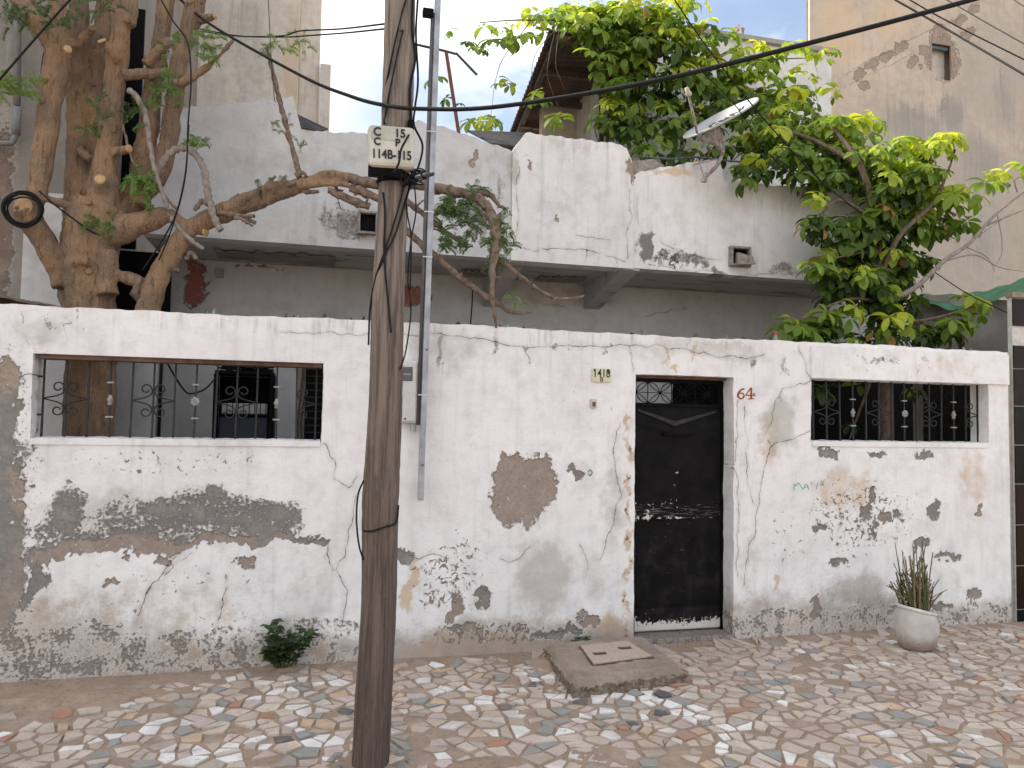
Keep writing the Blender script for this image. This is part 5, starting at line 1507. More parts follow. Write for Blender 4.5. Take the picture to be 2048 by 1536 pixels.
for lay, (zz, gr) in enumerate(((HS*0.55, 1.035), (0.03, 1.03), (-0.03, 1.06))):
    st = len(v); new = []
    for q in bd:
        x, y, z = v[q]
        k = gr + (float(fbm(np.array([x*1.0]), np.array([y+lay*3.0]), 14, 9)[0])-0.5)*0.12 + random.uniform(-.008, .008)
        new.append(len(v)); v.append((cen.x+(x-cen.x)*k, min(cen.y+(y-cen.y)*k, -0.005), min(zz, z-0.01)))
    for a in range(len(bd)):
        b = (a+1) % len(bd)
        f.append([prev[b], prev[a], new[a], new[b]][::-1])
    prev = new
ntop = (n+1)**2
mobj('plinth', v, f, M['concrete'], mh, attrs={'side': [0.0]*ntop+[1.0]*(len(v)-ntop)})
lidc = [bil(*SL, *uv) for uv in ((0.27, 0.25), (0.75, 0.22), (0.80, 0.72), (0.24, 0.76))]
lid_m = simple('lid_concrete', (0.50, 0.40, 0.325), 0.95, var=0.2, scale=40, bump=0.5, bdist=0.006)
q = MB().prism([Vector((p.x, p.y, HS+0.001)) for p in lidc][::-1], (0, 0, 0.016)); lid = q.build('lid', lid_m, mh)
q = MB().prism([Vector((p.x+(p.x-cen.x)*0.06, p.y+(p.y-cen.y)*0.06, HS-0.004)) for p in lidc][::-1], (0, 0, 0.013)); q.build('lid_rim', simple('rim', (0.10, 0.075, 0.06)), mh)
for u_, w_ in ((0.22, 0.55), (0.75, 0.42)):
    c = bil(*lidc, u_, w_)
    MB().box((c.x-0.045, c.y-0.028, HS+0.014), (c.x+0.045, c.y+0.028, HS+0.0178)).build('handle_recess', simple('recess', (0.12, 0.085, 0.065), 0.95), lid)
    MB().tube(spline([(c.x-0.035, c.y+0.02, HS+0.016), (c.x-0.035, c.y-0.012, HS+0.024), (c.x+0.035, c.y-0.012, HS+0.024), (c.x+0.035, c.y+0.02, HS+0.016)], 4), 0.007, 6).build('handle', simple('rust_iron', (0.17, 0.10, 0.07)), lid)
# rubble crumbs left of it
for k in range(46):
    p = atz(random.uniform(1070, 1140), random.uniform(1295, 1385), 0.0)
    s_ = random.uniform(0.006, 0.02)
    if in_slab((p.x, p.y)): continue
    q = MB().lathe([(s_*random.uniform(.6, 1), -0.004), (s_, s_*0.3), (s_*0.5, s_*random.uniform(.6, .9)), (0.001, s_*0.9)], (p.x, p.y, 0.0), 6)
    q.build('crumb', random.choice((M['concrete'], lid_m, M['spout'])), mh)

# sack-like pot with a leafless euphorbia
pbase = atz(1834, 1298, 0.0)
S = mpp(1834, 1270, pbase.y)
pot = thing('potted_plant', 'leaning off-white pot with spindly leafless stems by the right wall', 'potted plant', (pbase.x, pbase.y, 0))
seg = 36; v = []; f = []
prof = [(0.0, 0.0), (25, 0.0), (32, 5), (37, 18), (40, 40), (40, 58), (37, 72), (35, 78)]
for i, (r, h) in enumerate(prof):
    for k in range(seg):
        a = 2*math.pi*k/seg
        rr2 = r*(1+0.035*math.sin(2*a+1)+0.02*math.sin(5*a+h*0.05))
        sq = 6*math.exp(-((h-40)/20)**2)*max(0, math.cos(a))
        x = pbase.x+S*(math.cos(a)*(rr2+sq) - 0.13*h*0.35*(1-h/160)); y = pbase.y+S*math.sin(a)*rr2
        z = S*(h*(1-0.11*math.cos(a)*(h/80)))
        v.append((x, y, z))
for i in range(len(prof)-1):
    for k in range(seg): f.append([i*seg+k, i*seg+(k+1) % seg, (i+1)*seg+(k+1) % seg, (i+1)*seg+k])
pm = NT('limewashed_pot'); n1 = pm.noise(9, 5, 0.6); n2 = pm.noise(60, 4, 0.6); n3 = pm.noise(14, 4, 0.6)
zz = pm.t.nodes.new('ShaderNodeSeparateXYZ'); pm.lk(pm.obj(), zz.inputs[0])
cpt = pm.mix(pm.rng(n1, 0.3, 0.7), (0.58, 0.54, 0.50), (0.48, 0.44, 0.41))
dirt = pm.rng(pm.math('ADD', zz.outputs[2], pm.math('MULTIPLY', n3, 0.10)), 0.09, 0.21, 0.75, 0.0)
cpt = pm.mix(dirt, cpt, (0.24, 0.165, 0.13)); cpt = pm.mix(pm.rng(n3, 0.70, 0.72, 0, 0.8), cpt, (0.20, 0.14, 0.11))
pm.bsdf(cpt, 0.85, 0, pm.bump(pm.math('ADD', n1, pm.math('MULTIPLY', n2, 0.3)), 0.4, 0.008), 0.2)
mobj('pot', v, f, pm.m, pot, smooth=True)
tb = len(prof)-1
rimp = [Vector(v[tb*seg+k]) for k in range(seg)]
MB().tube(rimp+[rimp[0]], [S*random.uniform(3.2, 4.2) for _ in range(seg+1)], 8, cap=False).build('rim', simple('pot_rim', (0.66, 0.63, 0.60), 0.8), pot, smooth=True)
cr = sum(rimp, Vector((0, 0, 0)))/seg
mobj('soil', [tuple(p.lerp(cr, 0.08)-Vector((0, 0, 0.008))) for p in rimp], [list(range(seg))], M['earth'], pot)
stm = [simple('stem_olive', (0.15, 0.125, 0.055), 0.8, var=0.4, scale=30), simple('stem_straw', (0.24, 0.185, 0.095), 0.85, var=0.4, scale=30), simple('stem_green', (0.07, 0.085, 0.03), 0.7, var=0.4, scale=30)]
rq = random.Random(21)
for k in range(105):
    a = rq.uniform(0, 6.28); r = 30*math.sqrt(rq.random())
    b0 = cr+Vector((math.cos(a)*r*S, math.sin(a)*r*S*0.8, -0.02))
    H = rq.uniform(40, 105) if rq.random() < 0.75 else rq.uniform(100, 142)
    ox = math.cos(a)*rq.uniform(2, 22)+rq.uniform(-7, 7)-8*(H/140); oy = rq.uniform(-18, 18)
    if k < 48:
        H = rq.uniform(12, 75); ox = rq.choice((-1, 1))*rq.uniform(12, 46); b0 = b0+Vector((0, 0, 0.02))
    m1 = b0+Vector((ox*0.35*S+rq.uniform(-4, 4)*S, oy*0.4*S, H*0.5*S)); e1 = b0+Vector((ox*S, oy*S, H*S))
    if abs(ox) > 38: e1.z -= 8*S
    pts_ = spline([b0, m1+Vector((rq.uniform(-3, 3)*S, 0, 0)), e1], 4)
    r0 = rq.uniform(1.1, 2.2)*S
    q = MB().tube(pts_, [r0*(1-0.35*i/(len(pts_)-1)) for i in range(len(pts_))], 5)
    if rq.random() < 0.45:
        t_ = pts_[rq.randint(2, len(pts_)-2)]
        q.tube([t_, t_+Vector((rq.uniform(-14, 14)*S, rq.uniform(-8, 8)*S, rq.uniform(4, 16)*S))], r0*0.6, 4)
    q.build('stem', stm[rq.choices((0, 1, 2), (5, 4, 3))[0]], pot)

# ------------------------------------------------------------------ leaves
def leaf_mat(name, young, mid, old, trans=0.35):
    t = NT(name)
    a = t.attr('age_light'); n1 = t.noise(40, 3, 0.6)
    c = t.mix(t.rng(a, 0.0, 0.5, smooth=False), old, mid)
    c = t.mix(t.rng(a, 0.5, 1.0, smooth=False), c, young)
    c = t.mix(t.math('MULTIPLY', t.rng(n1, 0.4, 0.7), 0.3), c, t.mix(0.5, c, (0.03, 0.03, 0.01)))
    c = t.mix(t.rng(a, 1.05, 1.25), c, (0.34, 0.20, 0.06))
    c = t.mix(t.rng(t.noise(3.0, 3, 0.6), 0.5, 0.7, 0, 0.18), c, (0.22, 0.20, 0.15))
    b = t.bsdf(c, 0.48, 0, None, 0.22, trans=True)
    tr = t.t.nodes.new('ShaderNodeBsdfTranslucent')
    t.lk(t.mix(1.0, c, (1.35, 1.3, 0.6), 'MULTIPLY'), tr.inputs[0])
    mx = t.t.nodes.new('ShaderNodeMixShader'); mx.inputs[0].default_value = trans
    t.lk(b.outputs[0], mx.inputs[1]); t.lk(tr.outputs[0], mx.inputs[2]); t.lk(mx.outputs[0], t.out.inputs[0])
    return t.m
M['leaf'] = leaf_mat('vine_leaf', (0.55, 0.60, 0.07), (0.21, 0.33, 0.05), (0.036, 0.072, 0.024), 0.5)
M['pinnate'] = leaf_mat('pinnate_leaf', (0.22, 0.33, 0.06), (0.10, 0.19, 0.04), (0.045, 0.085, 0.03))
M['weed'] = leaf_mat('weed_leaf', (0.13, 0.19, 0.075), (0.065, 0.10, 0.042), (0.03, 0.05, 0.024), 0.2)
def blade(base, d, up, L, Wd, droop, fold=0.25, n=5, shape='ob'):
    """one leaf: base point, direction, upper-side normal"""
    d = d.normalized(); up = (up-d*up.dot(d)); up = up.normalized() if up.length > 1e-6 else Vector((0, 0, 1))
    s = d.cross(up)
    v = []; f = []
    p = Vector(base); dd = d.copy(); uu = up.copy()
    for i in range(n+1):
        t = i/n
        w = Wd*(math.sin(math.pi*min(1, t**1.25*0.97+0.02))**0.8) if shape == 'ob' else Wd*math.sin(math.pi*(t**0.75)*0.98+0.03)
        w = max(w, Wd*0.03)
        v += [p-s*w/2+uu*abs(w)*fold*0.5, p.copy(), p+s*w/2+uu*abs(w)*fold*0.5]
        st = dd*(L/n)
        p = p+st
        ang = -droop/n
        dd, uu = (dd*math.cos(ang)+uu*math.sin(ang)).normalized(), (uu*math.cos(ang)-dd*math.sin(ang)).normalized()
    for i in range(n):
        for k in (0, 1):
            q = i*3+k; f.append([q, q+1, q+4, q+3])
    return v, f
def palmate(c, axis, size, age_light, rnd, n=None):
    """drooping hand of leaflets; returns list of (verts, faces, age)"""
    out = []
    axis = axis.normalized()
    u = axis.orthogonal().normalized(); w = axis.cross(u)
    n = n or rnd.randint(4, 7); a0 = rnd.uniform(0, 6.28)
    for k in range(n):
        a = a0+2*math.pi*k/n+rnd.uniform(-0.3, 0.3)
        rad = u*math.cos(a)+w*math.sin(a)
        el = rnd.uniform(-0.15, 0.35)
        d = rad*math.cos(el)+axis*math.sin(el)+Vector((0, 0, -0.35))
        L = size*rnd.uniform(0.7, 1.15)
        v, f = blade(c+rad*0.012, d, axis+Vector((0, 0, 0.6)), L, L*rnd.uniform(0.42, 0.56), rnd.uniform(0.5, 1.4))
        out.append((v, f, (min(1, max(0, age_light+rnd.uniform(-0.14, 0.14))) if age_light < 1.1 and rnd.random() > 0.008 else 1.3)))
    return out
def emit_leaves(parent, L, nparts=300, cell=11, mat='leaf', restname='foliage'):
    """front-most large leaves become single parts, the others one mass"""
    best = {}
    info = []
    for i, (v, f, a) in enumerate(L):
        c = (Vector(v[len(v)//2])); px_, py_, dpt = proj(c)
        key = (int(px_//cell), int(py_//cell))
        info.append((px_, py_, dpt, key))
        if 0 < px_ < 2048 and 0 < py_ < 1536 and (key not in best or best[key][0] > dpt): best[key] = (dpt, i)
    cand = sorted((q[1] for q in best.values()), key=lambda i: -(Vector(L[i][0][0])-Vector(L[i][0][-1])).length/info[i][2])[:nparts]
    cs = set(cand)
    for i in cand:
        v, f, a = L[i]
        mobj('leaf', v, f, M[mat], parent, attrs={'age_light': [a]*len(v)}, smooth=True)
    q = MB(); ages = []
    for i, (v, f, a) in enumerate(L):
        if i in cs: continue
        q.add(v, f); ages += [a]*len(v)
    if q.v: mobj(restname, q.v, q.f, M[mat], parent, attrs={'age_light': ages}, smooth=True, kind='stuff')
bk = NT('branch_bark'); n1 = bk.noise(1, 5, 0.65, vec=bk.mapping((30, 30, 9))); n2 = bk.noise(70, 4, 0.6)
bk.bsdf(bk.mix(bk.rng(n1, 0.35, 0.65), (0.17, 0.125, 0.095), (0.085, 0.065, 0.05)), 0.9, 0, bk.bump(bk.math('ADD', n1, n2), 0.6, 0.006), 0.2)
M['branch'] = bk.m
M['branch_pale'] = simple('dead_branch', (0.30, 0.26, 0.235), 0.9, var=0.4, scale=25, bump=0.6)

rl = random.Random(31)
def fill(masses, size, rnd):
    L = []; twigs = []
    for (px_, py_, rx, ry, Ya, Yb_, age_light, dens) in masses:
        n = max(3, int(dens*math.pi*rx*ry/(400.0*(size/0.185)**2)))
        for k in range(n):
            while True:
                a, b, c = rnd.uniform(-1, 1), rnd.uniform(-1, 1), rnd.uniform(-1, 1)
                if a*a+b*b+c*c < 1: break
            Y = (Ya+Yb_)/2+c*(Yb_-Ya)/2
            p = at(px_+a*rx, py_+b*ry, Y)
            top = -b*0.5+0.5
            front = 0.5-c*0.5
            ag = age_light*0.5 + 0.5*age_light*top + rnd.uniform(-0.14, 0.14) + (0.45 if (top > 0.62 and rnd.random() < 0.55) else 0) - 0.22*(1-front)  # besides true age, lit tops and shaded insides are painted in
            ax = Vector((a*0.7+rnd.uniform(-0.5, 0.5), -0.35+c*0.5+rnd.uniform(-0.4, 0.4), 0.75))
            for q in palmate(p, ax, size*rnd.choice((0.5, 0.7, 0.85, 1.0, 1.1, 1.2)), (1.3 if rnd.random() < 0.012 else max(0, min(1, ag))), rnd): L.append(q)
            twigs.append(p)
    return L, twigs
def branches(paths, parent, name='branch', mat=None):
    for pts_, r in paths:
        P = spline(pts_, 6)
        rad = [r*(1-0.7*i/(len(P)-1)) for i in range(len(P))]
        MB().tube([p+Vector((random.uniform(-.004, .004), random.uniform(-.004, .004), 0)) for p in P], rad, 8).build(name, mat or M['branch'], parent, smooth=True)

# leafy tree in the yard, right
tr = at(1765, 760, 0.75)
rt = thing('leafy_tree', 'bushy tree with hanging glossy green leaves above the right opening', 'tree', (tr.x, 0.75, 0))
trunk = [Vector((tr.x+0.05, 0.75, 0)), at(1770, 700, 0.75), at(1755, 560, 0.72), at(1750, 440, 0.75), at(1720, 330, 0.85), at(1660, 250, 1.2)]
P = spline(trunk, 8); MB().tube(P, [0.075*(1-0.75*i/(len(P)-1)) for i in range(len(P))], 12).build('trunk', M['branch'], rt, smooth=True)
branches([([at(1755, 560, .72), at(1800, 470, .6), at(1870, 400, .6), at(1910, 300, .65)], .035), ([at(1750, 440, .75), at(1680, 400, .6), at(1640, 430, .5)], .02),
          ([at(1752, 600, .72), at(1690, 600, .5), at(1600, 640, .4)], .02), ([at(1760, 640, .72), at(1850, 640, .5), at(1960, 610, .4)], .022),
          ([at(1720, 330, .85), at(1600, 270, 1.3), at(1500, 260, 1.6)], .03), ([at(1745, 500, .72), at(1650, 520, .5)], .016), ([at(1765, 700, .75), at(1720, 820, .85), at(1690, 900, .9)], .02)], rt)
masses = [
 (1520, 300, 70, 42, 1.5, 2.3, .30, 1.0), (1580, 230, 80, 60, 1.5, 2.4, .38, 1.0), (1640, 290, 90, 60, 1.0, 2.2, .40, 1.3),
 (1700, 250, 70, 40, 0.9, 1.9, .62, 1.1), (1700, 330, 100, 50, 0.7, 1.6, .30, 1.4), (1800, 300, 80, 34, 0.5, 1.3, .62, 1.2), (1790, 365, 90, 50, 0.5, 1.3, .28, 1.5),
 (1880, 285, 50, 22, 0.4, 1.0, .85, 1.0), (1850, 340, 50, 34, 0.4, 1.0, .50, 1.3), (1900, 390, 60, 28, 0.4, 1.0, .72, 1.1), (1985, 355, 40, 18, 0.4, 0.9, .95, 0.9), (2035, 335, 18, 14, 0.4, 0.8, .95, 0.9),
 (1870, 440, 75, 40, 0.4, 1.1, .45, 1.3), (1770, 440, 70, 60, 0.5, 1.0, .18, 1.5), (1720, 480, 60, 50, 0.5, 1.1, .22, 1.5), (1820, 520, 55, 40, 0.4, 1.0, .25, 1.3),
 (1640, 400, 26, 16, 0.35, 0.8, .72, 0.9), (1630, 455, 40, 34, 0.35, 0.9, .14, 1.3), (1640, 520, 28, 30, 0.35, 0.8, .60, 1.1), (1690, 560, 55, 50, 0.5, 1.1, .08, 1.4), (1760, 570, 60, 60, 0.5, 1.1, .10, 1.5),
 (1740, 545, 30, 20, 0.3, 0.6, .55, 1.0), (1800, 590, 60, 34, 0.4, 0.9, .22, 1.3), (1580, 645, 30, 20, 0.3, 0.6, .60, 0.9), (1640, 640, 46, 26, 0.3, 0.7, .40, 1.1), (1690, 620, 40, 20, 0.3, 0.7, .65, 1.0),
 (1640, 670, 60, 22, 0.35, 0.7, .08, 1.2), (1790, 640, 45, 20, 0.3, 0.6, .75, 1.0), (1800, 665, 80, 22, 0.4, 0.9, .06, 1.2), (1880, 665, 50, 24, 0.4, 0.8, .16, 1.1), (1920, 640, 34, 18, 0.3, 0.6, .62, 1.0), (1955, 612, 36, 20, 0.3, 0.6, .70, 1.0), (1720, 690, 90, 20, 0.4, 0.9, .03, 1.2),
 (1690, 800, 60, 60, 0.9, 1.6, -.25, 0.12), (1640, 775, 10, 10, 0.5, 0.6, .2, 0.4), (1830, 785, 14, 14, 0.6, 0.7, .15, 0.4)]
masses = [(a, b, c, d, e, f_, min(1, g*1.05+.08), h) for a, b, c, d, e, f_, g, h in masses] + [(1500, 340, 40, 30, .9, 1.25, .3, .9), (1580, 330, 60, 40, .9, 1.25, .3, 1.1), (1630, 350, 50, 40, .8, 1.2, .4, 1.1), (1560, 270, 60, 40, 1.2, 2.0, .55, 1.2)]
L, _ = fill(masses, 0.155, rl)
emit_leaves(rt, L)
# bare pale branch reaching right
dbp = [([at(1760, 610, .7), at(1830, 575, .55), at(1890, 520, .45), at(1935, 490, .42), at(1990, 430, .4), at(2060, 375, .4)], .03),
       ([at(1975, 450, .4), at(2010, 435, .4), at(2060, 415, .4)], .012), ([at(1935, 495, .42), at(1975, 515, .4), at(1990, 545, .38)], .006), ([at(1890, 522, .45), at(1950, 510, .4), at(2000, 535, .38), at(2060, 545, .38)], .008),
       ([at(2035, 385, .4), at(2030, 360, .38), at(2045, 355, .38), at(2052, 372, .38)], .008), ([at(1995, 430, .4), at(2005, 500, .4), at(1985, 540, .4)], .005), ([at(1920, 500, .42), at(1960, 470, .4), at(2030, 420, .42)], .006)]
branches(dbp, rt, 'dead_branch', M['branch_pale'])

# climber over the roof
vb = at(1330, 330, 2.6)
vn = thing('roof_vine', 'dense climbing vine covering the tin roof above the parapet', 'vine', (vb.x, 2.6, PZ))
branches([([Vector((at(1225, 300, 2.6).x, 2.6, PZ)), at(1215, 200, 2.5), at(1240, 120, 2.4), at(1330, 40, 2.4)], .03), ([Vector((at(1350, 330, 2.6).x, 2.6, PZ)), at(1370, 230, 2.6), at(1420, 130, 2.6), at(1480, 90, 2.8)], .028),
          ([at(1240, 120, 2.4), at(1150, 50, 2.3), at(1060, 40, 2.4), at(960, 45, 2.6)], .015), ([at(1420, 130, 2.6), at(1520, 120, 2.8), at(1640, 115, 3.0)], .015), ([at(1060, 45, 2.4), at(1000, 130, 2.6), at(980, 240, 2.8)], .006),
          ([at(1215, 200, 2.5), at(1190, 250, 2.4), at(1200, 292, 2.3)], .012), ([at(1120, 50, 2.3), at(1070, 110, 2.3), at(1060, 200, 2.5)], .005), ([at(1110, 60, 2.3), at(1095, 150, 2.25), at(1125, 230, 2.3)], .006), ([at(1118, 60, 2.3), at(1112, 130, 2.25), at(1130, 180, 2.3)], .006)], vn)
masses = [
 (1120, 25, 70, 30, 2.1, 3.2, .72, 1.2), (1190, 50, 60, 36, 2.0, 3.0, .50, 1.4), (1250, 10, 90, 30, 2.1, 3.2, .68, 1.3), (1340, 15, 80, 30, 2.1, 3.2, .68, 1.3), (1300, 80, 110, 50, 2.0, 3.2, .28, 1.7), (1400, 70, 60, 40, 2.1, 3.2, .42, 1.4),
 (1240, 150, 50, 50, 2.0, 2.9, .34, 1.4), (1300, 160, 90, 60, 2.0, 3.2, .16, 1.7), (1420, 150, 90, 50, 2.1, 3.2, .34, 1.5), (1510, 120, 70, 40, 2.2, 3.3, .60, 1.2), (1480, 190, 90, 45, 2.0, 3.2, .25, 1.4),
 (1215, 225, 40, 40, 2.0, 2.8, .48, 1.2), (1250, 240, 60, 45, 2.0, 2.9, .26, 1.4), (1350, 235, 80, 45, 2.0, 3.0, .26, 1.4), (1310, 290, 40, 24, 1.7, 2.4, .48, 1.0), (1370, 300, 36, 24, 1.7, 2.4, .34, 1.0), (1440, 230, 40, 36, 2.0, 2.9, .18, 1.3),
 (1125, 235, 12, 14, 1.9, 2.5, .75, 0.7), (1000, 65, 50, 22, 2.3, 3.2, .60, 0.8), (1060, 50, 40, 26, 2.2, 3.0, .72, 1.0), (980, 245, 42, 16, 2.4, 3.2, .75, 0.8), (1015, 170, 18, 50, 2.5, 3.2, .70, 0.4), (1075, 190, 10, 8, 2.3, 2.7, .9, 0.9),
 (1580, 95, 40, 22, 2.4, 3.3, .75, 0.8), (1640, 100, 40, 22, 2.6, 3.4, .85, 0.7), (1600, 160, 50, 26, 2.3, 3.3, .48, 0.8), (1660, 185, 30, 18, 2.2, 3.2, .5, 0.7), (1560, 200, 60, 36, 2.0, 3.2, .36, 1.1), (1470, 60, 20, 12, 2.4, 3.0, .8, 0.5),
 (955, 100, 26, 40, 2.6, 3.2, .40, 0.22), (900, 180, 40, 60, 2.8, 3.4, .35, 0.10), (930, 60, 40, 30, 2.6, 3.2, .4, 0.2)]
masses = [(a, b, c, d, e, f_, min(1, g*1.05+.10), h) for a, b, c, d, e, f_, g, h in masses] + [(1520, 250, 60, 40, 1.7, 2.8, .4, 1.2), (1450, 290, 50, 30, 1.7, 2.4, .3, 1.0), (1280, 40, 120, 40, 2.0, 3.0, .5, 1.0), (1210, 100, 60, 50, 1.9, 2.6, .5, 1.0)]
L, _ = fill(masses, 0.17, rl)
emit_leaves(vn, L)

# weeds at the foot of the wall
def weed(label, px_, py_, w, h, n, size, seed, star=False):
    r_ = random.Random(seed)
    b = atz(px_, py_, 0.0); b.y = min(b.y, -0.07)
    s = mpp(px_, py_, b.y)
    o = thing('weed', label, 'weed', (b.x, b.y, 0), 'weeds at the wall foot')
    L = []
    for k in range(n):
        a = r_.uniform(-1, 1); hh_ = h*s*r_.uniform(0.35, 1.0)*(1-0.25*a*a)
        tip = Vector((b.x+a*w*s*0.5, b.y+r_.uniform(-0.14, 0.02), hh_))
        base = Vector((b.x+a*w*s*0.12, b.y+r_.uniform(-.02, .02), 0))
        path = spline([base, base.lerp(tip, 0.5)+Vector((a*0.02, 0, 0.03)), tip], 5)
        MB().tube(path, [0.004*(1-0.6*i/(len(path)-1)) for i in range(len(path))], 5).build('stem', stm[2], o)
        for j, p in enumerate(path[2:]):
            for q in range(3):
                ang = r_.uniform(0, 6.28)
                d = Vector((math.cos(ang), math.sin(ang)*0.9, r_.uniform(-0.2, 0.55)))
                sz = size*r_.uniform(0.6, 1.1)
                v, f = blade(p, d, Vector((0, -0.3, 1)), sz, sz*(0.30 if star else 0.62), r_.uniform(0.2, 0.9), 0.25, 4, 'ov')
                L.append((v, f, r_.uniform(0.0, 0.75)))
    emit_leaves(o, L, 70, 7, 'weed')
weed('dark green broad-leaved weed at the wall foot left of the pole', 565, 1335, 130, 105, 15, 0.066, 4)
weed('small dark weed tuft beside the inspection chamber', 1143, 1290, 50, 32, 9, 0.05, 6, True)

# ------------------------------------------------------------------ pollarded tree, left
bt = NT('smooth_ochre_bark')
n1 = bt.noise(3, 6, 0.62); n2 = bt.noise(1, 7, 0.72, vec=bt.mapping((38, 38, 5)), dist=0.5); n3 = bt.noise(75, 4, 0.65); n4 = bt.noise(13, 6, 0.7)
n5 = bt.noise(5.0, 4, 0.6)
cb = bt.mix(bt.rng(n1, 0.40, 0.60), (0.42, 0.275, 0.165), (0.285, 0.200, 0.138))
cb = bt.mix(bt.rng(n4, 0.55, 0.72, 0, 0.5), cb, (0.46, 0.31, 0.18))
cb = bt.mix(bt.rng(n4, 0.26, 0.38, 0.5, 0.0), cb, (0.15, 0.092, 0.062))
cb = bt.mix(bt.rng(n2, 0.52, 0.64, 0, 0.7), cb, (0.095, 0.065, 0.047))
cb = bt.mix(bt.rng(n2, 0.32, 0.42, 0.5, 0), cb, (0.50, 0.36, 0.23))
cb = bt.mix(bt.rng(n5, 0.52, 0.66, 0, 0.5), cb, (0.27, 0.215, 0.17))
cb = bt.mix(bt.rng(n3, 0.56, 0.74, 0, 0.5), cb, (0.07, 0.05, 0.038))
bt.bsdf(cb, 0.8, 0, bt.bump(bt.math('ADD', bt.math('ADD', n2, n4), bt.math('MULTIPLY', n3, 0.6)), 1.0, 0.035), 0.25)
M['bark'] = bt.m
M['bark_grey'] = simple('grey_brown_bark', (0.26, 0.19, 0.145), 0.9, var=0.6, scale=24, bump=1.0, bdist=0.014)
M['cutwood'] = simple('sawn_wood', (0.50, 0.33, 0.17), 0.8, var=0.25, scale=50)
YT_ = 0.72
tb_ = at(178, 760, YT_)
lt = thing('pollarded_tree', 'many-stemmed pollarded tree with sawn stubs behind the left wall', 'tree', (tb_.x, YT_, 0))
def TP(pts_, Y0=YT_, Y1=None):
    n = len(pts_)-1
    return [at(a, b, Y0+((Y1 if Y1 is not None else Y0)-Y0)*i/max(1, n)) for i, (a, b, *_) in enumerate(pts_)], [q[2]*mpp(q[0], q[1], Y0) for q in pts_]
stems = [
 # (photo points with radius in px, near depth, far depth)
 ([(180, 930, 54), (180, 780, 52), (185, 690, 50), (180, 600, 48), (178, 520, 50), (190, 450, 60), (205, 410, 58)], .72, .70),
 ([(150, 640, 26), (145, 560, 30), (150, 470, 28), (156, 400, 27), (158, 300, 25), (156, 180, 24), (158, 60, 22), (160, -60, 21)], .80, .85),
 ([(130, 570, 24), (100, 500, 24), (60, 440, 25), (48, 415, 24)], .72, .60),
 ([(70, 410, 20), (84, 330, 23), (98, 230, 25), (112, 130, 27), (112, 85, 32), (60, 25, 26), (20, -40, 24)], .62, .60),
 ([(112, 95, 26), (118, 40, 20), (112, -50, 18)], .60, .60),
 ([(205, 420, 40), (212, 330, 27), (222, 240, 25), (232, 150, 24), (240, 60, 22), (238, -60, 22)], .66, .62),
 ([(190, 430, 30), (195, 330, 20), (192, 200, 20), (204, 80, 20), (208, 0, 20)], .80, .88),
 ([(215, 430, 34), (265, 402, 28), (290, 300, 25), (305, 180, 22), (322, 80, 20), (338, -50, 18)], .75, .80),
 ([(270, 405, 26), (325, 330, 22), (345, 220, 20), (366, 100, 20), (392, 10, 22), (402, -60, 20)], .72, .74),
 ([(205, 470, 40), (270, 450, 30), (335, 428, 18)], .64, .55),
 ([(335, 425, 14), (370, 450, 15), (410, 463, 12)], .55, .55),
 ([(290, 640, 26), (315, 560, 22), (350, 500, 22), (385, 455, 20), (450, 425, 21), (520, 400, 19), (580, 378, 17), (625, 362, 14), (660, 350, 11), (700, 354, 10)], .62, .40),
 ([(450, 418, 12), (540, 375, 12), (600, 370, 11), (660, 368, 9), (700, 372, 8), (740, 398, 7)], .46, .36),
 ([(225, 548, 13), (270, 560, 13), (300, 580, 12), (320, 560, 12)], .60, .60),
 ([(245, 150, 15), (300, 148, 14), (338, 145, 12)], .58, .60),
 ([(215, 590, 22), (215, 560, 20), (220, 500, 20)], .58, .60),
 ([(330, 158, 9), (360, 165, 10), (400, 145, 8), (430, 120, 6), (470, 76, 5)], .58, .5),
 ([(238, 120, 14), (225, 105, 11), (205, 84, 9)], .55, .45),
 ([(205, 395, 15), (200, 362, 14)], .60, .50),
 ([(225, 305, 12), (255, 298, 10)], .58, .52),
 ([(80, 395, 9), (120, 405, 10), (150, 415, 12)], .60, .66),
 ([(145, 525, 11), (180, 523, 11)], .56, .52),
 ([(158, 300, 9), (182, 318, 9)], .72, .66),
 ([(255, 50, 16), (262, 20, 14), (262, -30, 14)], .6, .6),
 ([(150, 90, 10), (180, 65, 8), (186, 55, 8)], .62, .5),
 ([(400, 40, 12), (428, 33, 9)], .7, .66),
 ([(290, 130, 13), (318, 100, 12), (342, 80, 10)], .7, .68),
]
q = MB()
for pts_, y0_, y1_ in stems:
    P, R_ = TP(pts_, y0_, y1_)
    if pts_[0][1] > 900: P[0].z = -0.02
    PS = spline(P, 8); RS = [r*(0.92 if pts_[0][1] > 500 else 0.85) for r in lerp_list(R_, 8)]
    q.tube(PS, [r*random.uniform(0.95, 1.05) for r in RS], 14)
me = bpy.data.meshes.new('tmp'); me.from_pydata([tuple(p) for p in q.v], [], q.f); me.update()
ob = bpy.data.objects.new('tmp', me); col.objects.link(ob)
md = ob.modifiers.new('r', 'REMESH'); md.mode = 'VOXEL'; md.voxel_size = 0.011
ms = ob.modifiers.new('s', 'SMOOTH'); ms.factor = 0.5; ms.iterations = 4
bpy.context.view_layer.update()
me2 = bpy.data.meshes.new_from_object(ob.evaluated_get(bpy.context.evaluated_depsgraph_get()))
vv = np.array([v_.co[:] for v_ in me2.vertices]); ff = [list(p.vertices) for p in me2.polygons]
nn = np.array([v_.normal[:] for v_ in me2.vertices])
bpy.data.objects.remove(ob)
dsp = (fbm(vv[:, 0]+vv[:, 1]*0.7, vv[:, 2]*0.6+vv[:, 1]*0.4, 9, 3)-0.5)*0.030 + (fbm(vv[:, 0]-vv[:, 1], vv[:, 2]*0.5, 30, 8, 3)-0.5)*0.018
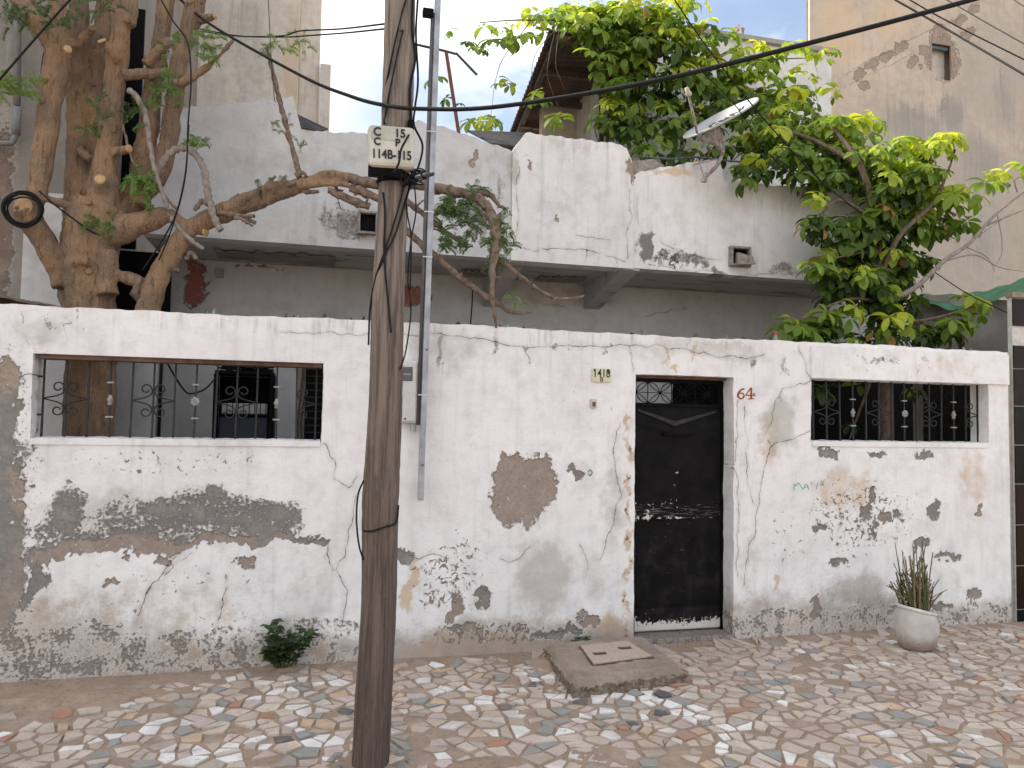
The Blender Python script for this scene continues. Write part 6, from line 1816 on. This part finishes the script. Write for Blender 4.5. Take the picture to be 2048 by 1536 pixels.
vv = vv + nn*dsp[:, None]
mobj('trunk', vv, ff, M['bark'], lt, smooth=True)
# sawn faces of the stubs
def cutdisc(a, b, Y, r, axis):
    c = at(a, b, Y); r *= mpp(a, b, Y)
    MB().lathe([(r*0.94, -0.012), (r*0.98, 0.0), (r*0.55, 0.003), (0.001, 0.003)], c, 14, axis=axis).build('sawn_face', M['cutwood'], lt, smooth=True)
cutdisc(200, 358, .485, 11, (0.0, -1, 0.25)); cutdisc(203, 80, .43, 9, (-0.35, -0.6, 0.7)); cutdisc(46, 413, .56, 20, (-0.3, -1, 0.1)); cutdisc(259, 297, .49, 8, (0.8, -0.6, 0.0))
cutdisc(136, 98, .40, 8, (0.5, -0.9, 0.1)); cutdisc(431, 32, .64, 7, (1, -0.3, 0)); cutdisc(412, 464, .53, 9, (0.8, -0.5, -0.1))
for k in range(26):       # knots
    st = random.choice(stems[:9]); i = random.randint(1, len(st[0])-2); a, b, r = st[0][i]
    a2, b2, r2 = st[0][i+1]; t_ = random.random(); a, b, r = a+(a2-a)*t_, b+(b2-b)*t_, r+(r2-r)*t_
    if not 0 < b < 590: continue
    Y = st[1]+(st[2]-st[1])*i/(len(st[0])-1); o_ = random.uniform(-0.7, 0.7)
    c = at(a+o_*r, b, Y); s_ = mpp(a, b, Y); c.y -= r*s_*math.sqrt(1-o_*o_)*0.92
    rk = random.uniform(3, 7)*s_
    MB().lathe([(rk, -0.012), (rk*1.05, 0.004), (rk*0.6, 0.012), (0.001, 0.008)], c, 9, axis=(o_*0.7, -1, random.uniform(-.2, .4))).build('knot', random.choice((M['bark'], M['bark_grey'])), lt, smooth=True)
# long limb to the right and its shoots
br2 = [
 ([(690, 352, 10), (740, 366, 10), (800, 368, 10), (850, 372, 10), (900, 382, 10), (945, 392, 10), (970, 410, 10), (988, 445, 11), (992, 490, 9), (985, 540, 7), (985, 590, 4), (993, 654, 2.5)], .42, -.02),
 ([(940, 388, 9), (975, 386, 7), (1000, 412, 4), (1015, 420, 2)], .3, .2),
 ([(700, 375, 8), (760, 400, 7), (830, 478, 7), (880, 520, 7), (925, 560, 6), (975, 595, 6), (1025, 624, 5), (1065, 626, 3)], .36, .18),
 ([(812, 400, 6), (850, 430, 6), (900, 470, 5), (935, 490, 4)], .36, .3),
 ([(985, 512, 5), (1015, 532, 5), (1050, 560, 4.5), (1085, 585, 4.5), (1120, 599, 3.5), (1168, 592, 2.5)], .15, .2),
 ([(655, 380, 7), (690, 395, 8), (740, 415, 8)], .38, .36),
]
for pts_, y0_, y1_ in br2:
    P, R_ = TP(pts_, y0_, y1_); PS = spline(P, 6)
    MB().tube([p+Vector((random.uniform(-.005, .005), 0, random.uniform(-.006, .006))) for p in PS], [r*random.uniform(.82, 1.16) for r in lerp_list(R_, 6)], 10).build('branch', M['bark_grey'], lt, smooth=True)
shoots = [([(600, 352, 7), (585, 300, 7), (570, 240, 7), (556, 190, 6), (545, 140, 6), (534, 95, 4)], .42, .40), ([(592, 352, 8), (605, 345, 5), (612, 352, 4)], .42, .4),
          ([(255, 180, 7), (270, 190, 7), (290, 230, 7), (302, 300, 6), (310, 340, 6), (322, 380, 5), (335, 415, 5)], .5, .45), ([(338, 428, 8), (362, 460, 7), (385, 482, 6), (408, 498, 4)], .52, .48),
          ([(300, 375, 8), (325, 325, 9), (345, 303, 9), (372, 296, 10), (400, 320, 9), (412, 360, 9), (418, 400, 9), (430, 440, 9), (442, 460, 8)], .55, .40),
          ([(440, 430, 8), (462, 405, 7), (478, 388, 5)], .5, .5), ([(430, 425, 6), (470, 428, 6), (510, 445, 5)], .45, .4), ([(452, 430, 5), (485, 432, 5), (508, 432, 4)], .45, .36),
          ([(355, 420, 4), (300, 360, 3.5), (265, 320, 3), (245, 250, 3)], .5, .5), ([(470, 435, 5), (488, 440, 5), (505, 452, 4)], .42, .38), ([(372, 520, 6), (384, 505, 7), (392, 520, 5)], .55, .5), ([(388, 420, 6), (405, 402, 7), (415, 410, 6)], .45, .42)]
for pts_, y0_, y1_ in shoots:
    P, R_ = TP(pts_, y0_, y1_); PS = spline(P, 6)
    pale = pts_[0][0] < 350
    MB().tube([p+Vector((random.uniform(-.004, .004), 0, random.uniform(-.004, .004))) for p in PS], [r*random.uniform(.55, 1.0) for r in lerp_list(R_, 6)], 8).build('shoot', M['branch_pale'] if pale else M['bark_grey'], lt, smooth=True)
rts = random.Random(17)
for pts_, y0_, y1_ in br2+[stems[11], stems[12]]:
    P, R_ = TP(pts_, y0_, y1_); PS = spline(P, 6); RS = lerp_list(R_, 6)
    for k in range(4):
        i = rts.randint(2, len(PS)-2); p = PS[i]; r = RS[i]
        d = Vector((rts.uniform(-1, 1), rts.uniform(-1, .2), rts.uniform(-1, 1))).normalized()
        ln = r*rts.uniform(1.3, 3.2)
        MB().tube([p, p+d*ln*.6, p+d*ln+Vector((rts.uniform(-.2, .5)*ln, 0, .3*ln))], [r*.45, r*.34, r*.2], 6).build('stub', M['bark_grey'], lt, smooth=True)
# feathery pinnate sprigs
def sprig(a, b, Y, da, db, npair, size, age_light, rnd):
    p0_ = at(a, b, Y); p1_ = at(a+da, b+db, Y+rnd.uniform(-.12, .05)); out = []
    path = spline([p0_, p0_.lerp(p1_, .5)+Vector((0, 0, .012)), p1_], npair)
    d = (p1_-p0_).normalized()
    for i, p in enumerate(path):
        for sg in (-1, 1):
            side = Vector((-d.z, rnd.uniform(-.5, .1), d.x)).normalized()*sg
            v, f = blade(p, side+d*0.5+Vector((0, 0, -0.15)), Vector((rnd.uniform(-.4, .4), -0.6, .7)), size*rnd.uniform(.85, 1.35), size*0.62, .3, .1, 2, 'ov')
            out.append((v, f, min(1, max(0, age_light+rnd.uniform(-.2, .2)))))
    return out, path
rp = random.Random(9)
L = []
tw = MB()
def spray(a, b, Y, n, rx, ry, ln, size, age_light, dirs=None):
    for k in range(n):
        x, y = a+rp.uniform(-rx, rx), b+rp.uniform(-ry, ry)
        an = rp.uniform(0, 6.28) if dirs is None else rp.uniform(*dirs)
        o_, path = sprig(x, y, Y+rp.uniform(-.1, .1), math.cos(an)*ln, math.sin(an)*ln, 5, size, age_light, rp)
        L.extend(o_); tw.tube(path, .0012, 3, cap=False)
spray(30, 165, .45, 26, 42, 26, 26, .022, .75, (-.2, 1.2)); spray(70, 30, .45, 34, 70, 26, 26, .024, .18); spray(190, 10, .45, 14, 50, 12, 26, .022, .2)
spray(405, 95, .5, 26, 28, 26, 22, .022, .65); spray(330, 185, .5, 22, 20, 30, 22, .022, .55); spray(345, 95, .5, 6, 20, 16, 20, .02, .5)
spray(275, 365, .5, 26, 26, 18, 22, .024, .65); spray(295, 400, .5, 6, 10, 10, 20, .022, .7); spray(580, 90, .4, 20, 40, 14, 20, .018, .75); spray(530, 100, .4, 5, 16, 10, 18, .02, .6)
spray(395, 280, .5, 12, 18, 14, 22, .02, .6); spray(205, 455, .45, 18, 30, 16, 20, .018, .35); spray(190, 230, .55, 14, 24, 40, 22, .02, .3); spray(265, 240, .52, 10, 16, 30, 22, .02, .35)
spray(920, 450, .25, 60, 45, 45, 24, .024, .25); spray(905, 410, .25, 16, 22, 16, 24, .024, .3); spray(1000, 470, .2, 34, 24, 40, 22, .023, .35); spray(955, 380, .25, 8, 18, 8, 20, .022, .3)
spray(990, 520, .15, 10, 12, 20, 20, .018, .3); spray(560, 250, .4, 8, 16, 12, 16, .014, .6); spray(590, 290, .4, 5, 14, 8, 16, .014, .5); spray(545, 370, .4, 8, 30, 10, 16, .015, .1); spray(820, 362, .35, 6, 24, 8, 18, .018, .3); spray(1030, 600, .2, 5, 12, 8, 16, .016, .8)
tw.build('twig', M['branch'], lt, kind='stuff')
q = MB(); ag = []
for v_, f_, a_ in L:
    q.add(v_, f_); ag += [a_]*len(v_)
mobj('foliage', q.v, q.f, M['pinnate'], lt, attrs={'age_light': ag}, kind='stuff', smooth=True)

# ------------------------------------------------------------------ satellite dish
Ydish = 1.12
dc = at(1440, 236, Ydish); ds = mpp(1440, 236, Ydish)
dish = thing('satellite_dish', 'tilted grey satellite dish on a bracket above the right parapet', 'satellite dish', at(1428, 330, Ydish))
M['dish'] = simple('dish_paint', (0.42, 0.425, 0.44), 0.45, var=0.12, scale=10, bump=0.1)
axm = (CR*0.868+CU*0.496).normalized()
nrm = ((-CR*0.496+CU*0.868)*0.955 - CF*0.295).normalized()
ax2 = nrm.cross(axm)
Rd = 80*ds
v = []; f = []; seg = 48; rings = 8
for lay in (0, 1):
    for i in range(rings+1):
        r = i/rings
        for k in range(seg):
            a = 2*math.pi*k/seg
            v.append(dc+axm*math.cos(a)*r*Rd+ax2*math.sin(a)*r*Rd*0.95+nrm*(0.10*Rd*(r*r-1)-lay*0.012+(0.006 if lay == 0 and i == rings else 0)))
for lay in (0, 1):
    o_ = lay*(rings+1)*seg
    for i in range(rings):
        for k in range(seg):
            k2 = (k+1) % seg; fc = [o_+i*seg+k, o_+i*seg+k2, o_+(i+1)*seg+k2, o_+(i+1)*seg+k]
            f.append(fc if lay == 0 else fc[::-1])
for k in range(seg):
    k2 = (k+1) % seg; a = rings*seg; b = (rings+1)*seg+rings*seg
    f.append([a+k, a+k2, b+k2, b+k])
mobj('reflector', v, f, M['dish'], dish, smooth=True)
def dpt(u_, w_):
    r2 = u_*u_+w_*w_
    return dc+axm*u_*Rd+ax2*w_*Rd*0.95+nrm*(0.10*Rd*(r2-1)+0.004)
M['logo'] = simple('logo_black', (0.02, 0.02, 0.022), 0.5)
def logo(pts_, wd):
    q = MB()
    for (a, b), (c, d) in zip(pts_[:-1], pts_[1:]):
        t_ = Vector((c-a, d-b)); nl = Vector((-t_.y, t_.x)).normalized()*wd
        q.add([dpt(a+nl.x, b+nl.y), dpt(a-nl.x, b-nl.y), dpt(c-nl.x, d-nl.y), dpt(c+nl.x, d+nl.y)], [[0, 1, 2, 3]])
    return q.build('logo_stroke', M['logo'], dish)
sgn = 1 if ax2.dot(CU) < 0 else -1     # towards the lower rim as seen
logo([(-.33, .15*sgn), (-.22, -.30*sgn), (-.02, -.30*sgn)], .035); logo([(-.33, .15*sgn), (-.16, .42*sgn), (-.10, .15*sgn)], .035); logo([(-.20, 0.05*sgn), (-.12, -.05*sgn), (-.14, .25*sgn)], .03)
logo([(-.02, .45*sgn), (.03, -.25*sgn), (.10, .25*sgn)], .035); logo([(.14, .4*sgn), (.18, -.2*sgn)], .03); logo([(.24, .3*sgn), (.34, -.2*sgn), (.42, .2*sgn)], .028); logo([(.46, .2*sgn), (.60, -.15*sgn)], .035); logo([(.52, .2*sgn), (.70, -.1*sgn)], .03)
M['bracket'] = simple('rusty_grey_bracket', (0.36, 0.35, 0.34), 0.6, 0.2, var=0.5, scale=22, c2=(0.20, 0.12, 0.09))
foot = at(1397, 282, Ydish-.05); lnb = at(1376, 186, Ydish-.28)
MB().tube([foot, foot.lerp(lnb, .5)+Vector((.008, 0, 0)), lnb], 0.012, 8).build('feed_arm', M['bracket'], dish, smooth=True)
q = MB().lathe([(0.010, -0.045), (0.020, -0.04), (0.022, 0.0), (0.028, 0.01), (0.028, 0.035), (0.012, 0.042)], lnb+Vector((.0, 0, .01)), 14, axis=(0.3, 0.1, -0.5)); q.build('feed_horn', simple('horn_cream', (0.52, 0.47, 0.38)), dish, smooth=True)
q = MB().prism([at(1402, 272, Ydish), at(1438, 250, Ydish), at(1446, 300, Ydish), at(1430, 285, Ydish), at(1410, 284, Ydish)], (0, .05, 0)); q.build('back_plate', M['bracket'], dish)
MB().tube(spline([at(1440, 262, Ydish+.02), at(1446, 300, Ydish+.02), at(1434, 330, Ydish+.02), at(1412, 352, Ydish+.02)], 5), 0.020, 10).build('mast', M['bracket'], dish, smooth=True)
for pa in ([(1398, 322), (1406, 350)], [(1385, 330), (1435, 318)], [(1392, 318), (1386, 334)], [(1412, 285), (1440, 292)]):
    MB().tube([at(*pa[0], Ydish+.06), at(*pa[1], Ydish+.02)], 0.007, 6).build('strut', M['bracket'], dish)
MB().prism([at(1405, 345, Ydish), at(1414, 345, Ydish), at(1414, 364, Ydish), at(1405, 362, Ydish)], (0, .04, 0)).build('clamp', M['bracket'], dish)
# thin pipe along the parapet behind it
q = MB().tube([at(1266, 312, 1.62), at(1340, 318, 1.62), at(1395, 314, 1.62), at(1460, 322, 1.6), at(1560, 330, 1.6)], 0.010, 6)
q.build('water_pipe', M['cable_grey'], None, label="thin dark pipe running behind the parapet under the dish", cat="pipe", org=at(1266, 312, 1.62))
q = MB().prism([at(1268, 322, 1.5), at(1305, 318, 1.5), at(1330, 332, 1.5), at(1272, 348, 1.5)], (0, .2, .02))
q.build('broken_slab', M['spout'], None, label="broken slab lying on the parapet beside the chamfered block", cat="slab", org=at(1300, 335, 1.5))
# rusty aerial post
rp0 = at(918, 270, 2.2); rust = simple('rust', (0.20, 0.085, 0.055), 0.9, var=0.4)
ae = thing('aerial_post', 'thin rusty post with crossbar standing behind the parapet', 'post', rp0)
MB().tube([Vector((rp0.x, rp0.y, PZ+.16)), rp0, at(892, 102, 2.2)], 0.020, 6).build('upright', rust, ae)
MB().tube([at(828, 88, 2.2), at(890, 102, 2.2), at(912, 108, 2.2)], 0.013, 6).build('crossbar', simple('dark_bar', (0.07, 0.05, 0.045)), ae)
MB().tube([at(912, 106, 2.2), at(954, 150, 2.2)], 0.013, 6).build('brace', simple('dark_bar2', (0.07, 0.05, 0.045)), ae)

# ------------------------------------------------------------------ cables
def cable(label, pts_, r, mat='cable', n=10):
    P = spline([at(a, b, Y) for a, b, Y in pts_], n)
    return MB().tube(P, r, 7).build('cable', M[mat], None, label=label, cat='cable', group='cables and wires', org=P[0], smooth=True)
c_, r_ = pole_at(215)
cable('thick black overhead cable sweeping across from the left tree to the upper right', [(340, -20, .9), (420, 48, .5), (600, 150, -.6), (700, 192, -1.3), (772, 211, YPole-r_-.02), (850, 218, -2.0), (1000, 213, -2.3), (1300, 164, -2.7), (1620, 86, -3.0), (1950, -2, -3.2), (2200, -75, -3.3)], .0105)
cable('upper of two wavy wires from the pale building to the pole', [(400, 62, 2.2), (470, 72, 1.6), (560, 72, .6), (600, 62, .1), (680, 58, -.6), (768, 48, YPole)], .0055)
cable('lower of two wavy wires from the pale building to the pole', [(400, 58, 2.2), (480, 72, 1.6), (570, 74, .6), (620, 71, .1), (690, 66, -.6), (768, 58, YPole)], .0055)
for lab, pts_, r in (('lowest of the four wires crossing the upper right corner', [(1770, -12, 1.0), (1900, 62, .4), (2070, 162, -.4)], .010),
                     ('second lowest of the four wires crossing the upper right corner', [(1785, -20, 1.2), (1900, 45, .8), (2070, 130, .2)], .007),
                     ('second highest of the four wires crossing the upper right corner', [(1860, -20, 1.4), (1960, 38, .8), (2070, 100, .2)], .006),
                     ('highest of the four wires crossing the upper right corner', [(2000, -20, 1.4), (2040, 8, 1.0), (2080, 30, .6)], .006),
                     ('diagonal thin wire running down across the vine past the dish', [(1330, -30, .2), (1400, 75, .3), (1480, 180, .35), (1560, 275, .4), (1640, 360, .45), (1720, 425, .5)], .006),
                     ('second diagonal wire running over the dish rim', [(1380, 120, .4), (1470, 210, .6), (1530, 300, .7), (1620, 380, .7)], .0045),
                     ('short black cable crossing the top left corner', [(150, -12, .2), (75, 72, .2), (0, 158, .2), (-40, 200, .2)], .008),
                     ('thin wire dropping past the slim upright shoot', [(536, -20, .35), (541, 90, .35), (548, 190, .38), (551, 205, .38)], .003),
                     ('thin wire stretched below the leafy tree to the tiled corner', [(1870, 545, .5), (1940, 590, .4), (2035, 635, .2)], .005),
                     ('thin wire hanging from the long limb against the parapet', [(672, 376, .4), (676, 400, .4), (682, 418, .4)], .003),
                     ('short cord hanging in front of the grey house wall', [(945, 580, 1.9), (944, 610, 1.9), (941, 648, 1.9)], .007)):
    cable(lab, pts_, r)
cable('black cable hanging down through the left tree to the branch fork', [(312, -20, .4), (345, 40, .38), (375, 85, .35), (382, 160, .35), (376, 250, .35), (372, 340, .35), (355, 420, .38), (325, 480, .45), (285, 540, .5)], .006)
cable('second hanging black cable beside the first in the left tree', [(378, 250, .34), (370, 350, .34), (352, 430, .36), (335, 480, .42), (318, 520, .48)], .005)
cable('black cable running from the coil down across the trunk', [(78, 382, .38), (110, 410, .36), (150, 440, .4), (180, 462, .45), (200, 470, .5)], .006)
cable('sagging black cable seen through the left grille', [(322, 700, .5), (345, 745, .6), (370, 782, .7), (385, 787, .8), (410, 778, .9), (432, 755, 1.0)], .007)
cable('dangling cable behind the tree stem at the far left', [(92, 90, .85), (84, 130, .9), (80, 190, .95)], .007)
# coil hung on the sawn limb
cl_ = thing('cable_coil', 'coil of black cable hung over the sawn limb at the far left', 'cable coil', at(46, 450, .5))
rc_ = random.Random(2)
for k in range(9):
    c0 = at(46+rc_.uniform(-3, 3), 418+rc_.uniform(-3, 3), .52-.05*rc_.random()); R0 = (33+rc_.uniform(-5, 3))*mpp(46, 418, .5); ph = rc_.uniform(0, 6)
    MB().tube([c0+Vector((math.cos(a)*R0*1.0, .015*math.sin(2*a+ph), math.sin(a)*R0*(1.02+.06*math.sin(ph)))) for a in np.linspace(0, 2*math.pi, 33)], .0055, 6, cap=False).build('loop', M['cable'], cl_, smooth=True)
# cables running down the pole
def pcable(label, pts_, r=.0055, off=.012):
    P = []
    for a, b in pts_:
        c_, r_ = pole_at(b)
        q_ = at(a, b, c_.y-r_)
        dx = q_.x-c_.x
        y = c_.y-math.sqrt(max(0.0, r_*r_-dx*dx))-off if abs(dx) < r_ else c_.y-off*0.5
        P.append(at(a, b, y))
    return MB().tube(spline(P, 6), r, 6).build('cable', M['cable'], None, label=label, cat='cable', group='cables and wires', org=P[0], smooth=True)
pcable('black cable slanting down the left half of the pole above the box', [(815, -10), (800, 40), (780, 130), (765, 215), (770, 248)])
pcable('black cable crossing the pole face above the box', [(806, 60), (790, 130), (776, 200), (768, 248)], .005)
pcable('black cable hanging along the pole\'s right edge above the box', [(826, -10), (825, 60), (830, 120), (820, 180), (822, 240), (818, 262)], .007)
pcable('second cable along the pole\'s right edge above the box', [(836, -10), (832, 70), (836, 160), (830, 215), (828, 250), (845, 290), (838, 330), (828, 350)], .006)
pcable('bent black cable lying over the right side of the junction box', [(828, 252), (812, 280), (802, 300), (798, 325), (788, 345)], .006, .12)
pcable('black cable looping from the box down the pole to the left', [(812, 350), (806, 380), (790, 440), (770, 500), (750, 560), (740, 620), (737, 690)], .0055)
pcable('second black cable crossing the pole below the box', [(766, 385), (770, 430), (768, 500), (772, 560), (778, 620), (782, 665)], .0055)
pcable('black cable running straight down the pole\'s right side', [(828, 345), (818, 380), (812, 400), (790, 470), (765, 520), (745, 580)], .0055)
pcable('loop of black cable bulging left low on the pole', [(728, 960), (716, 990), (713, 1040), (718, 1090), (727, 1120)], .005)
pcable('black tie wrapped round the pole below the channel foot', [(727, 1062), (745, 1062), (770, 1054), (792, 1045), (797, 1010)], .005)
pcable('thin black cable drooping from the box toward the meter', [(826, 345), (832, 420), (822, 480), (816, 560), (822, 620), (812, 700), (800, 740)], .004)
pcable('thin black cable from the pole to the steel channel', [(812, 395), (815, 430), (822, 470), (822, 530), (820, 580)], .004)
tg = thing('cable_tangle', 'tangle of black cable ends under the junction box', 'cables', at(815, 350, Yb))
rt2 = random.Random(8)
for k in range(16):
    P = [at(rt2.uniform(790, 850), rt2.uniform(335, 375), Yb+rt2.uniform(-.02, .12)) for _ in range(4)]
    if k > 11: P = [at(rt2.uniform(738, 770), rt2.uniform(336, 358), Yb+rt2.uniform(-.02, .05)) for _ in range(4)]
    MB().tube(spline(P, 5), .004, 5).build('cable_end', M['cable'], tg, smooth=True)
MB().tube([at(812, 362, Yb), at(866, 348, -1.0)], .012, 6).build('cable_end', M['cable'], tg)
MB().box((at(818, 245, Yb).x, Yb+.03, zc(820, 256, Yb)), (at(830, 245, Yb).x, Yb+.09, zc(820, 234, Yb)), .004).build('connector', M['black_metal'], tg)

# ------------------------------------------------------------------ things in the yard behind the left opening
Yc = 1.55
k0, k1 = at(428, 800, Yc), at(546, 800, Yc)
zt_ = zc(480, 748, Yc)
cg = thing('cage', 'black metal cage cabinet seen through the left grille', 'cage', ((k0.x+k1.x)/2, Yc+.25, 0))
w_ = k1.x-k0.x
for x in (k0.x, k1.x-.03):
    for y in (Yc, Yc+.42):
        MB().box((x, y, 0), (x+.03, y+.03, zt_)).build('post', M['black_metal'], cg)
MB().box((k0.x, Yc, zt_+.001), (k1.x, Yc+.45, zt_+.03)).build('top', M['black_metal'], cg)
MB().box((k0.x, Yc+.44, 0), (k1.x, Yc+.455, zt_)).build('back_panel', M['black_metal'], cg)
MB().box((k0.x-.012, Yc+.031, 0), (k0.x-.001, Yc+.419, zt_)).build('side_panel', M['black_metal'], cg)
MB().box((k1.x+.001, Yc+.031, 0), (k1.x+.012, Yc+.419, zt_)).build('side_panel', M['black_metal'], cg)
zs1, zs2 = zc(480, 806, Yc), zc(480, 828, Yc)
MB().box((k0.x+.031, Yc+.02, zs2-.012), (k1.x-.031, Yc+.43, zs2)).build('shelf', M['black_metal'], cg)
MB().box((k0.x+.05, Yc+.10, zs2+.001), (k1.x-.05, Yc+.40, zs1), .01).build('bundle', simple('pale_bundle', (0.46, 0.45, 0.44)), cg)
for k in range(9):
    x = k0.x+.06+(w_-.12)*k/8
    MB().tube([(x, Yc+.03, zs2), (x, Yc+.03, zs1+.03)], .005, 4).build('wire', M['black_metal'], cg)
MB().box((k0.x+.04, Yc+.06, .02), (k1.x-.04, Yc+.42, zs2-.02), .01).build('bin', simple('navy_bin', (0.012, 0.016, 0.035), 0.5), cg)
jk = thing('junk_heap', 'tangled dark wires and scrap on top of the cage', 'junk', ((k0.x+k1.x)/2, Yc+.2, zt_+.03))
rj = random.Random(4)
for k in range(12):
    P = [Vector((rj.uniform(k0.x, k1.x), Yc+rj.uniform(0, .4), zt_+.035+rj.uniform(0, .09))) for _ in range(4)]
    MB().tube(spline(P, 4), .009, 5).build('wire', M['cable'], jk, smooth=True)
MB().tube([Vector(((k0.x+k1.x)/2-.12+math.cos(a)*.08, Yc+.05, zt_+.03+math.sin(a)*.08)) for a in np.linspace(0, math.pi, 14)], .007, 5).build('hoop', M['cable'], jk)
# wire rack and hanging cloth at the right end of the opening
rk = thing('wire_rack', 'dark wire rack at the right end of the left opening', 'rack', (at(625, 800, .6).x, .6, 0))
x0_, x1_ = at(610, 800, .6).x, at(668, 800, .6).x
MB().box((x0_, .66, 0), (x1_, .68, 2.2)).build('back', M['black_metal'], rk)
for k in range(12):
    MB().tube([(x0_, .6, 1.5+k*.055), (x1_, .6, 1.5+k*.055)], .004, 4).build('wire', M['iron'], rk)
V = []; n = 14
for i in range(n+1):
    for j in range(n+1):
        px_ = 588+(26+8*math.sin(j*.5))*i/n; py_ = 690+230*j/n
        q_ = at(px_+ (10*(1-j/n)), py_, .75); V.append((q_.x, .75+.02*math.sin(i*1.3+j*.2), q_.z))
i_ = np.arange((n+1)**2).reshape(n+1, n+1)
mobj('cloth', V, np.stack([i_[:-1, :-1], i_[1:, :-1], i_[1:, 1:], i_[:-1, 1:]], -1).reshape(-1, 4), simple('drab_cloth', (0.22, 0.19, 0.165), 0.95), None,
     label="drab cloth hanging beside the wire rack in the left opening", cat="cloth", org=(at(600, 800, .75).x, .75, 1.5), smooth=True)
